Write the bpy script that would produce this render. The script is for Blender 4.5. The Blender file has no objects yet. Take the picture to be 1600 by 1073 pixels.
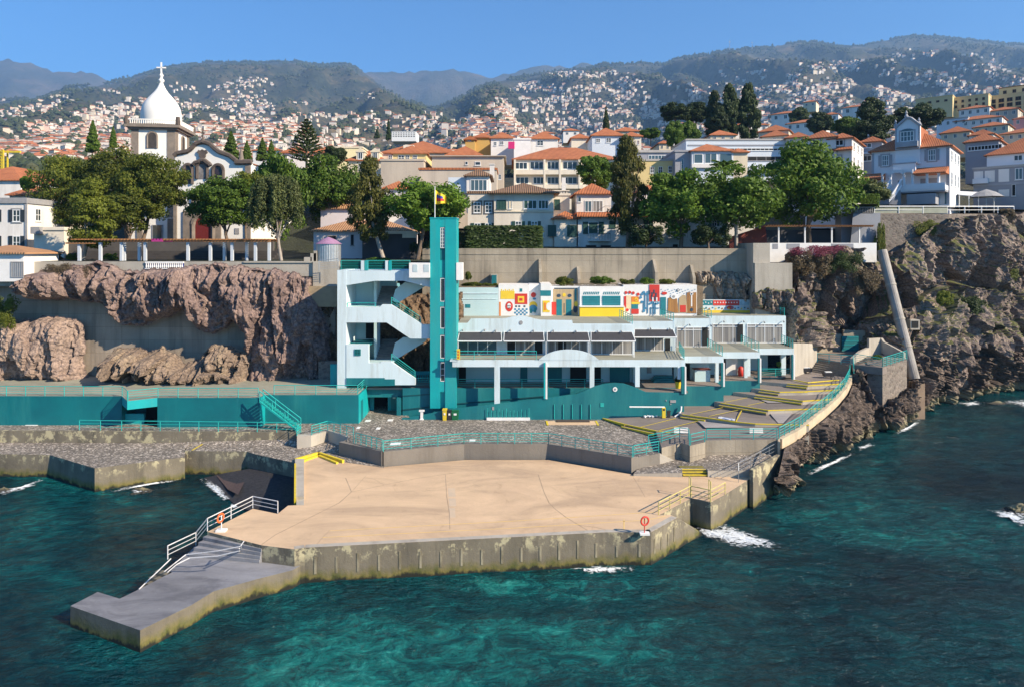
import bpy, bmesh, math, random
import numpy as np
from mathutils import Vector, noise, Matrix
from mathutils.geometry import tessellate_polygon
random.seed(7)
S=bpy.context.scene; COL=S.collection
# ---------------- camera, light, exposure ----------------
FX,CX,CY,H=1067.0,800.0,390.0,21.0      # focal (photo px), principal column, horizon row, camera height (m)
cd=bpy.data.cameras.new('camera'); cam=bpy.data.objects.new('camera',cd); COL.objects.link(cam)
cam.location=(0,0,H); cam.rotation_euler=(math.pi/2,0,0)
cd.sensor_fit='HORIZONTAL'; cd.sensor_width=36; cd.lens=FX/1600*36
cd.shift_y=-(536.5-CY)/1600; cd.clip_end=30000; cd.clip_start=.5
S.camera=cam
SUN_EL,SUN_AZ=math.radians(31),math.radians(62)       # azimuth measured from the camera side (-Y) towards +X
sdir=Vector((math.sin(SUN_AZ)*math.cos(SUN_EL),-math.cos(SUN_AZ)*math.cos(SUN_EL),math.sin(SUN_EL)))
sl=bpy.data.lights.new('sun','SUN'); sl.energy=5.0; sl.angle=math.radians(.5); sl.color=(1,.84,.64)
so=bpy.data.objects.new('sun',sl); COL.objects.link(so); so.rotation_euler=sdir.to_track_quat('Z','Y').to_euler(); so.location=(100,-50,100)
w=bpy.data.worlds.new('World'); S.world=w; w.use_nodes=True
nt=w.node_tree; bg=nt.nodes['Background']; sk=nt.nodes.new('ShaderNodeTexSky'); sk.sky_type='NISHITA'
sk.sun_disc=False; sk.sun_elevation=SUN_EL; sk.sun_rotation=math.pi-SUN_AZ; sk.altitude=20; sk.air_density=1.0; sk.dust_density=.05; sk.ozone_density=3.0
tint=nt.nodes.new('ShaderNodeMix'); tint.data_type='RGBA'; tint.blend_type='MULTIPLY'; tint.inputs[0].default_value=1; tint.inputs[7].default_value=(.36,.80,1.16,1); nt.links.new(sk.outputs[0],tint.inputs[6]); nt.links.new(tint.outputs[2],bg.inputs[0]); bg.inputs[1].default_value=.068
S.view_settings.view_transform='Standard'; S.view_settings.look='None'; S.view_settings.exposure=1.25; S.view_settings.gamma=1
S.render.resolution_x=1024; S.render.resolution_y=686
S.cycles.volume_bounces=0; S.cycles.max_bounces=5; S.cycles.transparent_max_bounces=8

def G(px,py,z):                       # the point of the level plane z seen at a photo pixel
    Y=FX*(H-z)/(py-CY); return Vector(((px-CX)/FX*Y,Y,z))
def W(px,py,Y): return Vector(((px-CX)/FX*Y,Y,H-(py-CY)/FX*Y))
def X_(px,Y): return (px-CX)/FX*Y
def Z_(py,Y): return H-(py-CY)/FX*Y

# ---------------- materials ----------------
def srgb(r,g,b): return tuple(((v/255)/12.92 if v/255<=.04045 else ((v/255+.055)/1.055)**2.4) for v in (r,g,b))
def c4(c): return (c[0],c[1],c[2],1)
def newmat(name):
    m=bpy.data.materials.new(name); m.use_nodes=True; n=m.node_tree.nodes; return m,m.node_tree,n['Principled BSDF']
def pos(nt,sc=(1,1,1),rot=(0,0,0)):
    g=nt.nodes.new('ShaderNodeNewGeometry'); mp=nt.nodes.new('ShaderNodeMapping'); mp.inputs['Scale'].default_value=sc; mp.inputs['Rotation'].default_value=rot
    nt.links.new(g.outputs['Position'],mp.inputs[0]); return mp.outputs[0]
def noi(nt,v,scale,detail=6,rough=.6,dist=0):
    t=nt.nodes.new('ShaderNodeTexNoise'); t.inputs['Scale'].default_value=scale; t.inputs['Detail'].default_value=detail; t.inputs['Roughness'].default_value=rough; t.inputs['Distortion'].default_value=dist
    nt.links.new(v,t.inputs['Vector']); return t.outputs['Fac']
def ramp(nt,f,stops):
    r=nt.nodes.new('ShaderNodeValToRGB'); e=r.color_ramp.elements
    while len(e)<len(stops): e.new(.5)
    for i,(p,c) in enumerate(stops): e[i].position=p; e[i].color=c4(c)
    nt.links.new(f,r.inputs[0]); return r.outputs[0]
def mixc(nt,f,a,b,mode='MIX'):
    m=nt.nodes.new('ShaderNodeMix'); m.data_type='RGBA'; m.blend_type=mode
    for i,v in ((0,f),(6,a),(7,b)):
        if isinstance(v,(int,float)): m.inputs[i].default_value=v
        elif isinstance(v,tuple): m.inputs[i].default_value=c4(v)
        else: nt.links.new(v,m.inputs[i])
    return m.outputs[2]
def bmp(nt,b,h,st,dist=.1):
    n=nt.nodes.new('ShaderNodeBump'); n.inputs['Strength'].default_value=st; n.inputs['Distance'].default_value=dist
    nt.links.new(h,n.inputs['Height']); nt.links.new(n.outputs[0],b.inputs['Normal']); return n
def math_(nt,op,a,b=0.):
    m=nt.nodes.new('ShaderNodeMath'); m.operation=op
    for i,v in ((0,a),(1,b)):
        if isinstance(v,(int,float)): m.inputs[i].default_value=v
        else: nt.links.new(v,m.inputs[i])
    return m.outputs[0]
MATS={}
def pm(name,c1,c2=None,scale=.6,rough=.8,bump=.15,bscale=6,stretch=(1,1,1),lo=.35,hi=.65,metal=0,dirt=None,bd=.05):
    if name in MATS: return MATS[name]
    m,nt,b=newmat(name); c2=c2 or tuple(v*.8 for v in c1)
    v=pos(nt,stretch); col=ramp(nt,noi(nt,v,scale),[(lo,c1),(hi,c2)])
    if dirt:
        f=ramp(nt,noi(nt,pos(nt,dirt[2]),dirt[1],8,.7),[(.5,(0,0,0)),(.72,(1,1,1))]); col=mixc(nt,f,col,dirt[0])
    nt.links.new(col,b.inputs['Base Color']); b.inputs['Roughness'].default_value=rough; b.inputs['Metallic'].default_value=metal
    if bump: bmp(nt,b,noi(nt,pos(nt),bscale),bump,bd)
    MATS[name]=m; return m

TEAL=pm('teal_paint',(.0,.155,.175),(.0,.120,.145),.35,.6,.12,dirt=((.02,.20,.205),.45,(1,1,.12)))
TEALB=pm('bright_and_sunlit_teal',(.0,.36,.37),(.0,.29,.32),.3,.55,.1,dirt=((.03,.30,.30),.6,(1,1,.10)))  # tower's brighter paint; on the pool block it paints sunlight into teal faces
TURQ=pm('turquoise_metal',(.02,.42,.38),(.02,.34,.32),2,.45,0)
WHITE=pm('white_render',(.62,.73,.77),(.54,.66,.70),.3,.7,.08,stretch=(1,1,.3),dirt=((.42,.48,.47),.8,(1,1,.12)))
PALE=pm('pale_blue_render',(.50,.66,.68),(.43,.60,.63),.3,.7,.08,stretch=(1,1,.3))
PURE=pm('white_paint',(.80,.80,.78),(.72,.72,.70),1,.5,.05)
CREAM=pm('cream_render',(.70,.62,.46),(.62,.54,.40),.2,.85,.1,stretch=(1,1,.3),dirt=((.5,.44,.34),.4,(1,1,.2)))
CREAML=pm('light_cream_render',(.74,.68,.56),(.66,.6,.5),.2,.85,.1,stretch=(1,1,.3),dirt=((.55,.5,.42),.4,(1,1,.2)))
YELR=pm('yellow_render',(.70,.55,.25),(.62,.48,.22),.2,.85,.1)
BEIGE=pm('beige_render',(.55,.48,.39),(.48,.42,.34),.15,.85,.1,stretch=(1,1,.4),dirt=((.4,.35,.29),.3,(1,1,.15)))
WALLW=pm('white_house_wall',(.76,.74,.70),(.68,.66,.63),.2,.85,.1,stretch=(1,1,.3),dirt=((.55,.53,.49),.4,(1,1,.15)))
GREYR=pm('grey_render',(.30,.31,.34),(.26,.27,.30),.2,.8,.1)
BLUEW=pm('bluish_white_render',(.62,.68,.74),(.55,.61,.67),.2,.8,.1,stretch=(1,1,.3))
PINK=pm('pink_render',(.62,.30,.30),(.56,.27,.27),.2,.8,.1)
OCHRE=pm('ochre_render',(.55,.36,.10),(.50,.32,.10),.2,.8,.1)
STONE=pm('dark_basalt_stone',(.10,.085,.07),(.16,.13,.105),2,.9,.4,8)
YEL=pm('yellow_paint',(.72,.55,.02),(.62,.46,.03),3,.6,.05,dirt=((.42,.34,.10),2,(1,1,1)))
RED=pm('red_paint',(.62,.05,.03),(.55,.04,.03),1,.5,.05)
ORG=pm('orange_plastic',(.75,.13,.02),(.65,.10,.02),1,.4,0)
BLACK=pm('black_plastic',(.02,.02,.025),(.03,.03,.035),1,.5,0)
GREENP=pm('green_plastic',(.01,.16,.06),(.01,.12,.05),1,.4,0)
AWN=pm('charcoal_awning_fabric',(.035,.035,.04),(.045,.045,.05),2,.9,.1)
FRAME=pm('white_window_frame',(.72,.74,.74),(.66,.68,.68),1,.5,0)
SHUT=pm('green_shutter',(.015,.06,.05),(.02,.075,.06),4,.6,0)
SHUTD=pm('dark_blue_shutter',(.02,.03,.04),(.025,.035,.045),4,.6,0)
GREYT=pm('grey_stone_trim',(.25,.25,.26),(.32,.32,.32),2,.8,.2)
METAL=pm('grey_steel',(.45,.47,.48),(.38,.40,.41),2,.35,0,metal=.6)
WOOD=pm('pergola_wood',(.22,.10,.035),(.30,.15,.06),3,.8,.3)
TRUNK=pm('tree_bark',(.12,.085,.06),(.20,.15,.11),3,.95,.6,10)
TRUNKW=pm('pale_bark',(.38,.34,.29),(.28,.24,.2),3,.95,.4,10)
REDDOOR=pm('dark_red_door',(.16,.015,.012),(.12,.012,.01),3,.6,.1)
CURT=pm('curtain_fabric',(.30,.29,.27),(.16,.16,.16),1,.9,.1,stretch=(5,5,.05),lo=.42,hi=.58)
def glassm(name,c,r=.12):
    m,nt,b=newmat(name); b.inputs['Base Color'].default_value=c4(c); b.inputs['Roughness'].default_value=r; b.inputs['Specular IOR Level'].default_value=.6; return m
GLASS=glassm('window_glass',(.025,.035,.04)); GLASSB=glassm('bluish_window_glass',(.06,.10,.12))
DARK=glassm('dark_interior',(.008,.010,.011),.9)

def concrete(name,c1,c2,stain,algae=False,board=True):
    m,nt,b=newmat(name)
    v=pos(nt); col=ramp(nt,noi(nt,v,.35,8),[(.3,c1),(.7,c2)])
    st=ramp(nt,noi(nt,pos(nt,(1,1,.08)),.8,8,.7),[(.48,(0,0,0)),(.72,(1,1,1))]); col=mixc(nt,math_(nt,'MULTIPLY',st,.75),col,stain)
    if board:
        sp=nt.nodes.new('ShaderNodeTexBrick'); sp.inputs['Scale'].default_value=1; sp.inputs['Mortar Size'].default_value=.012; sp.inputs['Brick Width'].default_value=3.1; sp.inputs['Row Height'].default_value=1.5; sp.offset=0
        sp.inputs['Color1'].default_value=(1,1,1,1); sp.inputs['Color2'].default_value=(.86,.86,.86,1); sp.inputs['Mortar'].default_value=(.45,.43,.40,1)
        g=nt.nodes.new('ShaderNodeNewGeometry'); s=nt.nodes.new('ShaderNodeSeparateXYZ'); cb=nt.nodes.new('ShaderNodeCombineXYZ'); nt.links.new(g.outputs['Position'],s.inputs[0])
        nt.links.new(math_(nt,'ADD',s.outputs[0],s.outputs[1]),cb.inputs[0]); nt.links.new(s.outputs[2],cb.inputs[1]); nt.links.new(cb.outputs[0],sp.inputs['Vector'])
        col=mixc(nt,1.,col,sp.outputs[0],'MULTIPLY')
    if algae:
        g=nt.nodes.new('ShaderNodeNewGeometry'); s=nt.nodes.new('ShaderNodeSeparateXYZ'); nt.links.new(g.outputs['Position'],s.inputs[0])
        n=noi(nt,pos(nt,(1,1,.6)),.8,8,.7)
        zz=math_(nt,'ADD',s.outputs[2],math_(nt,'MULTIPLY',math_(nt,'SUBTRACT',n,.5),-1.6))
        f=ramp(nt,zz,[(.10,(1,1,1)),(.30,(0,0,0))])            # wet black at the waterline
        f2=ramp(nt,zz,[(.30,(1,1,1)),(.85,(0,0,0))])
        gr=ramp(nt,noi(nt,pos(nt),1.6,6),[(.35,(.19,.155,.045)),(.65,(.075,.085,.018))])
        col=mixc(nt,f2,col,gr); col=mixc(nt,f,col,(.012,.014,.009))
        lm=ramp(nt,noi(nt,pos(nt,(1,1,.8)),1.1,10,.75),[(.52,(0,0,0)),(.57,(1,1,1))])  # pale lichen / salt crust high on the wall
        hi=ramp(nt,math_(nt,'MULTIPLY',s.outputs[2],.4),[(.42,(0,0,0)),(.72,(1,1,1))])
        col=mixc(nt,math_(nt,'MULTIPLY',lm,hi),col,(.42,.38,.24))
    nt.links.new(col,b.inputs['Base Color']); b.inputs['Roughness'].default_value=.9
    bmp(nt,b,noi(nt,pos(nt),5,10,.7),.5,.06); return m
CONC=concrete('weathered_concrete',(.40,.35,.27),(.30,.265,.205),(.11,.095,.075))
CONCL=concrete('pale_concrete',(.44,.41,.35),(.36,.33,.28),(.22,.20,.165),board=False)
CONCQ=concrete('quay_concrete',(.21,.185,.135),(.13,.115,.085),(.055,.05,.04),True,False)
CONCG=concrete('grey_low_wall_concrete',(.22,.20,.17),(.17,.155,.135),(.12,.105,.085),board=False)
def deckmat(name,c1,c2,crack,joints=True):
    m,nt,b=newmat(name); v=pos(nt)
    col=ramp(nt,noi(nt,v,.22,9,.65),[(.3,c1),(.68,c2)])
    fine=ramp(nt,noi(nt,v,9,4,.7),[(.3,(.93,.93,.93)),(.7,(1,1,1))]); col=mixc(nt,1.,col,fine,'MULTIPLY')
    blot=ramp(nt,noi(nt,pos(nt,(1,2.2,1)),.11,7,.7,1.),[(.36,(.74,.74,.76)),(.5,(.95,.95,.95)),(.66,(1.1,1.1,1.1))]); col=mixc(nt,1.,col,blot,'MULTIPLY')
    stn=ramp(nt,noi(nt,pos(nt,(1.6,.7,1)),.55,9,.75,1.5),[(.58,(1,1,1)),(.75,(.74,.72,.70))]); col=mixc(nt,1.,col,stn,'MULTIPLY')
    if name.startswith('grey_wet'):
        sp=ramp(nt,noi(nt,pos(nt,(1,1.6,1)),.9,12,.8,.6),[(.62,(0,0,0)),(.68,(1,1,1))]); col=mixc(nt,math_(nt,'MULTIPLY',sp,.55),col,(.50,.50,.50)); dk=ramp(nt,noi(nt,pos(nt,(.7,1.6,1)),.35,8,.7,.8),[(.46,(1,1,1)),(.62,(.62,.62,.64))]); col=mixc(nt,1.,col,dk,'MULTIPLY')
    if joints:
        vo=nt.nodes.new('ShaderNodeTexVoronoi'); vo.feature='DISTANCE_TO_EDGE'; vo.inputs['Scale'].default_value=.085; nt.links.new(pos(nt,(1,1,0)),vo.inputs['Vector'])
        f=ramp(nt,vo.outputs['Distance'],[(.0,(.0,.0,.0)),(.003,(0,0,0))]); col=mixc(nt,f,col,crack)
    nt.links.new(col,b.inputs['Base Color']); b.inputs['Roughness'].default_value=.85
    bmp(nt,b,noi(nt,v,7,8,.7),.25,.03); return m
DECK=deckmat('sandy_concrete_deck',(.66,.475,.295),(.56,.40,.255),(.36,.24,.15))
DECKG=deckmat('grey_wet_concrete',(.27,.275,.295),(.19,.195,.21),(.1,.1,.11),False)
PAVE=deckmat('brown_terrace_concrete',(.24,.205,.18),(.20,.17,.15),(.1,.09,.08))
ROOFD=deckmat('olive_deck_tiles',(.33,.33,.26),(.28,.28,.22),(.2,.2,.16),False)
PANEL=deckmat('pale_paving_panel',(.36,.33,.32),(.31,.29,.28),(.1,.1,.1),False)
def cobble():
    m,nt,b=newmat('cobbles'); v=pos(nt,(1,1,1))
    vo=nt.nodes.new('ShaderNodeTexVoronoi'); vo.inputs['Scale'].default_value=7.5; nt.links.new(v,vo.inputs['Vector'])
    s=nt.nodes.new('ShaderNodeSeparateColor'); nt.links.new(vo.outputs['Color'],s.inputs[0])
    col=ramp(nt,s.outputs[0],[(.0,(.10,.092,.080)),(.55,(.19,.172,.15)),(.76,(.27,.245,.215)),(.88,(.48,.44,.39))])
    big=ramp(nt,noi(nt,v,.25,6),[(.3,(.8,.78,.76)),(.7,(1.15,1.1,1.05))]); col=mixc(nt,1.,col,big,'MULTIPLY')
    nt.links.new(col,b.inputs['Base Color']); b.inputs['Roughness'].default_value=.75; bmp(nt,b,vo.outputs['Distance'],.6,.08).invert=True
    return m
COB=cobble()
def rubble(name,c1,c2,mort,sc=2.2):
    m,nt,b=newmat(name); vo=nt.nodes.new('ShaderNodeTexVoronoi'); vo.inputs['Scale'].default_value=sc; nt.links.new(pos(nt,(1,1,1.3)),vo.inputs['Vector'])
    s=nt.nodes.new('ShaderNodeSeparateColor'); nt.links.new(vo.outputs['Color'],s.inputs[0]); col=ramp(nt,s.outputs[0],[(0,c1),(1,c2)])
    v2=nt.nodes.new('ShaderNodeTexVoronoi'); v2.feature='DISTANCE_TO_EDGE'; v2.inputs['Scale'].default_value=sc; nt.links.new(pos(nt,(1,1,1.3)),v2.inputs['Vector'])
    f=ramp(nt,v2.outputs['Distance'],[(.03,(1,1,1)),(.09,(0,0,0))]); col=mixc(nt,f,col,mort)
    nt.links.new(col,b.inputs['Base Color']); b.inputs['Roughness'].default_value=.9; bmp(nt,b,v2.outputs['Distance'],.7,.1); return m
RUB=rubble('rubble_stone_wall',(.12,.10,.085),(.24,.20,.17),(.20,.18,.15))
def rockmat(name,stops,scale=.35,green=None,waterline=False):
    m,nt,b=newmat(name); v=pos(nt)
    col=ramp(nt,noi(nt,pos(nt,(1,1,.6)),scale,12,.68,.4),stops)
    pit_shade=ramp(nt,noi(nt,v,3.2,8,.75),[(.36,(.30,.30,.32)),(.60,(1.2,1.16,1.1))]); col=mixc(nt,1.,col,pit_shade,'MULTIPLY')  # cavity shade painted into the rock as dark noise
    if green:
        g=nt.nodes.new('ShaderNodeNewGeometry'); s=nt.nodes.new('ShaderNodeSeparateXYZ'); nt.links.new(g.outputs['Normal'],s.inputs[0])
        f=math_(nt,'ADD',math_(nt,'MULTIPLY',s.outputs[2],.5),noi(nt,v,.22,8,.65)); f=ramp(nt,f,[(green[1],(0,0,0)),(green[1]+.1,(1,1,1))]); col=mixc(nt,f,col,green[0])
    if waterline:
        g=nt.nodes.new('ShaderNodeNewGeometry'); s=nt.nodes.new('ShaderNodeSeparateXYZ'); nt.links.new(g.outputs['Position'],s.inputs[0])
        zz=math_(nt,'ADD',math_(nt,'MULTIPLY',s.outputs[2],.5),math_(nt,'MULTIPLY',noi(nt,v,.9,6),-.7))
        f=ramp(nt,zz,[(-.0,(1,1,1)),(.35,(0,0,0))]); col=mixc(nt,f,col,(.25,.22,.13))
        f=ramp(nt,s.outputs[2],[(.12,(1,1,1)),(.3,(0,0,0))]); col=mixc(nt,f,col,(.03,.03,.025))
    nt.links.new(col,b.inputs['Base Color']); b.inputs['Roughness'].default_value=.9
    h=math_(nt,'ADD',noi(nt,v,1.3,12,.72),math_(nt,'MULTIPLY',noi(nt,v,6,6,.7),.3)); bmp(nt,b,h,.75,.35); return m
ROCKM=rockmat('mauve_tuff_rock',[(.25,(.10,.072,.068)),(.48,(.24,.175,.16)),(.64,(.33,.25,.215)),(.8,(.44,.35,.28))])
ROCKD=rockmat('dark_basalt_rock',[(.25,(.05,.038,.032)),(.5,(.13,.10,.082)),(.75,(.26,.205,.165))],.5,waterline=True)
ROCKR=rockmat('brown_cliff_rock',[(.22,(.09,.07,.06)),(.42,(.21,.165,.145)),(.58,(.32,.26,.225)),(.78,(.42,.35,.27))],.16,green=((.09,.10,.025),.78),waterline=True)
def foliage(name,c1,c2,trans=.25):
    m,nt,b=newmat(name); g=nt.nodes.new('ShaderNodeNewGeometry'); oi=nt.nodes.new('ShaderNodeObjectInfo')
    col=ramp(nt,g.outputs['Random Per Island'],[(0,c1),(1,c2)])
    v=ramp(nt,oi.outputs['Random'],[(0,(.85,.85,.85)),(1,(1.15,1.15,1.1))]); col=mixc(nt,1.,col,v,'MULTIPLY')
    pn=ramp(nt,noi(nt,pos(nt),.35,4),[(.35,(.8,.82,.8)),(.65,(1.2,1.18,1.))]); col=mixc(nt,1.,col,pn,'MULTIPLY')
    nt.links.new(col,b.inputs['Base Color']); b.inputs['Roughness'].default_value=.6; b.inputs['Specular IOR Level'].default_value=.25
    t=nt.nodes.new('ShaderNodeBsdfTranslucent'); nt.links.new(col,t.inputs[0]); mx=nt.nodes.new('ShaderNodeMixShader'); mx.inputs[0].default_value=trans
    nt.links.new(b.outputs[0],mx.inputs[1]); nt.links.new(t.outputs[0],mx.inputs[2]); nt.links.new(mx.outputs[0],nt.nodes['Material Output'].inputs[0]); return m
F_OLIVE=foliage('olive_foliage',(.055,.085,.012),(.15,.165,.026)); F_GREEN=foliage('green_foliage',(.045,.10,.012),(.12,.19,.025)); F_DARK=foliage('dark_foliage',(.018,.038,.012),(.05,.075,.022),.15)
F_BRIGHT=foliage('bright_foliage',(.055,.12,.012),(.15,.24,.03),.3); F_RUST=foliage('rusty_green_foliage',(.045,.052,.012),(.12,.12,.025)); F_WILL=foliage('grey_green_foliage',(.06,.085,.03),(.13,.15,.06)); F_PINK=foliage('magenta_blossom',(.16,.03,.07),(.30,.08,.14)); F_DRY=foliage('dry_brown_scrub',(.12,.09,.06),(.22,.17,.11))
F_YEL=foliage('yellow_green_foliage',(.075,.10,.012),(.16,.185,.025))
def tilemat(name,c1,c2,sp=2.6,amt=.55):
    m,nt,b=newmat(name); oc=nt.nodes.new('ShaderNodeTexCoord'); col=ramp(nt,noi(nt,pos(nt),.9,8,.7),[(.3,c1),(.7,c2)])
    wv=nt.nodes.new('ShaderNodeTexWave'); wv.bands_direction='X'; wv.inputs['Scale'].default_value=sp/2.; nt.links.new(oc.outputs['Object'],wv.inputs['Vector'])
    w2=nt.nodes.new('ShaderNodeTexWave'); w2.bands_direction='Z'; w2.inputs['Scale'].default_value=sp; nt.links.new(oc.outputs['Object'],w2.inputs['Vector'])
    f=ramp(nt,wv.outputs['Fac'],[(0,(amt,amt,amt)),(.6,(1,1,1))]); col=mixc(nt,1.,col,f,'MULTIPLY')
    f=ramp(nt,w2.outputs['Fac'],[(0,(.85,.85,.85)),(.3,(1,1,1))]); col=mixc(nt,1.,col,f,'MULTIPLY')
    dk=ramp(nt,noi(nt,pos(nt),.4,8,.7),[(.5,(1,1,1)),(.75,(.62,.6,.58))]); col=mixc(nt,1.,col,dk,'MULTIPLY')
    nt.links.new(col,b.inputs['Base Color']); b.inputs['Roughness'].default_value=.85; bmp(nt,b,wv.outputs['Fac'],.6,.1); return m
TILE=tilemat('orange_roof_tiles',(.56,.20,.075),(.42,.135,.055)); TILEB=tilemat('brown_roof_tiles',(.27,.16,.09),(.20,.12,.07),2,.45); TILET=tilemat('tan_roof_tiles',(.55,.30,.15),(.45,.24,.12),2,.4)
FLATR=pm('grey_flat_roof',(.42,.40,.38),(.34,.33,.31),.3,.9,.1)

# ---------------- mesh helpers ----------------
LOCAL=[False]
class MB:
    def __init__(s): s.v=[]; s.f=[]; s.m=[]
    def add(s,vs,fs,m=0):
        o=len(s.v); s.v+= [tuple(p) for p in vs]; s.f+=[tuple(i+o for i in f) for f in fs]; s.m+=[m]*len(fs); return s
    def box(s,x0,x1,y0,y1,z0,z1,m=0):
        return s.add([(x0,y0,z0),(x1,y0,z0),(x1,y1,z0),(x0,y1,z0),(x0,y0,z1),(x1,y0,z1),(x1,y1,z1),(x0,y1,z1)],[(3,2,1,0),(4,5,6,7),(0,1,5,4),(1,2,6,5),(2,3,7,6),(3,0,4,7)],m)
    def bar(s,a,b,r,n=6,r2=None,m=0,cap=True):
        a,b=Vector(a),Vector(b); d=(b-a); 
        if d.length<1e-6: return s
        q=d.to_track_quat('Z','Y'); r2=r if r2 is None else r2; vs=[]
        for p,rr in ((a,r),(b,r2)):
            for i in range(n):
                t=2*math.pi*(i+.5)/n; vs.append(p+q@Vector((rr*math.cos(t),rr*math.sin(t),0)))
        fs=[(i,(i+1)%n,n+(i+1)%n,n+i) for i in range(n)]
        if cap: fs+=[tuple(reversed(range(n))),tuple(range(n,2*n))]
        return s.add(vs,fs,m)
    def sheet(s,pts,m=0):
        pts=[Vector(p) for p in pts]; fl=[Vector((p.x,p.y,0)) for p in pts]
        ar=sum(fl[i].x*fl[(i+1)%len(fl)].y-fl[(i+1)%len(fl)].x*fl[i].y for i in range(len(fl)))
        tr=tessellate_polygon([fl]); out=[]
        for t in tr:
            a,b,c=(fl[i] for i in t); cr=(b-a).cross(c-a).z
            out.append(t if cr>0 else (t[0],t[2],t[1]))
        return s.add(pts,out,m)
    def prism(s,pts,zb,m=0,msides=None):            # solid below a (maybe sloping) outline; zb = bottom height
        s.sheet(pts,m); pts=[Vector(p) for p in pts]; n=len(pts)
        ar=sum(pts[i].x*pts[(i+1)%n].y-pts[(i+1)%n].x*pts[i].y for i in range(n))
        if ar<0: pts=pts[::-1]
        vs=pts+[Vector((p.x,p.y,zb)) for p in pts]
        return s.add(vs,[(i,n+i,n+(i+1)%n,(i+1)%n) for i in range(n)],m if msides is None else msides)
    def xz(s,poly,y0,y1,m=0):                        # polygon in x,z extruded along y
        n=len(poly); fl=[Vector((p[0],p[1],0)) for p in poly]
        vs=[(p[0],y0,p[1]) for p in poly]+[(p[0],y1,p[1]) for p in poly]
        ar=sum(poly[i][0]*poly[(i+1)%n][1]-poly[(i+1)%n][0]*poly[i][1] for i in range(n))
        fs=[]
        for t in tessellate_polygon([fl]):
            a,b,c=(fl[i] for i in t); t=t if (b-a).cross(c-a).z>0 else (t[0],t[2],t[1])
            fs.append(t); fs.append((t[0]+n,t[2]+n,t[1]+n))
        for i in range(n):
            j=(i+1)%n; fs.append((i,n+i,n+j,j) if ar>0 else (j,n+j,n+i,i))
        return s.add(vs,fs,m)
    def lathe(s,prof,n=24,c=(0,0),m=0):
        vs=[];k=len(prof)
        for r,z in prof:
            for i in range(n): t=2*math.pi*i/n; vs.append((c[0]+r*math.cos(t),c[1]+r*math.sin(t),z))
        return s.add(vs,[(j*n+i,j*n+(i+1)%n,(j+1)*n+(i+1)%n,(j+1)*n+i) for j in range(k-1) for i in range(n)],m)
    def hip(s,x0,x1,y0,y1,z,h,ov=.4,gable=False,m=0,th=.15):
        x0-=ov;x1+=ov;y0-=ov;y1+=ov; w=x1-x0; d=y1-y0
        if w>=d: ins=0.02 if gable else d/2; r=[(x0+ins,(y0+y1)/2,z+h),(x1-ins,(y0+y1)/2,z+h)]
        else: ins=0.02 if gable else w/2; r=[((x0+x1)/2,y0+ins,z+h),((x0+x1)/2,y1-ins,z+h)]
        b=[(x0,y0,z),(x1,y0,z),(x1,y1,z),(x0,y1,z)]; lo=[(a,b_,z-th) for a,b_,_ in b]
        vs=b+r+lo
        f=[(0,1,5,4),(2,3,4,5),(1,2,5),(3,0,4)] if w>=d else [(0,1,4),(2,3,5),(1,2,5,4),(3,0,4,5)]
        f+=[(6,7,1,0),(7,8,2,1),(8,9,3,2),(9,6,0,3),(9,8,7,6)]
        return s.add(vs,f,m)
    def build(s,name,mats,parent=None,loc=None,smooth=False):
        if not isinstance(mats,(list,tuple)): mats=[mats]
        off=Vector((0,0,0))
        if parent is not None and not LOCAL[0]:
            p=parent
            while p is not None: off+=p.location; p=p.parent
        if loc=='base' or (loc is None and parent is None):
            a=np.array(s.v); lc=Vector(((a[:,0].min()+a[:,0].max())/2,(a[:,1].min()+a[:,1].max())/2,a[:,2].min()))
            base=lc
        else: base=Vector(loc) if loc is not None else Vector((0,0,0))
        me=bpy.data.meshes.new(name)
        o_=off+(base if parent is None else Vector((0,0,0)))
        me.from_pydata([(v[0]-o_.x,v[1]-o_.y,v[2]-o_.z) for v in s.v],[],s.f)
        for m in mats: me.materials.append(m)
        me.polygons.foreach_set('material_index',s.m)
        if smooth: me.polygons.foreach_set('use_smooth',[True]*len(s.f))
        me.update()
        o=bpy.data.objects.new(name,me); COL.objects.link(o)
        if parent is not None: o.parent=parent
        else: o.location=base
        return o
def tag(o,label=None,cat=None,group=None,kind=None):
    if label: o['label']=label
    if cat: o['category']=cat
    if group: o['group']=group
    if kind: o['kind']=kind
    return o
def empty(name,loc,label,cat,group=None):
    o=bpy.data.objects.new(name,None); COL.objects.link(o); o.location=loc; o.empty_display_size=.2; return tag(o,label,cat,group)
def cpy(o,parent=None):
    c=o.copy(); COL.objects.link(c); c.parent=parent
    for k in list(o.children): cpy(k,c)
    return c
def struct(name,mb,mats,**k): return tag(mb.build(name,mats,**k),kind='structure')

def railing(pts,label,group=None,h=.95,n=4,sp=1.5,mat=None,r=.03,name='railing',bent=False):
    mat=mat or TURQ; pts=[Vector(p) for p in pts]
    root=empty(name,pts[0],label,'railing',group)
    top=MB(); lo=MB()
    for a,b in zip(pts,pts[1:]):
        top.bar(a+Vector((0,0,h)),b+Vector((0,0,h)),r*1.25)
        for k in range(1,n): lo.bar(a+Vector((0,0,h*k/n)),b+Vector((0,0,h*k/n)),r*.8,4)
    top.build('handrail',mat,root)
    if n>1: lo.build('rails',mat,root)
    done=set()
    for a,b in zip(pts,pts[1:]):
        L=(b-a).length; k=max(1,round(L/sp))
        for i in range(k+1):
            p=a.lerp(b,i/k); key=(round(p.x,2),round(p.y,2))
            if key in done: continue
            done.add(key); MB().bar(p,p+Vector((0,0,h)),r*1.2).build('post',mat,root)
    return root

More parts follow.
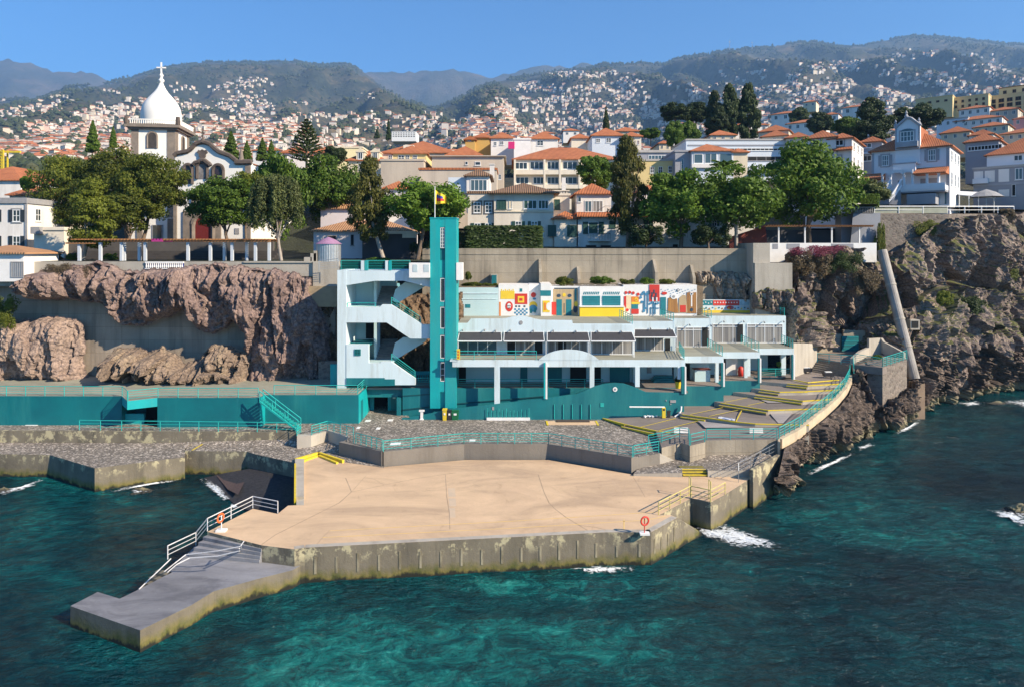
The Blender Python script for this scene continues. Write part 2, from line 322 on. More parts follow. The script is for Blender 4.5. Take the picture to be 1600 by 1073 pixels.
# windows: part of a house, front plane at y, drawn proud of the wall
def window(parent,x0,x1,z0,z1,y,frame=FRAME,pane=GLASS,shut=None,cols=2,rows=2,trim=None,side=None,fw=None,name='window',sill=True):
    """front plane y (facing -y) or side=+1/-1: plane x=y, spanning x0..x1 along y"""
    def T(mb):
        if side is None: return mb
        o=[]
        for a,b,c in mb.v: o.append((y+(side*(y-b)),a,c))
        mb.v=o
        if side==-1 or side==1: mb.f=[tuple(f) for f in mb.f]
        return mb
    w=x1-x0; hh=z1-z0; fw=fw or min(.10,w*.1); F=MB()
    F.box(x0,x0+fw,y-.07,y+.02,z0,z1); F.box(x1-fw,x1,y-.07,y+.02,z0,z1); F.box(x0+fw,x1-fw,y-.07,y+.02,z0,z0+fw); F.box(x0+fw,x1-fw,y-.07,y+.02,z1-fw,z1)
    t=fw*.45
    for i in range(1,cols): xx=x0+w*i/cols; F.box(xx-t,xx+t,y-.055,y,z0+fw,z1-fw)
    for j in range(1,rows): zz=z0+hh*j/rows; F.box(x0+fw,x1-fw,y-.05,y,zz-t*.8,zz+t*.8)
    if sill: F.box(x0-.08,x1+.08,y-.14,y+.01,z0-.09,z0-.003)
    f=T(F).build(name,frame,parent)
    T(MB().box(x0+fw*.5,x1-fw*.5,y-.025,y+.01,z0+fw*.5,z1-fw*.5)).build('pane',pane,f)
    if trim:
        t=.22; M=MB(); M.box(x0-t,x0,y-.05,y+.01,z0-t,z1+t); M.box(x1,x1+t,y-.05,y+.01,z0-t,z1+t); M.box(x0,x1,y-.05,y+.01,z1,z1+t); M.box(x0,x1,y-.048,y+.01,z0-t,z0-.1)
        T(M).build('surround',trim,f)
    if shut:
        sw=w*.52
        for a,b in ((x0-sw,x0-.02),(x1+.02,x1+sw)):
            M=MB().box(a,b,y-.09,y+.01,z0,z1)
            k=max(3,int(hh/.25))
            for q in range(k): zz=z0+hh*(q+.3)/k; M.box(a+.05,b-.05,y-.11,y-.09,zz,zz+hh/k*.4)
            T(M).build('shutter',shut,f)
    return f
# ---------------- sea ----------------
def ribbon(mb,pts,w,dz=.006,m=0,side=0):
    pts=[Vector(p) for p in pts]
    for a,b in zip(pts,pts[1:]):
        d=(b-a); n=Vector((-d.y,d.x,0)).normalized()*w
        o0,o1=(n*-.5,n*.5) if side==0 else ((Vector((0,0,0)),n) if side>0 else (-n,Vector((0,0,0))))
        up=Vector((0,0,dz)); q=[a+o0+up,b+o0+up,b+o1+up,a+o1+up]
        mb.add(q,[(0,1,2,3)],m)
def seamat():
    m,nt,b=newmat('sea_water'); 
    vw=pos(nt,(1,1.35,1)); big=noi(nt,vw,.045,8,.62,.9); mid=noi(nt,vw,.55,11,.76,1.0)
    f=math_(nt,'ADD',math_(nt,'MULTIPLY',big,.55),math_(nt,'MULTIPLY',mid,.5))
    g=nt.nodes.new('ShaderNodeNewGeometry'); s=nt.nodes.new('ShaderNodeSeparateXYZ'); nt.links.new(g.outputs['Position'],s.inputs[0])
    # shallow seabed patches close to the quay, deeper water away from it
    dx=math_(nt,'ABSOLUTE',math_(nt,'ADD',s.outputs[0],4.)); far=ramp(nt,math_(nt,'MULTIPLY',math_(nt,'ADD',dx,math_(nt,'MULTIPLY',math_(nt,'ABSOLUTE',math_(nt,'ADD',s.outputs[1],-36.)),.3)),.0167),[(.12,(0,0,0)),(.42,(1,1,1))])
    f=math_(nt,'SUBTRACT',f,math_(nt,'MULTIPLY',far,.085))
    col=ramp(nt,f,[(.36,(.0005,.014,.022)),(.46,(.001,.036,.046)),(.53,(.002,.074,.082)),(.595,(.007,.17,.16)),(.69,(.06,.44,.38))])
    rk=ramp(nt,noi(nt,pos(nt,(1,1.8,1)),.10,9,.7,.5),[(.60,(0,0,0)),(.68,(1,1,1))]); col=mixc(nt,math_(nt,'MULTIPLY',rk,.7),col,(.006,.022,.022))
    nt.links.new(col,b.inputs['Base Color']); b.inputs['Roughness'].default_value=.12; b.inputs['IOR'].default_value=1.33; b.inputs['Specular IOR Level'].default_value=.27
    w1=noi(nt,pos(nt,(1,1.9,1),(0,0,.35)),.55,6,.6,.8); w2=noi(nt,pos(nt,(1,1.8,1),(0,0,-.2)),2.2,5,.65,.5)
    n=bmp(nt,b,math_(nt,'ADD',w1,math_(nt,'MULTIPLY',w2,.40)),1.0,.75)
    return m
SEA=seamat()
def sea():
    xs=[-6000,-2500,-1000,-500,-300,-200]+list(np.arange(-140,150,1.0))+[200,300,500,1000,2500,6000]
    ys=[-2000,-800,-300,-100,-30]+list(np.arange(0,125,.8))+[150,200,300]
    V=[];
    for y in ys:
        for x in xs:
            z=0
            if -140<=x<150 and 0<=y<125:
                z=.10*noise.noise(Vector((x*.16+y*.05,y*.30,0)))+.06*noise.noise(Vector((x*.5,y*.8,3)))+.03*noise.noise(Vector((x*1.1,y*1.7,9)))
            V.append((x,y,z))
    n=len(xs); F=[(j*n+i,j*n+i+1,(j+1)*n+i+1,(j+1)*n+i) for j in range(len(ys)-1) for i in range(n-1)]
    mb=MB(); mb.add(V,F); o=mb.build('sea',SEA,loc=(0,0,0),smooth=True); tag(o,kind='structure')
sea()
def foammat():
    m,nt,b=newmat('foam'); n=noi(nt,pos(nt,(1,1.4,1)),1.6,12,.72,1.2); tc=nt.nodes.new('ShaderNodeAttribute'); tc.attribute_name='edge'; 
    a=ramp(nt,math_(nt,'ADD',n,math_(nt,'MULTIPLY',tc.outputs['Fac'],.37)),[(.66,(0,0,0)),(.80,(.9,.9,.9))])
    b.inputs['Base Color'].default_value=(.75,.8,.82,1); b.inputs['Roughness'].default_value=.7
    nt.links.new(a,b.inputs['Alpha']); return m
FOAM=foammat()
def foam(poly,name='foam',z=.12,n=26):
    # stretched disc grid with an 'edge' weight: strong in the middle, fading outwards
    pts=[G(x,y,z) for x,y in poly]; c=sum(pts,Vector())/len(pts); mb=MB(); V=[tuple(c)]; A=[1.]; k=len(pts); R=8
    for r in range(1,R+1):
        for i in range(k*4):
            a=pts[(i//4)%k].lerp(pts[(i//4+1)%k],(i%4)/4); V.append(tuple(c.lerp(a,r/R)+Vector((0,0,.05*noise.noise(a*3+c)))));A.append(1-r/R)
    K=k*4; F=[(0,1+i,1+(i+1)%K) for i in range(K)]
    for r in range(R-1):
        for i in range(K): a=1+r*K+i; b_=1+r*K+(i+1)%K; F.append((a,a+K,b_+K,b_))
    mb.add(V,F); o=mb.build(name,FOAM,loc=(0,0,0)); tag(o,kind='stuff')
    at=o.data.attributes.new('edge','FLOAT','POINT'); at.data.foreach_set('value',A); return o
foam([(1060,800),(1100,812),(1150,822),(1165,840),(1195,850),(1200,868),(1160,862),(1125,850),(1090,838),(1075,820)])
foam([(1080,812),(1110,820),(1150,836),(1135,850),(1100,842),(1085,828)],z=.16)
foam([(880,886),(930,880),(1000,882),(1014,890),(960,897),(900,897)])
foam([(300,742),(330,742),(352,762),(372,788),(356,790),(340,776),(318,758)])
foam([(355,785),(372,786),(378,794),(362,796)])
foam([(-20,768),(30,760),(70,744),(85,744),(60,758),(20,770),(-10,778)])
foam([(1530,792),(1570,790),(1620,800),(1620,830),(1590,822),(1575,808),(1548,806)])
foam([(1540,626),(1600,620),(1680,626),(1660,638),(1590,638)])
foam([(1485,628),(1530,624),(1545,632),(1510,636)])
foam([(1180,770),(1230,755),(1235,760),(1190,778)])
foam([(1330,700),(1360,690),(1372,694),(1340,706)])
foam([(200,764),(232,760),(236,768),(205,772)])
foam([(1245,742),(1290,722),(1345,700),(1350,704),(1295,730),(1250,750)])
foam([(1385,680),(1425,662),(1442,650),(1446,655),(1428,670),(1390,686)])
foam([(1085,806),(1130,812),(1190,836),(1240,852),(1225,866),(1170,862),(1110,840)])
foam([(148,768),(220,755),(300,742),(300,747),(220,760),(150,774)])
# beach pocket behind the quay
BEACH=pm('dark_gravel',(.012,.013,.018),(.035,.035,.04),4,.8,.6,20)
BEACHB=pm('brown_gravel',(.10,.065,.055),(.06,.04,.04),6,.8,.6,20)
mb=MB(); mb.prism([G(352,738,.55),G(400,730,.9),G(475,722,1.2),G(480,800,.6),G(434,806,.35),G(372,792,.06),G(345,768,.06),G(318,746,.06)],-2)
struct('beach',mb,BEACH)
mb=MB(); mb.sheet([G(338,742,.35),G(386,744,.6),G(372,772,.5),G(356,764,.3)]); struct('beach_gravel',mb,BEACHB)
# ---------------- concrete quay ----------------
ZD=2.23; ZG=1.15
Dpx=[(475,722),(475,788),(450,789),(434,802),(395,794),(324,830),(409,851),(460,857.5),(476,855),(800,838.5),(946,831),(1017,831),(1058,808),(1047,803.5),(1029,804.5),(1080,777.5),(1110.5,784),(1131,773),(1174,746),(1174,740),(990,741),(857,718),(727,718),(599,729),(530,719),(497,710)]
pier=empty('concrete_quay',G(740,850,0),'broad sandy beige concrete bathing platform standing on stained walls in the sea','quay')
mb=MB(); mb.prism([G(x,y,ZD) for x,y in Dpx],-3,0,1)
mb.build('deck',[DECK,CONCQ],pier)
# kerb strip along the seaward edge, and pale pilasters on the sea wall
k=MB(); e=[G(460,857.5,ZD),G(476,855,ZD),G(800,838.5,ZD),G(946,831,ZD),G(1017,831,ZD),G(1058,808,ZD)]
ribbon(k,e,.45,.008,side=1); k.build('edge_strip',CONCL,pier)
ea=[Vector(v) for v in e]; PILM=pm('stained_pilaster',(.30,.27,.19),(.16,.14,.09),2,.9,.4,stretch=(1,1,.4),lo=.4,hi=.6)
def along(a,b,n,w,z0,z1,pr=.035):
    d=(b-a); L=d.length; t=d.normalized(); nn=Vector((t.y,-t.x,0))
    for i in range(n):
        p=a+d*((i+.5)/n); q=[p-t*w/2,p+t*w/2]; z=[z0,z1+random.uniform(-.25,.1)]
        vs=[q[0]-nn*.02,q[1]-nn*.02,q[1]+nn*pr,q[0]+nn*pr]; V=[(v.x,v.y,z[0]) for v in vs]+[(v.x,v.y,z[1]) for v in vs]
        k=MB(); k.add(V,[(3,2,1,0),(4,5,6,7),(0,1,5,4),(1,2,6,5),(2,3,7,6),(3,0,4,7)]); k.build('pilaster',PILM,pier)
along(ea[1],ea[2],10,.14,.55,1.75); along(ea[2],ea[3],5,.14,.6,1.75); along(ea[3],ea[4],2,.14,.6,1.5); along(ea[4],ea[5],4,.12,.7,1.6)

k=MB(); 
ribbon(k,[G(504,839,ZD),G(800,824.5,ZD),G(1008,812,ZD),G(1040,806,ZD)],.08); ribbon(k,[G(515,828.5,ZD),G(800,813.5,ZD),G(1030,799,ZD)],.08); ribbon(k,[G(975,811,ZD),G(975,829,ZD)],.08)
k.build('painted_lines',pm('faded_yellow_line',(.72,.50,.16),(.66,.46,.2),3,.7,0),pier)
cr=pm('dark_crack',(.30,.215,.14),(.42,.31,.21),1.5,.9,0)
for w_,l in ((.07,[(540,746),(546,760),(549,768),(530,785),(500,800),(470,815),(430,835),(409,850)]),(.06,[(549,768),(582,761),(610,755),(650,747),(690,741),(712,738)]),(.05,[(696,741),(698,775),(702,800),(703,826)]),(.06,[(841,741),(850,768),(858,785),(868,795),(885,808),(905,820),(918,828)]),(.04,[(990,746),(999,760),(1008,776)]),(.04,[(515,828),(505,838),(492,853)]),(.04,[(905,820),(930,823),(952,828)]),(.03,[(549,768),(565,750),(572,742)]),(.03,[(600,757),(585,748),(570,745)])):
    k=MB(); ribbon(k,[G(x,y,ZD) for x,y in l],w_,.005); k.build('crack',cr,pier)
k=MB()
for a,b_,c,d in ((700,762,711,775),(701,778,712,790),(702,793,711,808)): k.sheet([G(a,b_,ZD+.004),G(c,b_,ZD+.004),G(c+1,d,ZD+.004),G(a+1,d,ZD+.004)])
k.build('repair_patches',pm('grey_patch',(.50,.40,.29),(.58,.44,.30),1.2,.9,.1),pier)
# raised strip at the left of the deck
k=MB(); k.prism([G(461,716,2.5),G(475,716,2.5),G(475,775,2.5),G(461,775,2.5)],0.2,0); k.prism([G(463,778,2.3),G(475,778,2.3),G(475,788,2.26),G(463,788,2.26)],0,0); k.build('side_ledge',CONCL,pier)
k=MB(); k.prism([G(460,723,2.56),G(462.5,723,2.56),G(462.5,777,2.56),G(459.5,777,2.56)],.3); k.build('yellow_edge',YEL,pier)
# slipway ramp wall of the notch
k=MB(); a,b_,c=G(1058,808,ZD),G(1097,835,.02),G(1047,803.5,ZD)
k.add([a,b_,(b_.x,b_.y,-2),(a.x,a.y,-2),c,(b_.x+.1,b_.y+.55,.0),(b_.x+.1,b_.y+.55,-2),(c.x,c.y,-2)],[(0,3,2,1),(4,5,6,7),(0,1,5,4),(1,2,6,5)]); k.build('sloping_wall',CONCQ,pier)
# lower grey pier
Gpx=[(110,946),(152.5,924),(187,934.5),(217,920),(261,897),(305,852),(340,838),(400,838),(460,858),(457,890),(399.5,904.5),(334,923),(300,944),(219,984)]
low=empty('grey_landing_pier',G(219,984,0),'lower grey landing pier running out to sea from the left end of the platform','pier')
P=[G(x,y,ZG) for x,y in Gpx]
# back corner points tucked under the upper deck
P[6]=G(352,852,ZG)+Vector((.3,1.5,0)); P[7]=G(410,872,ZG)+Vector((.3,1.5,0)); P[8]=G(457,890,ZG)+Vector((.3,.6,0)); P[5]=G(305,852,ZG)
mb=MB(); mb.prism(P,-3,0,1); mb.build('deck',[DECKG,CONCQ],low)
mb=MB(); a,b_=G(324,830,ZD),G(409,851,ZD); d=(b_-a); nn=Vector((-d.y,d.x,0)).normalized()*-1
for i in range(4):
    z=ZD-(i+1)*.216; o0=nn*(i*.36-.02); o1=nn*((i+1)*.36); c0=nn*(i*.05-.02); c1=nn*((i+1)*.05); U=Vector((0,0,z-ZD)); mb.prism([a+o0+U,b_+c0+U,b_+c1+U,a+o1+U],.5)
mb.build('steps',DECKG,low)
mb=MB(); a=G(261,897,ZG);b2=G(240,905,ZG); u=(G(217,921,ZG)-G(270,893,ZG)).normalized(); v=Vector((-u.y,u.x,0)); v=v if v.x<0 else -v
for i in range(6):
    p=G(268,893,ZG)+u*(i*.36)-v*.05+Vector((0,0,-.18*(i))); mb.prism([p,p+u*.4,p+u*.4+v*1.1,p+v*1.1],-2)
mb.build('sea_steps',CONCQ,low)
# handrails on the pier
WR=pm('white_rail_paint',(.62,.63,.64),(.5,.5,.5),2,.5,0)
railing([G(434,801,ZD),G(395,793,ZD),G(324,829,ZD),G(306,851,ZG),G(262,873,ZG+.35)],'white steel railing along the back of the platform and down to the grey landing pier',n=3,mat=WR,sp=2.2,h=.85)
def loosebar(name,pts,label,mat,r=.035,posts=()):
    root=empty(name,pts[0],label,'handrail'); m=MB()
    for a,b in zip(pts,pts[1:]): m.bar(a,b,r)
    m.build('bar',mat,root)
    for p in posts: MB().bar(p[0],p[1],r).build('post',mat,root)
    return root
loosebar('handrail',[G(267,887,ZG+.0)+Vector((0,0,.6)),G(217,920,ZG)],'straight white handrail slanting down beside the sea steps',WR)
p1=G(381,844.5,ZG)+Vector((0,0,.0))
loosebar('handrail',[W(257,892,39.6),W(272,880,41),W(290,866,42),W(340,860,41.6),W(375,853,41.5),W(381,845,42.3)],'curved double handrail crossing the grey steps of the pier',WR,posts=[(W(377,851,41.5),G(377,860,ZG))])
loosebar('handrail',[W(262,893,39.4),W(276,881,40.6),W(296,871,41.2),W(340,868,41),W(374,860,40.9)],'lower curved handrail in front of the double one on the grey pier',WR,posts=[(W(374,856,41),G(375,862,ZG))])
# yellow gated stair rails at the notch
YR=pm('yellow_grey_rail',(.60,.50,.12),(.45,.40,.2),3,.6,0)
railing([G(1029,804,ZD),G(1079,777,ZD),G(1110,784,ZD),G(1133,771.5,ZD)],'yellow and grey steel railing round the sea stair notch',n=3,mat=YR,sp=1.6,h=.9)
for a,l in ((G(1079.5,777,ZD),'left'),(G(1110.5,783,ZD),'right')):
    m=MB(); m.bar(a,a+Vector((0,0,1.5)),.045,8); m.bar(a+Vector((0,.5,0)),a+Vector((0,.5,1.5)),.03,8); m.bar(a+Vector((0,0,1.47)),a+Vector((0,.5,1.47)),.03,8); tag(m.build('ladder_post',YR),'tall yellow tube hoop at the %s corner of the sea stair notch'%l,'post')
# ---------------- lifebuoys ----------------
def lifebuoy(px,py,z,label,ringm,h,postm,base=True,tilt=0.6):
    p=G(px,py,z); r=empty('lifebuoy_stand',p,label,'lifebuoy')
    m=MB(); m.bar(p,p+Vector((0,0,h)),.035); m.build('post',postm,r)
    if base: MB().box(p.x-.32,p.x+.32,p.y-.22,p.y+.22,p.z,p.z+.12).build('base',PURE,r)
    m=MB(); R_=.27;n=20;k=8;V=[];F=[]
    for i in range(n):
        t=2*math.pi*i/n
        for j in range(k):
            s=2*math.pi*j/k; rr=R_+.065*math.cos(s); V.append((p.x+rr*math.cos(t)*math.cos(tilt),p.y-.12+.065*math.sin(s)+rr*math.cos(t)*math.sin(tilt),p.z+h-.12+rr*math.sin(t)))
    F=[(i*k+j,((i+1)%n)*k+j,((i+1)%n)*k+(j+1)%k,i*k+(j+1)%k) for i in range(n) for j in range(k)]
    m.add(V,F); ring=m.build('ring',ringm,r,smooth=True); 
    return r
lifebuoy(346,829,ZD,'orange lifebuoy on a white based post by the platform railing',ORG,1.05,PURE,True,1.2)
lifebuoy(1007,834,ZD,'red lifebuoy on a red post at the right corner of the platform',RED,1.05,RED,True,.3)
MB().box(0,.1,0,.1,0,.1)
# ---------------- left low cobbled terrace ----------------
mb=MB()
Lpx=[(-200,706,2.05),(78,710,2.05),(148,731,2.05),(289,713.5,2.05),(289,700,2.2),(300,692,2.4),(-200,690,2.25)]
mb.prism([G(*p) for p in Lpx],-3,0,1); struct('cobbled_quay',mb,[COB,CONCQ])
mb=MB(); L2=[(289,703.5,2.25),(386,705,2.25),(401,709.5,2.25),(460.5,722.5,2.25),(461,719,2.3),(498,707.5,2.35),(536,721,2.24),(600,730,2.24),(590,708,2.3),(530,688,2.5),(464,690,2.3),(300,688,2.3)]
mb.prism([G(*p) for p in L2],-3,0,1); struct('cobbled_landing',mb,[COB,CONCQ])
mb=MB(); mb.prism([G(235,692.5,2.3),G(465,697,2.32),G(465,681,3.3),G(465,672,3.38),G(235,682,2.4)],2,0,1); struct('cobbled_ramp',mb,[COB,CONCG])
k=MB(); ribbon(k,[G(300,703,2.26),G(322,690,2.36)],.16,.01); struct('yellow_line',k,YEL)
k=MB()
for i,(o,z) in enumerate(((0,2.5),(.45,2.38))):
    a=G(460,719,2.3)+Vector((o,-o,0)); b_=G(498,707,2.35)+Vector((o*.3,-o,0)); c=G(538,721,2.3)+Vector((-o,-o*.6,0))
    for p,q in ((a,b_),(b_,c)):
        d=(q-p).normalized(); n_=Vector((d.y,-d.x,0))*.22; k.prism([Vector((p.x,p.y,z)),Vector((q.x,q.y,z)),Vector((q.x+n_.x,q.y+n_.y,z)),Vector((p.x+n_.x,p.y+n_.y,z))],1.9)
tag(k.build('yellow_steps',YEL),'two yellow edged steps at the upper left corner of the beige platform','steps')
# ---------------- main cobbled promenade (z 3.4) ----------------
Z0=3.4
T0=[(-260,655),(-260,671),(464,675),(464,681),(486,680),(512,672.5),(546,683),(532,691),(580,701),(599,706),(725,694),(857,694),(988,715),(1031,708),(1034,701),(1030,676),(935,651)]
pts=[G(x,y,Z0) for x,y in T0]+[Vector((10,72,Z0)),Vector((-11,72,Z0)),Vector((-11,79,Z0)),Vector((-16,79,Z0)),Vector((-16,71,Z0)),Vector((-80,71,Z0))]
mb=MB(); mb.prism(pts,.5,0,1); struct('promenade',mb,[COB,CONCG])
mb=MB(); a,b_=G(1031,708,3.4),G(1056,720,2.5); mb.prism([a,b_,b_+Vector((.1,.4,0)),a+Vector((0,.5,0))],1.5); mb.build('x',CONCL); bpy.data.objects['x'].name='ramp_wall'; tag(bpy.data.objects['ramp_wall'],'pale wedge shaped wall closing the ramp at the right end of the low parapet','wall')
# parapet capping course along the low wall
def coping(pts,label,h=.12,w=.35,mat=None,cat='wall',name='low_wall',zb=None):
    m=MB(); pts=[Vector(p) for p in pts]
    for a,b in zip(pts,pts[1:]):
        d=(b-a).normalized(); n_=Vector((d.y,-d.x,0))*w/2; q=[a+n_,b+n_,b-n_,a-n_]
        vs=[v+Vector((0,0,h)) for v in q]
        if zb is None: m.add([v-Vector((0,0,.12)) for v in q]+vs,[(3,2,1,0),(4,5,6,7),(0,1,5,4),(1,2,6,5),(2,3,7,6),(3,0,4,7)])
        else: m.prism(vs,zb)
    return tag(m.build(name,mat or CONCG),label,cat)
coping([G(532,691,Z0),G(580,701,Z0),G(599,706,Z0),G(725,694,Z0),G(857,694,Z0),G(988,715,Z0)],'long low speckled grey wall between the beige platform and the cobbled promenade',h=.10,w=.4,zb=1.5,mat=CONCG)
coping([G(-260,671,Z0),G(464,675,Z0)],'straight concrete retaining wall below the left half of the cobbled promenade',h=.05,w=.35,zb=1.5,mat=CONCQ)
# low right platform
mb=MB(); LP=[(990,739.5,2.42),(1066,738,2.6),(1066,731.5,2.7),(1105,731.5,2.72),(1106,734.5,2.77),(1174,734.5,2.77),(1216,712,2.77),(1216,706,2.8),(1102,709,2.8),(1040,712,2.6),(1000,728,2.42)]
mb.prism([G(*p) for p in LP],.5,0,1); struct('cobbled_platform',mb,[COB,CONCL])
mb=MB()
for i in range(3):
    a=G(1067,743.5,ZD); b_=G(1105,743.5,ZD); z=ZD+.15*(i+1); y0=a.y-.1+.27*i; mb.box(a.x,b_.x,y0,a.y+1.5,ZD-.1,z-.04,1); mb.box(a.x,b_.x,y0-.02,y0+.16,z-.04,z,0)
st=mb.build('yellow_steps',[YEL,pm('olive_paint',(.20,.17,.04),(.15,.13,.04),2,.8,.1)]); tag(st,'three yellow edged steps from the beige platform up to the cobbles at the right','steps')
coping([G(1174,738,2.9),G(1216,714,2.9)],'low pale sea wall rising at the right end of the platform',h=.25,w=.3,zb=-2,mat=CONCQ,name='sea_wall')
mb=MB(); mb.prism([G(1174,735,2.77),G(1216,712,2.77),G(1217,700,3),G(1190,700,3)],-2,1,0); tag(mb.build('sea_wall',[CONCQ,COB]),'stained sea wall under the cobbled corner beside the dark rocks','wall')
railing([G(1154,753,ZD),G(1154,741,2.77),G(1173,731,2.8),G(1215,707,2.9)],'thin grey steel railing climbing the right corner of the platform',n=3,mat=METAL,sp=1.9,h=.95,r=.022)
# ---------------- brown terraces with yellow edges ----------------
RW=[(1215.6,686,4.1),(1247,669,4.2),(1262,656,4.4),(1287,637,4.75),(1304,622,5.2),(1318,606,5.7),(1326,590,6.1),(1327,578,6.4)]
Rp=[G(*p) for p in RW]
def terrace(front,ri,zb,extra=None,name='terrace'):
    f=[G(*p) for p in front]; back=Rp[ri:]+[Vector((43,86,f[-1].z)),Vector((14,86,f[0].z))]
    back=[Vector((p.x,p.y,f[-1].z)) for p in back]; back[-1].z=f[0].z
    m=MB(); m.prism(f+back,zb,0,1); return struct(name,m,[PAVE,CONCL])
F1=[(1015,648,3.75),(935,651,3.5),(1025,673,3.85),(1034,699,3.85),(1064,691,4.),(1078,696,4.),(1102,690,4.05),(1102,687.5,4.1),(1215.6,686,4.1)]
f=[G(*p) for p in F1]+[Rp[1],Rp[2]+Vector((0,0,-.2)),Rp[3]+Vector((0,0,-.5)),Vector((Rp[4].x,78,4.2)),Vector((14,78,3.9)),Vector((14,70.8,3.8))]
mb=MB(); mb.prism(f,.5,0,1); struct('terrace',mb,[PAVE,CONC])
FR={2:[(1066,647,4.2),(1104,652,4.3),(1150,658.5,4.35),(1180,661.5,4.35),(1264,663.5,4.35)],3:[(1126,629,4.72),(1200,640.5,4.75),(1286,637.5,4.78)],4:[(1180,617,5.1),(1254,626,5.15),(1303,622.5,5.2)],5:[(1187,608,5.5),(1218,612,5.5),(1262,611,5.55),(1316,608,5.6)],6:[(1230,599,5.9),(1262,602,5.95),(1322,598.5,6.0)]}
for k_,ri in ((2,2),(3,3),(4,4),(5,5),(6,6)):
    terrace(FR[k_],ri,2.5)
yl=MB(); dk=MB()
def edge(pts,h=.16,w=.12,two=0):
    P=[Vector(p) for p in pts]
    for a,b in zip(P,P[1:]):
        d=(b-a).normalized(); n_=Vector((d.y,-d.x,0)); n_=n_ if n_.y<0 else -n_
        q=[a+n_*.03,b+n_*.03,b-n_*w,a-n_*w]; yl.prism([v+Vector((0,0,.02)) for v in q],min(a.z,b.z)-.06)
        if two:
            q=[a+n_*.45,b+n_*.45,b,a]; dk.prism([v-Vector((0,0,.17)) for v in q],min(a.z,b.z)-.5)
            q=[a+n_*.48,b+n_*.48,b+n_*.36,a+n_*.36]; yl.prism([v-Vector((0,0,.155)) for v in q],min(a.z,b.z)-.24)
edge([G(935,651,3.52),G(975,662,3.7)]); edge([G(975,662,3.7),G(1027,673,3.87)],two=1); edge([G(1027,673,3.87),G(1062,678,3.95)])
e=[G(*p) for p in FR[2]]; edge(e[:2],two=1); edge(e[1:])
e=[G(*p) for p in FR[3]]; edge(e[:2],two=1); edge(e[1:])
e=[G(*p) for p in FR[4]]; edge(e[:2],two=1); edge(e[1:])
e=[G(*p) for p in FR[5]]; edge(e[:2],two=1); edge(e[1:])
e=[G(*p) for p in FR[6]]; edge(e[:2],two=1); edge(e[1:])
edge([G(1240,593,6.1),G(1262,597,6.12),G(1311,593,6.1)])
tag(yl.build('step_edges',YEL),kind='structure'); tag(dk.build('step_treads',PAVE),kind='structure')
k=MB()
for a,b_ in (((1000,667,3.82),(1056,653,3.85)),((1030,672,3.9),(1092,657,4.0)),((1078,647,4.3),(1140,634,4.42)),((1108,650,4.34),(1160,638.5,4.42)),((1160,638.5,4.42),(1150,658,4.38)),((1132,628,4.74),(1176,619,4.74)),((1168,633,4.76),(1215,623,4.78)),((1190,611,5.2),(1228,606,5.2))):
    ribbon(k,[G(*a),G(*b_)],.11,.012)
tag(k.build('painted_lines',YEL),kind='structure')
k=MB(); k.sheet([G(1200,642,4.37),G(1230,641,4.4),G(1239,644,4.4),G(1224,661,4.37),G(1216,661,4.37)]); k.sheet([G(1090,657,4.03),G(1150,664,4.05),G(1165,668,4.08),G(1102,668,4.07)])
k.sheet([G(1178,620,4.78),G(1228,624,4.8),G(1222,629,4.8),G(1200,629,4.8)])
for v in range(len(k.v)): k.v[v]=(k.v[v][0],k.v[v][1],k.v[v][2]+.03)
tag(k.build('paving_panels',PANEL),kind='structure')
k=MB(); k.sheet([G(1121,653,4.36),G(1124,650,4.37),G(1149,654,4.38),G(1148,657,4.37)]); o=tag(k.build('floor_sign',pm('blue_white_paint',(.10,.18,.38),(.6,.62,.66),2.5,.6,0,lo=.45,hi=.5)),'worn blue and white sign painted flat on the brown terrace','sign'); o.location.z+=.02
# beige rail wall along the cliff edge
m=MB()
for a,b_ in zip(Rp,Rp[1:]):
    d=(b_-a).normalized(); n_=Vector((d.y,-d.x,0)); q=[a-n_*.02,b_-n_*.02,b_+n_*.38,a+n_*.38]; m.prism([v+Vector((0,0,.1)) for v in q],a.z-.75)
m.prism([G(1215.2,686,4.2),G(1219,684,4.2),G(1219,690,4.1),G(1215.2,689,4.1)],2.)
tag(m.build('parapet_wall',pm('pale_beige_concrete',(.58,.48,.33),(.46,.38,.27),.8,.9,.4,dirt=((.28,.23,.17),.8,(1,1,.5)))),'pale beige parapet along the top of the dark rocks under the turquoise railing','wall')
up=Vector((.12,0,.1))
railing([p+up for p in Rp[:4]],'turquoise railing on the pale parapet above the dark rocks, nearest the sea',n=4,sp=1.1)
railing([p+up for p in Rp[3:]],'turquoise railing on the pale parapet beside the uppermost brown terraces',n=4,sp=1.1)
railing([G(1104,686.5,4.1),G(1214,686,4.1)],'turquoise railing along the front wall of the brown terrace with a white board on it',n=4,sp=2.2)
railing([G(1079,695,4.),G(1101,690,4.05)],'short turquoise railing between the stair recess and the brown terrace wall',n=3,sp=1.4)
railing([G(990,713,3.5),G(1029,706,3.5)],'turquoise railing on the wedge wall at the right end of the cobbled promenade',n=4,sp=1.5)
railing([G(1013,696,3.6),G(1034,692,3.8),G(1062,684,4.0),G(1076,686,4.0),G(1077,695,4.)],'turquoise railing bending round the stair recess behind the wedge wall',n=4,sp=1.5)
railing([G(599,705,3.5),G(725,693,3.5)],'turquoise railing on the low grey wall, left straight run',n=4,sp=2.6)
railing([G(725,693,3.5),G(857,693,3.5)],'turquoise railing on the low grey wall, middle straight run',n=4,sp=1.6)
railing([G(857,693,3.5),G(988,714,3.5)],'turquoise railing on the low grey wall, right run sloping towards the wedge',n=4,sp=1.4)
railing([G(556,692,3.45),G(597,703,3.5)],'turquoise posts and railing at the left corner of the low grey wall',n=4,sp=.7)
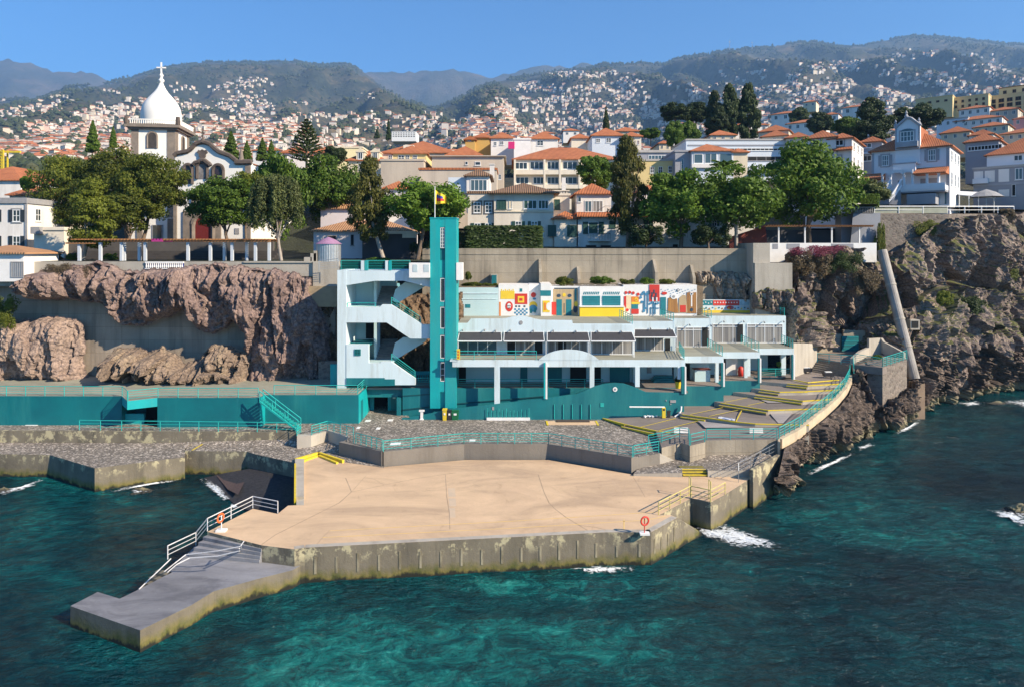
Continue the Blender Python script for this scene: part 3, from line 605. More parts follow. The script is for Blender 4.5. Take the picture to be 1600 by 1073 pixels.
railing([G(487,680,Z0),G(512,672.5,Z0),G(552,683,Z0),G(552,692,Z0)],'turquoise railing on the small beige corner wall near the foot of the metal stair',n=4,sp=1.0)
railing([G(124,671,Z0+.05),G(190,672,Z0+.05),G(463,675,Z0+.05)],'long turquoise railing along the foot path under the teal wall at the left',n=3,sp=1.9)
railing([G(464,681,Z0),G(470,676,Z0)],'tiny turquoise gate railing at the bottom of the metal stair',n=4,sp=.6)
mb=MB(); mb.prism([G(464,681,Z0+.06),G(486,680,Z0+.06),G(512,672.5,Z0+.06),G(546,683,Z0+.06),G(546,681,Z0+.06),G(512,670,Z0+.06),G(486,677,Z0+.06),G(464,678,Z0+.06)],1.8); tag(mb.build('corner_wall',CONCL),'beige concrete corner wall below the metal stair','wall')
# small things on the promenade
def board(px0,px1,py0,py1,z,label):
    a=G(px0,py1,z); b_=G(px1,py1,z); r=empty('notice_board',a,label,'sign'); h=Z_(py0,a.y)-z
    MB().box(a.x,b_.x,a.y-.05,a.y,z+h*.15,z+h*.5).build('lower_panel',PURE,r); MB().box(a.x,b_.x,a.y-.05,a.y,z+h*.6,z+h).build('upper_panel',PURE,r)
    for x in (a.x+.1,b_.x-.1): MB().box(x-.03,x+.03,a.y,a.y+.05,z,z+h).build('leg',METAL,r)
board(1053,1075,667,677,4.,'white two panel board standing in front of the bent turquoise railing')
board(1171,1192,668,677,4.1,'white two panel board by the turquoise railing of the brown terrace')
# white paving slabs lying on the cobbles
for i,(x,y,w_,l) in enumerate(((575,657,9,'white slab in the cobbles nearest the teal corner'),(610,656,9,'white slab in the cobbles in front of the dark doorway'),(560,668,5,'small white slab by the turquoise posts'),(591,669,6,'faint white slab in the middle of the cobbles'),(618,693,15,'long white slab beside the low grey wall, left one'),(738,688,9,'white slab behind the railing at the bend of the low wall'),(52,663,20,'pale slab on the path at the far left'))):
    a=G(x,y,Z0); m=MB(); m.box(a.x-w_*.03,a.x+w_*.03,a.y-.35,a.y+.35,Z0,Z0+.04); tag(m.build('paving_slab',PURE),l,'slab')
def bin_(px,py,z,mat,label,w_=.55,h=1.05,name='recycling_bin'):
    p=G(px,py,z); r=empty(name,p,label,'bin'); m=MB(); x,y=p.x,p.y
    m.add([(x-w_*.42,y-.25,z),(x+w_*.42,y-.25,z),(x+w_*.42,y+.25,z),(x-w_*.42,y+.25,z),(x-w_/2,y-.3,z+h*.9),(x+w_/2,y-.3,z+h*.9),(x+w_/2,y+.3,z+h*.9),(x-w_/2,y+.3,z+h*.9)],[(3,2,1,0),(4,5,6,7),(0,1,5,4),(1,2,6,5),(2,3,7,6),(3,0,4,7)])
    m.build('body',mat,r); m=MB(); m.box(x-w_*.54,x+w_*.54,y-.34,y+.32,z+h*.9,z+h); m.build('lid',mat,r)
    MB().box(x-w_*.2,x+w_*.2,y-.315,y-.28,z+h*.5,z+h*.68).build('label',PURE,r)
    for s in (-1,1): MB().bar((x+s*w_*.4,y+.26,z+.09),(x+s*w_*.46,y+.26,z+.09),.09,10).build('wheel',BLACK,r)
bin_(695,655.5,Z0,YEL,'yellow wheeled bin, leftmost of the three against the teal wall',.42,1.15)
bin_(702.5,655,Z0,BLACK,'black wheeled bin between the yellow and the green one',.45)
bin_(711.5,655,Z0,GREENP,'large green wheeled bin, rightmost of the three',.75)
p=G(659,655,Z0); r=empty('shower_post',p,'white T shaped post standing on the cobbles by the teal wall','post')
MB().box(p.x-.13,p.x+.13,p.y-.1,p.y+.1,Z0,Z0+.85).build('column',PURE,r); MB().box(p.x-.27,p.x+.27,p.y-.14,p.y+.14,Z0+.85,Z0+1.0).build('head',PURE,r); MB().box(p.x-.2,p.x+.2,p.y-.16,p.y+.16,Z0-.001,Z0+.1).build('foot',PURE,r)
p=G(760.5,655.5,Z0); q=G(828,655.5,Z0); r=empty('bicycle_rack',p,'white based rack of thin turquoise rods along the teal wall','rack')
MB().box(p.x,q.x,p.y-.2,p.y+.12,Z0,Z0+.24).build('base',PURE,r)
for i,hh in enumerate((1.1,.9,.85,1.05,.9,1.05,.8,.9,.8,.95,.9,1.1)):
    x=p.x+.1+(q.x-p.x-.2)*i/11; MB().bar((x,p.y-.05,Z0+.24),(x,p.y-.05,Z0+.24+hh-.1),.03,6).build('rod',TURQ,r)
p=G(1037,652,3.85); r=empty('barrier_gate',p,'yellow barrier post with a long white arm in front of the teal wall','barrier')
MB().box(p.x-.17,p.x+.17,p.y-.15,p.y+.15,p.z,p.z+1.05).build('post',YEL,r); MB().box(p.x-.12,p.x+.1,p.y-.16,p.y-.145,p.z+.75,p.z+.95).build('plate',BLACK,r)
MB().bar((p.x+.1,p.y,p.z+1.08),(p.x-3.5,p.y,p.z+1.1),.075).build('arm',PURE,r)
p=G(1044.5,651,3.85); m=MB(); m.box(p.x-.17,p.x+.17,p.y-.15,p.y+.12,p.z,p.z+.6); m.box(p.x-.2,p.x+.2,p.y-.18,p.y+.15,p.z+.6,p.z+.66); tag(m.build('waste_bin',BLACK),'small black litter bin right of the yellow barrier post','bin')
m=MB(); p=G(1016,651,3.8)
for i in range(14):
    c=p+Vector((random.uniform(-.65,.65),random.uniform(-.15,.15),.05+.06*random.random())); s=.09+.05*random.random(); m.lathe([(0.001,c.z-s),(s,c.z-s*.4),(s*.95,c.z+s*.4),(0.001,c.z+s)],7,(c.x,c.y))
tag(m.build('white_stones',PURE),'row of white stones lying at the foot of the teal wall','stones')
m=MB(); a=[W(1064.5,634,70.6),W(1064,641,70.5),W(1060.5,647,70.4),W(1054,650.5,70.3)]
for p_,q_ in zip(a,a[1:]): m.bar(p_,q_,.09,8)
tag(m.build('curved_tube',PURE),'curved white tube leaning in the corner of the teal wall','tube')
for px,py,l in ((1260,582,'dark rectangular planter with a white lining, left one below the concrete steps'),(1294,589,'dark rectangular planter, right one below the concrete steps')):
    p=G(px,py,6.05); r=empty('planter',p,l,'planter'); w_=.62
    m=MB(); m.add([(p.x-w_*.85,p.y-.3,p.z+.15),(p.x+w_*.85,p.y-.3,p.z+.15),(p.x+w_*.85,p.y+.3,p.z+.15),(p.x-w_*.85,p.y+.3,p.z+.15),(p.x-w_,p.y-.36,p.z+.6),(p.x+w_,p.y-.36,p.z+.6),(p.x+w_,p.y+.36,p.z+.6),(p.x-w_,p.y+.36,p.z+.6)],[(3,2,1,0),(4,5,6,7),(0,1,5,4),(1,2,6,5),(2,3,7,6),(3,0,4,7)]); m.build('box',BLACK,r)
    MB().box(p.x-w_*.6,p.x+w_*.6,p.y-.2,p.y+.2,p.z+.6,p.z+.68).build('lining',PURE,r)
    for sx in (-1,1): MB().box(p.x+sx*w_*.75-.05,p.x+sx*w_*.75+.05,p.y-.2,p.y+.2,p.z,p.z+.15).build('foot',METAL,r)
# ---------------- teal pool block at the left ----------------
ZU=6.3; YA=68.6; YB=67.9; YC=69.25
pool=empty('pool_building',(X_(300,YB),YB,Z0),'long low teal block with a flat deck roof below the mauve cliff','building')
def xzpx(mb,poly,y0,y1,m=0): return mb.xz([(X_(px,y0),Z_(py,y0)) for px,py in poly],y0,y1,m)
m=MB(); xA=X_(190,YA); xB0=X_(246,YB); xB1=X_(406,YB); xC1=X_(560,YC)
m.box(-90,xA,YA,79,Z0-1,ZU); m.box(xA,xB0,YA+2.6,79,Z0-1,ZU-.012); m.box(xB0,xB1,YB,79,Z0-1,ZU); m.box(xB1,xC1,YC,79,Z0-1,ZU-.006); m.build('wall',TEAL,pool)
MB().box(xC1,xC1+.05,YC,73.6,Z0-1,ZU-.03).build('side_wall',TEALB,pool); MB().box(xB1,xB1+.04,YB,YC,Z0-1,ZU-.03).build('side_wall',TEALB,pool)  # right-facing skins in brighter teal: sunlight put into the colour
m=MB(); m.prism([G(-300,617.5,ZU)+Vector((0,.1,.01)),Vector((xA,YA+.1,ZU+.01)),G(199,626,ZU)+Vector((0,0,.01)),Vector((xB0,YB+.1,ZU+.01)),Vector((xB1-.1,YB+.1,ZU+.01)),Vector((xB1-.1,YC+.1,ZU+.01)),Vector((xC1-.1,YC+.1,ZU+.01)),Vector((xC1-.1,79.5,ZU+.01)),Vector((-90,79.5,ZU+.01))],ZU-.02); m.build('roof_deck',ROOFD,pool)
m=MB(); m.prism([Vector((xA,YA+.05,ZU)),G(199,626,ZU)+Vector((0,-.02,0)),Vector((xB0,YB+.02,ZU)),Vector((xB0,YB+2,ZU)),Vector((xA,YA+2,ZU))],ZU-.85); m.build('overhang',TEALB,pool)  # sunlit parapet, its light painted in as brighter teal
m=MB(); a=G(193,662.5,Z0); m.box(a.x,a.x+1.9,a.y+.3,a.y+.55,Z0,Z0+1.0); m.build('screen_wall',TEALB,pool)  # sunlight on this low wall painted in as brighter teal
m=MB(); m.box(X_(219,70),X_(243,70),YA+2.55,YA+2.62,Z0,Z0+2.0); m.build('doorway',DARK,pool)
m=MB(); m.box(xC1+.045,xC1+.09,YC+.9,YC+1.8,Z0,Z0+2.1); m.build('door',TEAL,pool)
railing([G(-200,617,ZU),Vector((xA,YA+.1,ZU)),G(199,625.5,ZU)],'turquoise railing along the left half of the flat roof above the teal wall',n=4,sp=1.9)
railing([G(200,625.5,ZU),Vector((xB0,YB+.1,ZU)),Vector((xB1-.2,YB+.1,ZU))],'turquoise railing from the angled overhang along the middle teal wall',n=4,sp=2.1)
railing([Vector((xB1+.9,YC+.1,ZU)),Vector((xC1-.1,YC+.1,ZU)),Vector((xC1-.1,73.4,ZU))],'turquoise railing around the right corner of the pool block roof',n=4,sp=2.3)
# metal stair
st=empty('metal_stair',G(470,660,Z0),'turquoise open metal stair slanting down the teal wall at the left','stair')
a=Vector((X_(411,67.6),67.6,ZU-.1)); b_=Vector((X_(470,67.0),67.0,Z0+.1)); 
for dy in (0,.9):
    m=MB(); m.bar(a+Vector((0,dy-.9,0)),b_+Vector((0,dy-.9,0)),.11,4); m.build('stringer',TURQ,st)
for i in range(15):
    p=a.lerp(b_,(i+.5)/15); m=MB(); m.box(p.x-.16,p.x+.16,p.y-.9,p.y,p.z+.08,p.z+.13); m.build('step',TURQ,st)
for dy in (0,-.9):
    m=MB(); m.bar(a+Vector((0,dy,1)),b_+Vector((0,dy,1)),.05); m.bar(a+Vector((0,dy,.55)),b_+Vector((0,dy,.55)),.03,4)
    for t in (0,.33,.66,1): p=a.lerp(b_,t)+Vector((0,dy,0)); m.bar(p,p+Vector((0,0,1)),.04)
    m.build('handrail',TURQ,st)
# ---------------- stair building ----------------
YS=72.5
sb=empty('stair_building',(X_(600,YS),YS,ZU),'white and pale blue open stair block between the mauve cliff and the teal tower','building')
m=MB(); m.box(X_(527,YS),X_(541,YS),YS,YS+5,ZU,18.8); m.build('left_pillar',WHITE,sb)
m=MB(); xzpx(m,[(541,423),(672,423),(672,449),(630,439),(586,439),(541,446)],YS+.02,YS+.5); m.build('top_beam',WHITE,sb)
m=MB(); xzpx(m,[(541,480),(594,480),(597,476),(611,476),(660,507),(672,507),(672,529),(641,529),(604,504),(541,504)],YS+.02,YS+.4); m.build('landing_beam',WHITE,sb)
m=MB(); xzpx(m,[(541,538),(576,538),(576,567),(594,567),(596,564.5),(611,564.5),(649,591),(649,601),(541,601)],YS-.05,YS+.4); m.build('lower_wall',WHITE,sb)
m=MB(); xzpx(m,[(541,590),(601,590),(601,592),(617,592),(617,602),(541,602)],YS-.1,YS-.055); m.build('plinth',TEAL,sb)
m=MB(); m.box(X_(541,YS),X_(577,YS),YS+.4,YS+5,Z_(539,YS)-.1,Z_(539,YS)); m.build('ledge_roof',TEAL,sb)
f=window(sb,X_(554,YS),X_(564,YS),Z_(555,YS),Z_(545,YS),YS-.05,frame=TEAL,pane=DARK,cols=4,rows=4,sill=False,name='grille')
m=MB(); m.box(X_(541,YS),X_(672,YS),YS+.5,YS+5.4,18.2,18.76); m.build('roof_slab',WHITE,sb)
m=MB(); m.box(X_(541,77),X_(587,77),77,77.3,ZU,18.3); m.box(X_(586,75.8),X_(590,75.8),75.2,77.3,ZU,18.3); m.build('back_wall',PALE,sb)
m=MB(); m.box(X_(590,80.),X_(622,80.),79.,79.3,13,18.3); m.build('glass_block_wall',pm('mint_glass_block',(.45,.62,.56),(.38,.56,.52),1,.3,.1),sb)
m=MB(); m.box(X_(541,YS),X_(612,YS),YS+.4,77,14.6,14.85); m.box(X_(541,YS),X_(612,YS),YS+.4,77,Z_(567,YS)-.15,Z_(567,YS)); m.build('landing',PALE,sb)
for z0,py in ((Z_(478,YS),0),(Z_(567,YS),0)):
    m=MB()
    for i in range(8): m.box(X_(588,75),X_(613,75),75.1+i*.42,75.1+(i+1)*.42+.3,z0-.2,z0+.22*(i+1))
    m.build('steps',pm('grey_steps',(.22,.20,.18),(.16,.15,.14),2,.8,.1),sb)
for pl in ([(633,441),(665,447),(622,473.5),(613,470),(618,452)],[(668,528),(664,534),(621,560),(612,558),(617,536),(630,527)]): m=MB(); xzpx(m,pl,74.6,74.85); m.build('flight_parapet',PALE,sb)
m=MB(); m.box(X_(613,78.5),X_(672,78.5),78.5,79,ZU,Z_(590,78.5)); m.build('rear_wall',TEAL,sb)
m=MB(); m.box(X_(572,77),X_(592,77),76.9,76.99,Z_(529,77),Z_(505,77)); m.build('opening',DARK,sb)
m=MB(); m.box(X_(641,76),X_(672,76),76,76.3,Z_(585,76),Z_(580,76))
for i in range(9): m.box(X_(643,76)+i*.24,X_(643,76)+i*.24+.12,75.98,76.2,ZU,Z_(584.9,76))
m.build('balustrade',TEALB,sb)
for l,a,b_ in (('upper',(611,476),(657,507)),('lower',(611,564),(648,591))):
    A=Vector((X_(a[0],YS),YS+.2,Z_(a[1],YS))); B=Vector((X_(b_[0],YS),YS+.2,Z_(b_[1],YS)))
    railing([A,B],'turquoise slanting stair railing on the %s flight of the white stair block'%l,h=.75,n=3,sp=9)
railing([Vector((X_(542,YS),YS+.25,14.75)),Vector((X_(586,YS),YS+.25,14.75))],'thin turquoise rail across the upper left opening of the stair block',h=.55,n=2,sp=4)
railing([G(572,606.5,ZU),Vector((X_(671,73.4),73.4,ZU))],'turquoise railing over the dark doorway, between the pool block and the tower',h=.95,n=4,sp=9)
zt=18.76
for x0,x1,l in ((532,563,'first'),(571,601,'second'),(609,640,'third')):
    railing([Vector((X_(x0,YS),YS+.2,zt)),Vector((X_(x1,YS),YS+.2,zt))],'turquoise roof railing of the stair block, %s bay from the left'%l,h=1.05,n=6,sp=4)
m=MB()
for x0,x1,ma in ((564,569,0),(569.3,574.5,1),(602,606,0),(607,611,1)): m.box(X_(x0,YS),X_(x1,YS),YS,YS+.4,zt,zt+1.05,ma)
m.build('roof_posts',[WHITE,TEALB],sb)
# ---------------- lift tower ----------------
YT=72.0; zt=Z_(342,YT)
tw=empty('elevator_tower',(X_(693,YT),YT,ZU),'tall slim teal tower with a strip of narrow windows and a flagpole on top','tower')
m=MB(); x0,x1=X_(672,YT),X_(713,YT); ca,cb=X_(687.5,YT),X_(695.5,YT)
m.box(x0,ca,YT,YT+3.1,ZU-2,zt); m.box(cb,x1,YT,YT+3.1,ZU-2,zt); m.box(ca,cb,YT+.3,YT+3.1,ZU-2,zt-.3); m.box(ca,cb,YT+.02,YT+3.0,Z_(355,YT),zt-.012)
for a,b_ in ((407,434),(472,479),(514,523),(560,565),(596,612)): m.box(ca,cb,YT+.06 if a!=407 else YT+.18,YT+.4,Z_(b_,YT),Z_(a,YT))
m.build('shaft',TEALB,tw)
for a,b_,r_,p_ in ((356,388,6,GLASSB),(435,471.5,1,GLASS),(480,513.5,1,GLASS),(524,559.5,1,GLASS),(566,595.5,3,GLASS)): window(tw,ca+.03,cb-.03,Z_(b_,YT),Z_(a,YT),YT+.12,cols=1 if r_!=6 else 2,rows=r_,pane=p_,fw=.06,sill=False)
m=MB(); m.box(ca+.02,cb-.02,YT+.2,YT+.29,Z_(406,YT),Z_(389,YT)); m.build('louvre_panel',TEAL,tw)
m=MB(); m.box(x0-.05,x1+.05,YT-.04,YT+3.15,zt,zt+.12); m.build('cap',TEALB,tw)
m=MB(); m.box(X_(640,YT),x0,YT-.35,YT+1.6,Z_(434,YT),Z_(411,YT)); m.box(x1,X_(722,YT),YT-.05,YT+2.2,Z_(438,YT),Z_(411,YT)); m.build('white_balcony',PURE,tw)
for a,b_ in ((646,653),(663,671)): MB().box(X_(a,YT),X_(b_,YT),YT-.38,YT-.351,Z_(425,YT),Z_(413.5,YT)).build('frosted_panel',pm('frosted_panel',(.50,.60,.62),(.45,.55,.58),1,.3,0),tw)
fp=empty('flagpole',(X_(679.5,YT+.8),YT+.8,zt+.12),'white flagpole with a yellow, blue and red flag on top of the teal tower','flagpole')
xp=X_(679.5,YT+.8); m=MB(); m.bar((xp,YT+.8,zt+.12),(xp,YT+.8,Z_(290,YT)),.045,8); m.build('pole',PURE,fp)
m=MB(); n=10;V=[];F=[];ms=[]
z1=Z_(296,YT); 
for i in range(n+1):
    t=i/n; top=z1-t*.75-.05*math.sin(t*6); hgt=1.5*(1-t*.45)-.1*t; y=YT+.8+.16*math.sin(t*9)
    for j in range(5): V.append((xp+.05+t*1.15,y,top-hgt*j/4))
for i in range(n):
    for j in range(4): F.append((i*5+j,i*5+j+1,i*5+j+6,i*5+j+5)); ms.append([0,1 if i<7 else 0,2 if i<8 else 0,0][j] if i>0 else 0)
m.add(V,F); m.m=ms; m.build('flag',[pm('flag_yellow',(.80,.55,.02),(.75,.5,.02),1,.7,0),pm('flag_blue',(.02,.05,.35),(.02,.05,.3),1,.7,0),pm('flag_red',(.6,.03,.03),(.55,.03,.03),1,.7,0)],fp)
# ---------------- main bathing complex ----------------
bc=empty('bathing_complex',(4,71,Z0),'long white and teal terraced bathing building with awnings and stepped bays','building')
XL,XR=-6.2,18.0; YF=71.0; YG=74.5; ZB=9.55; ZR=12.9
def part(mb,name,mat): return mb.build(name,mat,bc)
# teal back wall of the ramp, arcade floor
m=MB(); m.box(X_(629,72.6),XR,72.6,72.9,Z0-1,ZU-.01); part(m,'ramp_wall',TEAL)
m=MB(); xzpx(m,[(629,617.5),(705,612.5),(705,614),(629,619)],72.55,72.6); xzpx(m,[(629,639),(720,629),(850,618),(850,619.5),(720,630.5),(629,640.5)],72.5,72.6); part(m,'ramp_shadow_band',pm('shadow_teal',(.0,.06,.07),(.0,.06,.07),1,.6,0))  # thin dark strips paint the shadow lines onto the teal wall
YW=70.85
m=MB(); xzpx(m,[(640,656),(640,651),(660,648),(700,639.5),(731,635.5),(772,631),(849,622),(900,615),(914,609.5),(930,603),(945,599),(960,597.7),(975,599),(990,604),(1010,612.5),(1066,613.5),(1069,613.5),(1069,656)],YW,YW+.25); part(m,'curved_front_wall',TEAL)
m=MB(); m.box(X_(628,YW),X_(640,YW),YW,YW+.3,Z0-.5,Z_(653,YW)); part(m,'wall_end',TEAL)
m=MB(); m.box(X_(573,73.5),X_(629,73.5),73.3,79,ZU-1.1,ZU-.02); m.box(X_(622,73.5),X_(629,73.5),72.6,74.8,Z0-.5,ZU-1); part(m,'doorway_lintel',TEAL)
m=MB(); m.box(X_(571,75),X_(584,75),75,75.3,Z0-.5,ZU-1); m.box(X_(606,75),X_(623,75),75,75.3,Z0-.5,ZU-1); part(m,'doorway_jamb',TEALB)
m=MB(); m.box(X_(583,78),X_(607,78),77,77.1,Z0-.5,ZU-1); part(m,'dark_passage',DARK)
m=MB(); m.box(X_(611,75),X_(621,75),74.93,74.999,Z0,Z0+2.3); d=part(m,'door',TEAL); MB().box(X_(614,75),X_(618,75),74.9,74.93,Z0+1.3,Z0+1.6).build('sign',PURE,d)
m=MB(); m.box(-15.6,18.3,72.9,79,ZU-.2,ZU); part(m,'arcade_floor',pm('brown_floor',(.20,.175,.16),(.16,.14,.13),1,.6,.05))
m=MB(); m.box(18.3,22.7,73.7,79.5,ZU-.2,ZU+.0); m.box(22.7,27.7,76.6,83,ZU-.2,ZU); m.box(27.7,33,79.5,86,ZU-.2,ZU); m.box(18.0,18.3,71.1,79,ZU-.2,ZU-.01); m.box(12,18.1,YW+.26,73.2,ZU-.2,ZU-.02); part(m,'bay_floor',PAVE)
# arcade back wall
m=MB(); m.box(-8,13.5,76,76.3,ZU,ZB); m.box(13.5,18.2,77.6,77.9,ZU,ZB); m.box(13.4,13.6,75.5,77.9,ZU,ZB); part(m,'arcade_back_wall',PALE)
for a,b_,t,ma,n_ in ((717,728,573,'DARK','doorway'),(813,824,574,'T','door'),(855,878,572,'T','shutter_panel'),(891,916,572,'DARK','doorway'),(929,939,572,'DARK','doorway'),(953,984,572,'T','shutter_panel')):
    m=MB(); m.box(X_(a,75.9),X_(b_,75.9),75.9,76.05,ZU,ZB-.75 if n_=='door' else ZB-.4); part(m,n_,DARK if ma=='DARK' else TEAL)
m=MB(); m.box(X_(805,75.9),X_(809,75.9),75.95,76.02,8.3,8.65); part(m,'picture_frame',BLACK)
p_=(X_(1012,77.5)); m=MB(); m.box(X_(1011,77.5),X_(1018,77.5),77.5,77.58,7.0,8.2); part(m,'notice_panel',GREYT)
for i in range(3): m=MB(); m.box(X_(1020,76)+.15*i,X_(1052,76),75.6+.32*i,76.9,ZU,ZU+.2*(i+1)); part(m,'step',TEAL)
# slab, beams, arch
m=MB(); m.box(XL,XR,YF,YG+3,ZB-.72,ZB-.02); m.box(XL-.25,XL+.6,YF-.05,YF+2,ZB-.15,ZB+.0); part(m,'balcony_slab',WHITE)
m=MB(); m.box(XL,XR,YF+.2,YG+2.9,ZB-.02,ZB+.01); part(m,'balcony_floor',ROOFD)
m=MB(); arc=[(836,562.5)]+[(888.5+52.5*math.cos(t),575-29*math.sin(t)) for t in np.linspace(math.pi-.45,.45,14)]+[(941,562.5)]
xzpx(m,arc,YF-.03,YF+.18); part(m,'arch_parapet',WHITE)
for a,b_,bo in ((772.5,781,631.5),(921.5,928.5,606),(992.5,999.5,604),(1059,1063.5,592)): m=MB(); m.box(X_(a,YF),X_(b_,YF),YF-.02,YF+.35,Z_(bo,YF),ZB-.7); part(m,'pillar',WHITE)
for a,b_,mt in ((849.7,852.3,TEALB),(852.5,855.2,PURE)): m=MB(); m.box(X_(a,YF-.2),X_(b_,YF-.2),YF-.25,YF-.03,Z_(622,YF),Z_(566,YF)); part(m,'pipe',mt)
def bayedge(px0,px1,px2,Y,zt_,zb_): 
    for a,b_,mt in ((px0,px1,TEAL),(px1+.2,px2,PURE)): m=MB(); m.box(X_(a,Y),X_(b_,Y),Y-.22,Y+.02,zb_,zt_); part(m,'pipe',mt)
bayedge(1064,1069,1071.5,YF-.05,8.9,Z_(614,YF)); bayedge(1126,1129,1131.5,73.3,8.9,Z_(603,73.3)); bayedge(1183.5,1186,1188.5,76.3,8.9,Z_(597,76.3)); bayedge(1236,1238.5,1241,79.,8.9,Z_(592,79))
# stepped bays: teal base, slab, roof
BAY=[(18.05,22.75,73.4,80.5,Z_(632,73.4)),(22.75,27.75,76.4,83.7,Z_(618.5,76.4)),(27.75,32.65,79.1,83.7,5.2)]
for i,(a,b_,y0,yg,zb_) in enumerate(BAY):
    m=MB(); m.box(a,b_,y0,yg+1,ZB-.70,ZB-.02); part(m,'balcony_slab',WHITE); m=MB(); m.box(a,b_,y0+.15,yg,ZB-.02,ZB+.012); part(m,'balcony_floor',ROOFD)
    if i<2: m=MB(); m.box(a,b_-.0,y0+.02,y0+.25,2.6,ZU+.02); m.box(b_-.12,b_,y0+.25,y0+3.2,2.6,ZU-.0); part(m,'base_wall',TEAL)
m=MB(); [m.box(27.9,32.5-.3*i,79.0+.3*i,80.5,5.3,5.5+.2*i) for i in range(5)]; part(m,'teal_steps',TEALB)
for a,b_,y0,ph in ((18.4,22.4,77.6,0),(22.9,27.0,80.6,0),(27.9,31.2,83.3,0)): m=MB(); m.box(a,b_,y0,y0+.2,ZU,ZB-.7); part(m,'bay_back_wall',PALE)
for a,b_,y0 in ((1118,1123,75.8),(1163,1168,78.5),(1167,1172.5,79.5),(1221,1228,80.2)): m=MB(); m.box(X_(a,y0),X_(b_,y0),y0,y0+.35,ZU,ZB-.7); part(m,'pillar',WHITE)
m=MB(); m.box(X_(1085,76.5),X_(1109,76.5),76.3,77.2,ZU,7.6); c=part(m,'bar_counter',PALE); MB().box(X_(1084,76.5),X_(1110,76.5),76.2,77.3,7.6,7.68).build('counter_top',pm('red_brown_top',(.2,.05,.03),(.2,.05,.03),1,.5,0),c)
m=MB(); m.box(X_(1133,80.2),X_(1152,80.2),80.1,80.3,ZU,8.7); part(m,'white_partition',PURE)
m=MB(); m.box(X_(1072,77.4),X_(1078,77.4),77.4,77.5,ZU,ZB-.75); m.box(X_(1130,80.),X_(1134,80.),80,80.3,ZU,ZB-.75); part(m,'dark_opening',DARK)
def lz(name,label,cat,prof,c,z,mat,n=12): m=MB(); m.lathe([(r_,zz+z) for r_,zz in prof],n,c); return tag(m.build(name,mat,smooth=True),label,cat)
m=MB(); p=Vector((X_(1157.5,79.6),79.6,ZU)); m.lathe([(.001,ZU),(.3,ZU),(.36,ZU+.5),(.3,ZU+.95),(.16,ZU+1.1),(.001,ZU+1.15)],12,(p.x,p.y)); tag(m.build('red_container',RED,smooth=True),'rounded red container standing in the third bay beside the white partition','container')
# upper storey boxes
def glazed(px0,px1,pyt,pyb,Y,cols,curt,rows=1,name='glazing'):
    return window(bc,X_(px0,Y),X_(px1,Y),Z_(pyb,Y),Z_(pyt,Y),Y,cols=cols,rows=rows,pane=curt,fw=.09,sill=False,name=name)
m=MB(); m.box(X_(714,YG),X_(991,YG),YG,84,ZB,ZR-.012); m.box(X_(991,YG)-.1,X_(1054.5,77.3),77.3,84,ZB,ZR-.02); m.box(X_(1054,77.3),X_(1112,80.5),80.5,84.5,ZB,ZR-.03); m.box(X_(1111,83.7)-.2,X_(1228,83.7),83.7,88,ZB,ZR-.04); part(m,'upper_wall',WHITE)
m=MB(); m.box(-6,X_(991,YG)-.3,YG+.3,84,ZR-.01,ZR); m.box(X_(991,YG)-.3,X_(1054,77.3)-.2,77.5,84,ZR-.01,ZR+.003); m.box(X_(1054,77.3)-.2,X_(1111,80.5),80.7,85.5,ZR-.01,ZR+.006); m.box(X_(1111,80.5),X_(1226,83.7),84,88,ZR-.01,ZR+.009); part(m,'roof_deck',ROOFD)
m=MB(); px=[(716,519),(716,505),(730,505),(736,498),(783,498),(790,497.5),(800,495),(812,493.6),(824,495),(836,498.5),(845,500),(894,500.5),(895,506.5),(990,507.5),(990,519)]
xzpx(m,px,YG-.06,YG+.15); part(m,'wavy_parapet',WHITE)
m=MB(); c=(X_(814,YG),Z_(504,YG)); m.xz([(c[0]+.2*math.cos(t),c[1]+.23*math.sin(t)) for t in np.linspace(0,2*math.pi,14)[:-1]],YG-.1,YG-.05); part(m,'round_vent',GREYT)
m=MB(); c=(X_(961,YW),Z_(607.5,YW)); m.xz([(c[0]+.24*math.cos(t),c[1]+.24*math.sin(t)) for t in np.linspace(0,2*math.pi,14)[:-1]],YW-.06,YW-.01); o=part(m,'round_clock',PURE); m=MB(); m.xz([(c[0]+.12*math.cos(t),c[1]+.12*math.sin(t)) for t in np.linspace(0,2*math.pi,10)[:-1]],YW-.08,YW-.061); m.build('dial',GREYT,o)
m=MB(); m.box(X_(938,YW),X_(943.5,YW),YW-.05,YW-.01,Z_(635,YW),Z_(629,YW)); part(m,'turquoise_plate',TURQ)
m=MB(); m.box(X_(1047,YW),X_(1056,YW),YW-.05,YW-.01,Z_(628.5,YW),Z_(624.5,YW)); m.box(X_(1047,YW),X_(1049,YW),YW-.05,YW-.01,Z_(631.5,YW),Z_(630,YW)); m.box(X_(1040,YW),X_(1041.5,YW),YW-.05,YW-.01,Z_(626,YW),Z_(624,YW)); m.box(X_(769,YW),X_(772,YW),YW-.05,YW-.01,Z_(640,YW),Z_(635,YW)); part(m,'grey_plate',GREYT)
for x in (866,880,894,908,922): m=MB(); m.bar((X_(x,YW),YW-.06,Z0+.1),(X_(x,YW),YW-.06,Z_(631,YW)),.04,5); part(m,'wall_rod',TURQ)
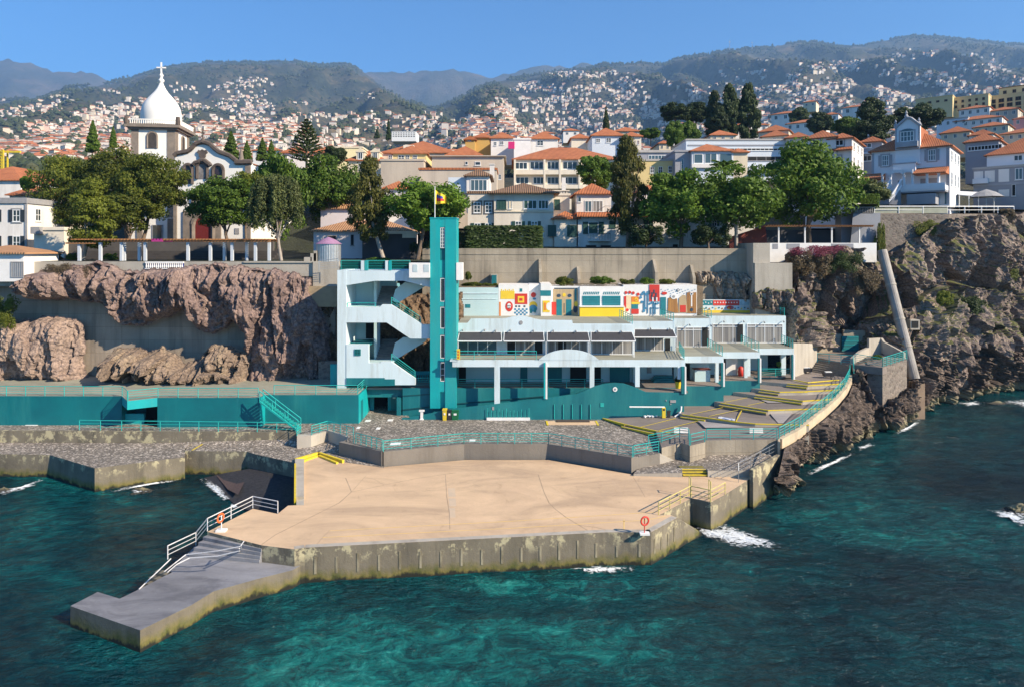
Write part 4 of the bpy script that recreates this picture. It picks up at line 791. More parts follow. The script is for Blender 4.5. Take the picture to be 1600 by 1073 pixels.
# ground entrance threshold
m=MB(); m.prism([G(854,657,Z0+.04),G(931,657,Z0+.04),G(934,663,Z0+.02),G(856,663,Z0+.02)],Z0-.1); tag(m.build('threshold',DECK),kind='structure')
m=MB(); m.box(X_(869,70),X_(921,70),69.65,70.5,Z0+.04,Z0+.10); tag(m.build('door_mat',pm('brown_mat',(.07,.05,.04),(.06,.045,.035),3,.9,.2)),'brown doormat on the pale threshold below the clock','mat')
k=MB(); ribbon(k,[G(854,657,Z0+.05),G(856,664,Z0+.03)],.2,.01); ribbon(k,[G(931,657,Z0+.05),G(935,664,Z0+.03)],.2,.01); tag(k.build('yellow_line',YEL),kind='structure')
YGl=YG
glazed(716,777,533,554,YG,4,GLASSB,name='glazing'); glazed(791,849,533,554,YG,4,CURT); [part(MB().box(X_(a,YG),X_(a+12,YG),YG-.05,YG-.03,ZB+.1,Z_(534,YG)),'dark_door',DARK) for a in (793,836,872)]
glazed(855,918,533,554,YG,5,CURT); glazed(924,989,533,554,YG,4,CURT); glazed(993,1037,526,548,77.3,3,CURT); m=MB(); m.box(X_(1039,77.3),X_(1047,77.3),77.22,77.28,ZB,Z_(529,77.3)); part(m,'dark_door',DARK)
glazed(1057,1109,511,542,80.5,4,CURT); glazed(1113,1161,506,536,83.7,3,CURT); glazed(1166.5,1223,506,536,83.7,4,CURT)
for a,b_,y0,pt in ((1057,1109,80.5,515),(1113,1161,83.7,510),(1166.5,1223,83.7,510)): m=MB(); z=Z_(pt,y0); m.box(X_(a,y0),X_(b_,y0),y0-.08,y0-.05,z-.06,z+.04); part(m,'transom',FRAME)
for a,y0 in ((1097,80.42),(1152,83.62)): m=MB(); m.box(X_(a,y0),X_(a+9,y0),y0-.02,y0+.0,ZB+.15,ZB+2.3); part(m,'dark_door',DARK)
# wing walls between bays
for px,y0,y1 in ((991,YG,77.3),(1054.5,77.3,80.5),(1112,80.5,83.7)):
    m=MB(); x=X_(px,y1); m.box(X_(px,y0)-.18,X_(px,y0)-.0,y0-.02,y1,ZB,ZR+.02); part(m,'wing_wall',WHITE)
# awnings
for a,b_,c0,c1,y0 in ((718,783,715,784,YG),(788,849,787,850.5,YG),(855,918.5,855,921.5,YG),(923.5,987,923.5,993,YG),(991.5,1051,991,1057,77.3)):
    za=Z_(518.5 if y0==YG else 514.5,y0); yo=y0-1.7; zo=Z_(533 if y0==YG else 527,yo); A=[(X_(a,y0),y0-.07,za),(X_(b_,y0),y0-.07,za),(X_(c1,yo),yo,zo),(X_(c0,yo),yo,zo)]
    m=MB(); m.add(A+[(x,y,z-.04) for x,y,z in A],[(3,2,1,0)[::-1],(4,5,6,7)[::-1],(0,1,5,4),(1,2,6,5),(2,3,7,6),(3,0,4,7)]); aw=part(m,'awning',AWN)
    m=MB(); m.bar(A[2],A[3],.07,6); m.bar(A[0],A[3],.045,4); m.bar(A[1],A[2],.045,4); m.bar(A[0],A[1],.06,4); m.build('frame',FRAME,aw)
for x,y0,pb in ((918.8,YG-1.7,556),(921.5,YG-1.7,556),(989,YG-1.7,560),(991,YG-1.7,560),(715.5,YG-1.7,556),(1055,75.6,554),(853,YG-1.7,552)): m=MB(); m.bar((X_(x,y0),y0,ZB),(X_(x,y0),y0,Z_(533 if y0<74 else 527,y0)),.045,6); part(m,'awning_post',FRAME)
for i,(x,pyy,y0) in enumerate(((724,514,YG),(758,514,YG),(775,515,YG),(798,514.5,YG),(834,515,YG),(865,515,YG),(900,516,YG),(934,516,YG),(971,516.5,YG),(1016,511.5,77.3),(1046,512,77.3),(1077,506,80.5),(1110,507,80.5),(1130,501,83.7),(1161,501,83.7),(1193,502,83.7),(1223,501,83.7))):
    m=MB(); X=X_(x,y0); z=Z_(pyy,y0); m.bar((X,y0-.08,z),(X-.05,y0-.4,z-.05),.045,5); m.bar((X-.05,y0-.42,z-.06),(X-.07,y0-.55,z-.12),.09,6); part(m,'flood_lamp',GREYT)
# railings of the building
railing([Vector((XL+.1,YF+.1,ZB)),Vector((X_(838,YF+.1),YF+.1,ZB))],'turquoise balcony railing left of the white arch on the upper floor',h=.9,n=3,sp=2)
railing([Vector((XR-.08,YF+.1,ZB)),Vector((XR-.08+.9,76.9,ZB))],'turquoise end railing of the awning balcony, first of the stepped bays',h=1.05,n=5,sp=1.3)
railing([Vector((22.65,73.5,ZB)),Vector((22.9,80,ZB))],'turquoise end railing of the second stepped balcony',h=1.05,n=5,sp=1.3)
railing([Vector((27.65,76.5,ZB)),Vector((27.95,83.3,ZB))],'turquoise end railing of the third stepped balcony',h=1.05,n=5,sp=1.3)
railing([Vector((32.55,79.2,ZB)),Vector((32.9,83.3,ZB))],'turquoise end railing of the last stepped balcony at the far right',h=1.05,n=5,sp=1.1)
railing([Vector((X_(712,72.9),72.95,ZU)),Vector((X_(772,72.95),72.95,ZU))],'turquoise arcade railing, bay beside the tower',h=.9,n=4,sp=2.2)
railing([Vector((X_(781,72.9),72.95,ZU)),Vector((X_(850,72.95),72.95,ZU))],'turquoise arcade railing, second bay from the tower',h=.9,n=4,sp=2.2)
railing([Vector((X_(857,72.9),72.95,ZU)),Vector((X_(942,72.95),72.95,ZU))],'turquoise arcade railing, partly behind the teal hump',h=.9,n=4,sp=2.2)
railing([Vector((X_(1188,79.1),79.2,ZU)),Vector((X_(1236,79.2),79.2,ZU))],'turquoise railing at the top of the teal steps of the last bay',h=.9,n=4,sp=2.)
for i,(a,y0,y1) in enumerate(((988,74.6,81.5),(1052.5,77.5,83),(1111.5,80.7,85.5),(1225.5,83.9,88))):
    railing([Vector((X_(a,y0),y0,ZR)),Vector((X_(a,y0)-.3,y1,ZR))],'turquoise roof railing running back from the eaves, %s from the left'%('first','second','third','fourth')[i],h=.9,n=4,sp=1.1)
# banner sign on the balcony
p=Vector((X_(716,70.8),70.95,ZB)); r=empty('yellow_banner',p,'small yellow vertical banner at the left end of the awning balcony','sign')
MB().box(p.x-.16,p.x+.17,p.y-.06,p.y,ZB+.05,ZB+1.15).build('panel',YEL,r)
m=MB()
for i in range(3): m.box(p.x-.07,p.x+.06,p.y-.075,p.y-.061,ZB+.2+.3*i,ZB+.36+.3*i)
m.build('marks',RED,r)
def pot(px,py,Y,label,potm,leafm,s=.35,h=.5,leafh=.5,stem=0):
    p=Vector((X_(px,Y),Y,Z_(py,Y))); r=empty('potted_plant',p,label,'plant'); m=MB(); m.lathe([(.001,p.z),(s*.8,p.z),(s,p.z+h),(s*.9,p.z+h),(.001,p.z+h*.9)],12,(p.x,p.y)); m.build('pot',potm,r)
    m=MB(); m.bar((p.x,p.y,p.z+h*.9),(p.x,p.y,p.z+h+stem+.2),.03); m.build('stem',TRUNK,r); m=MB(); c=Vector((p.x,p.y,p.z+h+stem+leafh*.4))
    for i in range(160):
        d=Vector((random.gauss(0,1),random.gauss(0,1),random.gauss(0,1))).normalized()*leafh*random.uniform(.5,1); q=c+d*.8; u=Vector((random.gauss(0,1),random.gauss(0,1),random.gauss(0,1))).normalized()*.09; v=u.cross(d).normalized()*.07; m.add([q-u-v,q+u-v,q+u+v,q-u+v],[(0,1,2,3)])
    m.build('leaves',leafm,r)
pot(1059.5,606,71.6,'plant in a bright yellow pot at the corner of the first bay',YEL,F_DARK,.32,.7,.45)
pot(1217,587,79.8,'round clipped plant in a dark pot by the white pillar of the last bay',BLACK,F_GREEN,.35,.45,.36,.75)
# ---------------- mural wall on the roof terrace ----------------
YM=83.4
mw=empty('mural_wall',(X_(930,YM),YM,ZR),'low white roof terrace building painted with colourful folk art panels','mural wall')
def mp(x0,y0,x1,y1,mat,d=.03,name='painted_panel',Y=None):
    Y=Y or YM; m=MB(); m.box(X_(x0,Y),X_(x1,Y),Y-d,Y-.001,Z_(y1,Y),Z_(y0,Y)); return m.build(name,mat,mw)
m=MB(); m.box(X_(716,YM),X_(779,YM),YM,88,ZR-.5,Z_(450,YM)); m.build('pale_wall',PALE,mw)
m=MB(); m.box(X_(779,YM),X_(827,YM),YM-.01,88,ZR-.5,Z_(445.5,YM)); m.box(X_(827,YM),X_(862,YM),YM+.6,88,ZR-.5,Z_(445,YM)); m.box(X_(845,YM),X_(861,YM),YM-.2,88,ZR-.5,Z_(443.5,YM)); m.box(X_(861,YM),X_(906,YM),YM+.4,88,ZR-.5,Z_(448,YM)); m.box(X_(906,YM),X_(974,YM),YM,88,ZR-.5,Z_(448,YM)); m.box(X_(974,YM),X_(1089,YM),YM+.03,88,ZR-.5,Z_(445.5,YM)); m.build('white_wall',PURE,mw)
mred=RED; mor=pm('mural_orange',(.72,.22,.03),(.66,.2,.03),2,.7,0); mye=pm('mural_yellow',(.78,.56,.04),(.72,.5,.04),2,.7,0); mte=pm('mural_teal',(.01,.20,.24),(.01,.17,.21),2,.7,0); mbl=pm('mural_blue',(.05,.25,.42),(.04,.2,.36),2,.7,0); mna=pm('mural_navy',(.03,.06,.10),(.03,.06,.10),2,.7,0); mtan=pm('mural_tan',(.50,.38,.22),(.42,.31,.18),2,.7,0,stretch=(6,1,.1)); mbr=pm('mural_brown',(.45,.22,.06),(.22,.1,.04),2,.7,0,stretch=(6,1,.1))
mp(727,475.5,735,481,mte,name='small_window')
m=MB(); m.box(X_(720,YM),X_(776,YM),YM-.05,YM,Z_(467.5,YM)-.03,Z_(467,YM)); m.box(X_(716,YM),X_(778,YM),YM-.06,YM,Z_(458.8,YM)-.04,Z_(458,YM)); m.build('moulding',WHITE,mw)
mp(782,455,804,467.5,mye); mp(804.5,459,824,475.5,mred); mp(809,463,819,473,mye,.05); mp(811.5,466,816.5,470,mred,.07); mp(812,451,816,456,mte); mp(780,472,782.5,497,mor)
for i in range(7): mp(783+i*3,452+(i%2)*1.2,784.6+i*3,455,mye)
def disc(px,py,rx,ry,mat,d,Y=None,name='painted_motif'):
    Y=Y or YM; m=MB(); m.xz([(X_(px+rx*math.cos(t),Y),Z_(py+ry*math.sin(t),Y)) for t in np.linspace(0,2*math.pi,17)[:-1]],Y-d,Y-.001); return m.build(name,mat,mw)
disc(795.5,479,6,8,mred,.03); disc(795.5,478,3,4.2,PURE,.05); disc(794,478,.9,1.2,mna,.07); disc(797,478,.9,1.2,mna,.07); disc(795.5,481.3,1,.8,mna,.07)
for j in range(4):
    for i in range(7):
        if (i+j)%2==0: mp(803.5+i*3,482+j*2.7,806.5+i*3,484.7+j*2.7,mbl)
for x in (805,810,818): mp(x,477.5,x+3,480,mna)
Y2=YM+.6; disc(833.5,461,4,4,mred,.03,Y2); disc(833,478,6.5,7,mye,.03,Y2); disc(833,482,6.5,5.5,mbl,.05,Y2); disc(829.5,486,2,4,mte,.07,Y2); disc(836,485,2,4,mte,.07,Y2); disc(835,467,2.6,1.8,mbl,.05,Y2)
YQ=YM-.2; mp(844,454,861,462.5,mte,.03,Y=YQ); mp(848,470,859,488,mye,.03,Y=YQ); disc(857.5,479,4,6,PURE,.05,Y=YQ); mp(850,473,853,485,mor,.05,Y=YQ)
YD=YM+.4; mp(862,472,869,492,mred,.03,Y=YD); mp(864,452,903,493,mtan,.015,Y=YD,name='doorway_surround'); mp(869.5,468,878,494,mte,.04,Y=YD,name='door'); mp(884.5,468,893,494,mte,.04,Y=YD,name='door'); disc(873,462,3.2,2.6,mna,.04,Y=YD); disc(881.5,461,2.6,3,mye,.04,Y=YD); disc(890,462,3.2,2.6,mna,.04,Y=YD); mp(866,450,902,451.6,mna,.04,Y=YD)
mp(898,452,901,470,mte,.04,Y=YD); disc(900,475,3,4,mye,.05,Y=YD); disc(899,483,3.4,6,mna,.045,Y=YD); mp(881,474,882,489,mna,.04,Y=YD)
# shuttered kiosk with yellow counter
for a,b_ in ((910,937.5),(941,969.5)):
    o=mp(a,462.5,b_,477.5,mte,.05,name='roller_shutter'); m=MB()
    for i in range(4): m.box(X_(a,YM),X_(b_,YM),YM-.07,YM-.05,Z_(466+i*3.4,YM),Z_(465+i*3.4,YM))
    m.build('slats',TEAL,o)
    for i in range(9):
        x=a+1+i*(b_-a-2)/9; m=MB(); m.xz([(X_(x,YM),Z_(460,YM)),(X_(x+1.6,YM),Z_(456,YM)),(X_(x+3,YM),Z_(456.5,YM)),(X_(x+1.4,YM),Z_(460.6,YM))],YM-.03,YM-.001); m.build('painted_motif',mte,mw)
m=MB(); m.box(X_(905.5,YM-.5),X_(974,YM-.5),YM-.9,YM,ZR-.1,Z_(480,YM-.9)); o=m.build('counter',pm('bright_yellow',(.85,.62,.03),(.8,.58,.03),1,.5,0),mw); m=MB(); m.box(X_(905,YM-.5),X_(975,YM-.5),YM-1.0,YM,Z_(480,YM-.9),Z_(478.5,YM-.9)); m.build('counter_top',PURE,o)
# flower / fruit panel
mp(975,463,978.5,480,mred); mp(978.5,462,986,483,pm('mural_cream',(.75,.62,.40),(.7,.55,.35),2,.7,0)); mp(986.5,463.5,998,472,mor,.04); mp(986.5,472,999.5,475.5,mye,.05); mp(986.5,475.8,997,483.5,mte,.04); mp(986.5,483,998,490.5,mred,.045); disc(994,468,2.8,2.8,mye,.06); disc(994.3,468,1.3,1.3,mor,.08)
for x,y in ((978,457.5),(984,457),(989.5,458),(997,460),(980,484.5)): disc(x,y,2.3,2.4,mred,.035)
for x,y in ((1001,465),(1003,460),(1006,457),(1009,460),(1003,472),(1006,486),(1008,482)): disc(x,y,2.2,2.,mbl,.04)
for x,y0,y1 in ((1008,458,482),(1012,455,490),(1017,480,491),(1021,473,491),(1024,473,491),(1006,470,484)): mp(x-.5,y0,x+.6,y1,mbl,.05)
mp(1014.5,445,1030.5,471,mred,.035,name='red_panel')
for x,y in ((1015,457),(1019,460),(1022,456),(1025,461),(1018,465),(1023,466)): mp(x-1.2,y-3,x+1,y+3,mna,.06)
for x in (1019,1025): mp(x,465,x+2,471,PURE,.07)
for x,y in ((1016,474.5),(1020,473),(1024,475),(1028,474)): disc(x,y,2.2,1.6,mbl,.05)
mp(1016,481,1030,482.2,mbl,.05)
mp(1032,464.5,1040.5,491.5,mte,.04,name='door'); disc(1038,458.5,4.3,2.3,mred,.035); disc(1059.5,457,0,0,mna,.02) if False else None
for i in range(26): mp(1033+2.1*i,452+(i*7%5)*1.6,1034.3+2.1*i,452.8+(i*7%5)*1.6,mbl,.03)
disc(1059.5,453.5,2.4,2.2,mna,.04); disc(1059.5,453.5,1.2,1.1,PURE,.06)
m=MB(); xzpx(m,[(1043,489),(1044,466),(1050,464),(1058,467),(1060,489)],YM-.03,YM-.001); m.build('painted_panel',mbr,mw); disc(1052.5,463.5,4.6,4.2,PURE,.06); disc(1052.5,463.5,2.2,2,GREYT,.08)
m=MB(); xzpx(m,[(1060,489),(1061,466),(1067,461),(1072,462),(1074,489)],YM-.032,YM-.001); m.build('painted_panel',mtan,mw); mp(1062.5,477,1071.5,488,mred,.05); mp(1073,457,1088,489.5,mbr,.028); disc(1080.5,459.5,2.6,2.4,PURE,.06); disc(1080.5,459.5,1.3,1.2,mna,.08); mp(1079.5,462,1081.5,479,PURE,.05); disc(1080.5,484,2.2,3,mna,.06)
# low tiled wall at the far end
YN=87.3; r2=empty('tiled_terrace_wall',(X_(1150,YN),YN,ZR),'low terrace wall with blue, red and yellow painted tile bands','mural wall')
mw=r2
m=MB(); m.box(X_(1091,YN),X_(1206,YN),YN,YN+.3,ZR-.1,Z_(468.5,YN)); m.build('wall',WHITE,r2)
mp(1091.5,469.5,1114,477,mte,Y=YN); mp(1114,469.5,1155,477.5,mred,Y=YN); mp(1155,470,1206,477,pm('mural_pale_blue',(.45,.62,.68),(.30,.48,.55),6,.7,0,lo=.45,hi=.5),Y=YN); mp(1091,484.8,1202,489,mye,Y=YN); disc(1141,481,5.5,3,mred,.03,Y=YN); 
for i in range(9): disc(1117+4.3*i,473,.9,1.1,PURE,.05,Y=YN)
for i in range(5): disc(1094+4.3*i,472.5+(i%2)*1.5,.9,.9,PURE,.05,Y=YN)
for i in range(22): disc(1093.5+5*i,481+(i%2)*1.3,1.3,1.2,(mbl,mye,mte,mbr)[i%4],.04,Y=YN)
# ---------------- cliffs ----------------
def rockd(p,a=1.,vs=.6,f=.22):
    q=Vector((p.x*f,p.y*f,p.z*f*vs))
    d=noise.fractal(q,1.0,2.1,4)*.9
    for s,k in ((1.0,1.5),(2.3,.75),(5.,.30)):
        w=Vector((p.x*f*s*1.25,p.y*f*s,p.z*f*s*vs*.8))+Vector((s,s*2,s*3)); w+=noise.noise_vector(w*.6)*.5; vv=noise.voronoi(w); c=vv[1][0]; h=noise.cell_vector(c*7.3)-Vector((.5,.5,.5)); d+=k*(h.x*.9+(w-c).dot(h)*1.6)
    v=noise.voronoi(Vector((p.x*f*1.6+5,p.y*f*1.6,p.z*f*1.0)),distance_metric='DISTANCE')[0]; d+=min(.35,(v[1]-v[0]))*1.3-.35
    v=noise.voronoi(Vector((p.x*f*4.5,p.y*f*4.5,p.z*f*3.+3)))[0]; d+=(v[1]-v[0])*.38
    d+=noise.fractal(Vector((p.x*1.1,p.y*1.1,p.z*.8)),.8,2.2,3)*.30+noise.noise(p*3.1)*.08
    return d*a
def masks(poly,PX,PZ):
    P=np.array(poly,float); ins=np.zeros(PX.shape,bool); dist=np.full(PX.shape,1e9)
    n=len(P)
    for i in range(n):
        x1,y1=P[i]; x2,y2=P[(i+1)%n]
        c=((y1>PZ)!=(y2>PZ))&(PX<(x2-x1)*(PZ-y1)/((y2-y1) if y2!=y1 else 1e-9)+x1); ins^=c
        dx,dy=x2-x1,y2-y1; t=np.clip(((PX-x1)*dx+(PZ-y1)*dy)/(dx*dx+dy*dy),0,1); dist=np.minimum(dist,np.hypot(PX-x1-t*dx,PZ-y1-t*dy))
    return np.where(ins,dist,-dist)
YCL=78.0
PA=[(30,446),(60,425),(110,420),(150,412),(190,425),(225,424),(285,421),(330,414),(375,418),(420,425),(470,432),(480,438),(480,455),(490,470),(505,500),(510,560),(505,604),(392,604),(388,560),(382,520),(360,500),(345,512),(330,520),(305,512),(290,482),(262,490),(225,505),(195,508),(180,500),(165,480),(150,470),(110,466),(60,470),(38,458)]
PA2=[(-100,512),(10,505),(60,498),(110,503),(126,515),(122,560),(130,602),(-100,604)]
PB=[(163,580),(163,562),(175,550),(186,545),(202,546),(222,552),(226,560),(236,552),(250,545),(262,557),(290,572),(300,570),(318,550),(328,543),(352,543),(372,548),(386,560),(390,604),(170,604)]
def cliff_sheet(name,poly,px0,px1,py0,py1,bul,soft,mat,step=1.0,amp=1.,yb=None,vs=.6,f=.22,label=None):
    yb=yb or YCL; xs=np.arange(px0,px1+.1,step); ys=np.arange(py0,py1+.1,step); PX,PZ=np.meshgrid(xs,ys)
    w_=np.array([[noise.noise(Vector((a*.05,b*.05,2)))*6+noise.noise(Vector((a*.17,b*.17,5)))*2.5 for a in xs] for b in ys])
    D=masks(poly,PX,PZ)+w_; V=[];F=[]; nx=len(xs)
    for j in range(len(ys)):
        for i in range(nx):
            x=X_(PX[j,i],yb); z=Z_(PZ[j,i],yb); d=D[j,i]; s=1-math.exp(-max(0,d)/soft); 
            b=-.6 if d<=-1.5 else bul*s+amp*rockd(Vector((x,yb,z)),1,vs,f)*min(1,s*2.2)+(-.6*(1-min(1,(d+1.5)/1.5)) if d<0 else 0)
            V.append((x,yb-b,z))
    for j in range(len(ys)-1):
        for i in range(nx-1):
            if max(D[j,i],D[j+1,i],D[j,i+1],D[j+1,i+1])>-2.5: F.append((j*nx+i,(j+1)*nx+i,(j+1)*nx+i+1,j*nx+i+1))
    m=MB(); m.add(V,F); return struct(name,m,mat,loc=(0,0,0))
cliff_sheet('cliff',PA,-100,520,402,606,1.5,9,ROCKM,1.25,1.5,vs=.5,f=.15)
cliff_sheet('cliff',PA2,-110,150,480,606,2.4,12,rockmat('pale_tuff_rock',[(.25,(.20,.15,.13)),(.5,(.34,.26,.22)),(.8,(.45,.35,.28))]),1.5,.8)
cliff_sheet('rock_outcrop',PB,150,400,535,606,3.2,9,rockmat('brown_boulder_rock',[(.25,(.13,.10,.08)),(.5,(.26,.20,.155)),(.7,(.38,.31,.22))]),1.2,1.3,yb=77.2,f=.3)
ORK=rockmat('ochre_tuff_rock',[(.25,(.07,.045,.03)),(.5,(.17,.115,.07)),(.75,(.27,.19,.11))],.3)
cliff_sheet('cliff',[(478,450),(530,452),(530,470),(720,460),(720,610),(470,610),(480,520)],460,724,440,612,1.4,14,ORK,1.5,.8,yb=80.5)
m=MB(); m.box(X_(-300,79.6),X_(524,79.6),79.6,80.2,5.8,Z_(430,79.6)); tag(m.build('cliff_retaining_wall',concrete('cliff_face_concrete',(.42,.35,.27),(.31,.26,.205),(.16,.135,.11))),'tall stained concrete face between the mauve rocks at the left','wall')
m=MB(); m.box(X_(-200,79),X_(42,79),78.2,79.2,Z_(447,78.5),Z_(435,78.5)); m.box(X_(40,79.2),X_(497,79.2),79.2,79.7,Z_(432,79.2),Z_(409,79.2)); m.box(X_(490,79.2),X_(530,79.2),78.9,79.5,Z_(455,79.2),Z_(409,79.2)); m.box(X_(380,79),X_(500,79),79.05,79.25,Z_(411,79),Z_(408.5,79)); tag(m.build('promenade_wall',CONCL),'pale concrete parapet wall running along the top of the mauve cliff','wall')
m=MB(); m.box(X_(478,80),X_(532,80),78.3,78.9,Z_(480,78),Z_(448,78)); tag(m.build('rock_shelf_wall',pm('ochre_plaster',(.36,.28,.17),(.30,.23,.15),.8,.9,.5,dirt=((.2,.15,.1),.6,(1,1,1)))),'ochre plastered ledge just left of the white stair block','wall')
m=MB(); x0=X_(494,76.5); m.box(x0,X_(527,76.5),77.4,78.,ZU,Z_(565,77)); m.box(X_(516,74),X_(527,74),74,74.4,ZU,Z_(569,74),1); tag(m.build('rubble_wall',[RUB,TEALB]),'black and white rubble wall with a teal panel at the foot of the stair block','wall')
# blue balustrade
YP=79.1; bl=empty('balustrade',(X_(257,YP),YP,Z_(421,YP)),'blue and white balustrade let into the promenade wall above the cliff','balustrade')
m=MB(); m.box(X_(227,YP),X_(287,YP),YP-.1,YP+.1,Z_(411.5,YP),Z_(409,YP)); m.box(X_(227,YP),X_(287,YP),YP-.1,YP+.1,Z_(420.5,YP),Z_(419,YP)); m.build('rails',PURE,bl)
MB().box(X_(227,YP),X_(287,YP),YP+.0,YP+.08,Z_(419,YP),Z_(411.5,YP)).build('backing',pm('deep_blue',(.03,.04,.22),(.03,.04,.2),1,.6,0),bl)
for i in range(19): x=X_(229+3.1*i,YP); MB().lathe([(.04,Z_(419,YP)),(.10,Z_(417,YP)),(.05,Z_(414,YP)),(.08,Z_(411.5,YP))],6,(x,YP-.05)).build('baluster',PURE,bl)
# ---------------- big retaining wall behind the complex ----------------
YR=88.5
m=MB(); m.box(X_(660,YR),X_(1178,YR),YR,YR+1,11.5,Z_(388.5,YR)); m.box(X_(660,YR),X_(1178,YR),YR-.06,YR-.001,Z_(398,YR),Z_(396.5,YR)); rw=tag(m.build('retaining_wall',CONC),'long tall concrete retaining wall behind the painted roof terrace','retaining wall')
for px,pt,dd in ((843.5,405,1.9),(903,417,1.7),(1021,406,1.9),(1079.5,414,1.7)):
    x=X_(px,YR); m=MB(); zt=Z_(pt,YR); m.add([(x-.17,YR+.1,zt),(x-.17,YR-.25,zt),(x-.17,YR-dd,zt-1.6),(x-.17,YR-dd,12),(x-.17,YR+.1,12),(x+.17,YR+.1,zt),(x+.17,YR-.25,zt),(x+.17,YR-dd,zt-1.6),(x+.17,YR-dd,12),(x+.17,YR+.1,12)],[(0,1,2,3,4),(9,8,7,6,5),(0,5,6,1),(1,6,7,2),(2,7,8,3)]); m.build('buttress',CONC,rw)
m=MB(); m.box(X_(767,YR),X_(777,YR),YR-.9,YR,14,Z_(428.5,YR)); d=m.build('service_hut',CONCL,rw); MB().box(X_(768.5,87.6),X_(776,87.6),87.5,87.6,14,Z_(430,87.6)).build('door',TEAL,d)
m=MB(); m.box(X_(1177,86),X_(1203,86),86,92,10,Z_(380,86)); m.box(X_(1178,86),X_(1236,86),85.6,86.2,10,Z_(411,86)); m.box(X_(1203,86),X_(1236,86),86.2,91,Z_(425,86),Z_(412,86)-.01); tag(m.build('retaining_wall',CONCL),'higher pale concrete wall block at the right end of the long retaining wall','retaining wall')
cliff_sheet('rock_outcrop',[(1086,425),(1128,423),(1150,427),(1175,430),(1176,455),(1172,476),(1118,470),(1112,448),(1088,444)],1078,1186,416,486,1.2,5,rockmat('pale_grey_rock',[(.25,(.24,.20,.16)),(.5,(.36,.31,.25)),(.8,(.46,.40,.32))],.6),1.0,.7,yb=YR-.2,f=.5)
cliff_sheet('rock_outcrop',[(1180,460),(1200,452),(1240,456),(1246,540),(1228,548),(1226,490),(1180,482)],1172,1254,446,552,1.2,7,ROCKR,1.2,.9,yb=85.2,f=.4)
m=MB(); m.box(X_(720,86),X_(1092,86),84.2,88.4,13,16.45); tag(m.build('planting_bed',pm('dry_soil',(.20,.15,.10),(.13,.10,.065),1.5,.95,.8,6)),kind='structure')
# loft between rows of 3D points
def loft(name,rows,mat,nu=120,nv=60,amp=1.,f=.25,vs=.7,edge=(0,0),off=0):
    def res(r,n):
        L=[0]
        for a,b in zip(r,r[1:]): L.append(L[-1]+(b-a).length)
        o=[]
        for i in range(n):
            t=L[-1]*i/(n-1); k=max(j for j in range(len(L)) if L[j]<=t+1e-9); k=min(k,len(r)-2); o.append(r[k].lerp(r[k+1],(t-L[k])/(L[k+1]-L[k])))
        return o
    R=[res(r,nu) for r in rows]; P=[]
    for j in range(nv):
        t=j/(nv-1)*(len(R)-1); k=min(int(t),len(R)-2); P.append([R[k][i].lerp(R[k+1][i],t-k) for i in range(nu)])
    V=[]
    for j in range(nv):
        for i in range(nu):
            u=P[j][min(i+3,nu-1)]-P[j][max(i-3,0)]; v=P[min(j+3,nv-1)][i]-P[max(j-3,0)][i]; n_=u.cross(v).normalized(); n_=n_ if n_.y<.0 or n_.x>.3 else -n_
            e=min(1,(j+.0)/4) if edge[0] else 1
            V.append(tuple(P[j][i]+n_*(off+amp*rockd(P[j][i],1,vs,f))*e))
    F=[(j*nu+i,(j+1)*nu+i,(j+1)*nu+i+1,j*nu+i+1) for j in range(nv-1) for i in range(nu-1)]
    m=MB(); m.add(V,F); return struct(name,m,mat,loc=(0,0,0))
def row(l): return [G(x,y,z) for x,y,z in l]
def rowW(l): return [W(x,y,Y) for x,y,Y in l]
low1=[G(1180,775,-.4),G(1198,765,-.4),G(1232,748,-.4),G(1262,726,-.4),G(1295,712,-.4),G(1325,700,-.4),G(1352,688,-.4),G(1385,672,-.4),G(1420,655,-.4),G(1440,642,-.4)]
top1=row([(1208,728,2.6),(1216,697,3.6),(1248,678,3.7),(1263,664,3.9),(1288,645,4.2),(1305,630,4.7),(1319,613,5.2),(1327,585,6.3),(1345,568,6.8),(1380,590,5.2)])+[W(1418,600,83),W(1436,600,86)]
mid1=[a.lerp(b,.5)+Vector((.9,-.9,.2)) for a,b in zip(top1[:10],low1)]
# cliff under the terraces
tA=[p+Vector((.45,-.25,-.55)) for p in row([(1205,735,2.8),(1216,689,4.1),(1247,672,4.2),(1262,659,4.4),(1287,640,4.75),(1304,625,5.2),(1318,609,5.7),(1326,590,6.1)])]+[W(1332,570,81),W(1350,560,83)]
lA=[G(1192,772,-.5),G(1206,764,-.5),G(1235,747,-.5),G(1262,727,-.5),G(1290,713,-.5),G(1318,702,-.5),G(1345,692,-.5),G(1365,684,-.5),G(1385,676,-.5),G(1400,668,-.5)]
mA=[a.lerp(b,.42)+Vector((.5,-.7,0)) for a,b in zip(tA,lA)]
loft('sea_cliff',[tA,mA,lA],ROCKD,230,110,.75,.42,.55,edge=(1,0),off=.15)
tB=[W(1326,592,79.8),W(1340,572,79.8),W(1352,590,79),W(1364,622,77.8),W(1380,640,77.3),W(1400,625,79.3),W(1420,606,82.5),W(1440,585,86)]
lB=[G(1345,692,-.5),G(1355,689,-.5),G(1366,685,-.5),G(1380,678,-.5),G(1392,673,-.5),G(1405,666,-.5),G(1425,654,-.5),G(1446,634,-.5)]
mB=[a.lerp(b,.5)+Vector((.3,-.8,0)) for a,b in zip(tB,lB)]
loft('sea_cliff',[tB,mB,lB],ROCKD,150,90,.8,.4,.55)
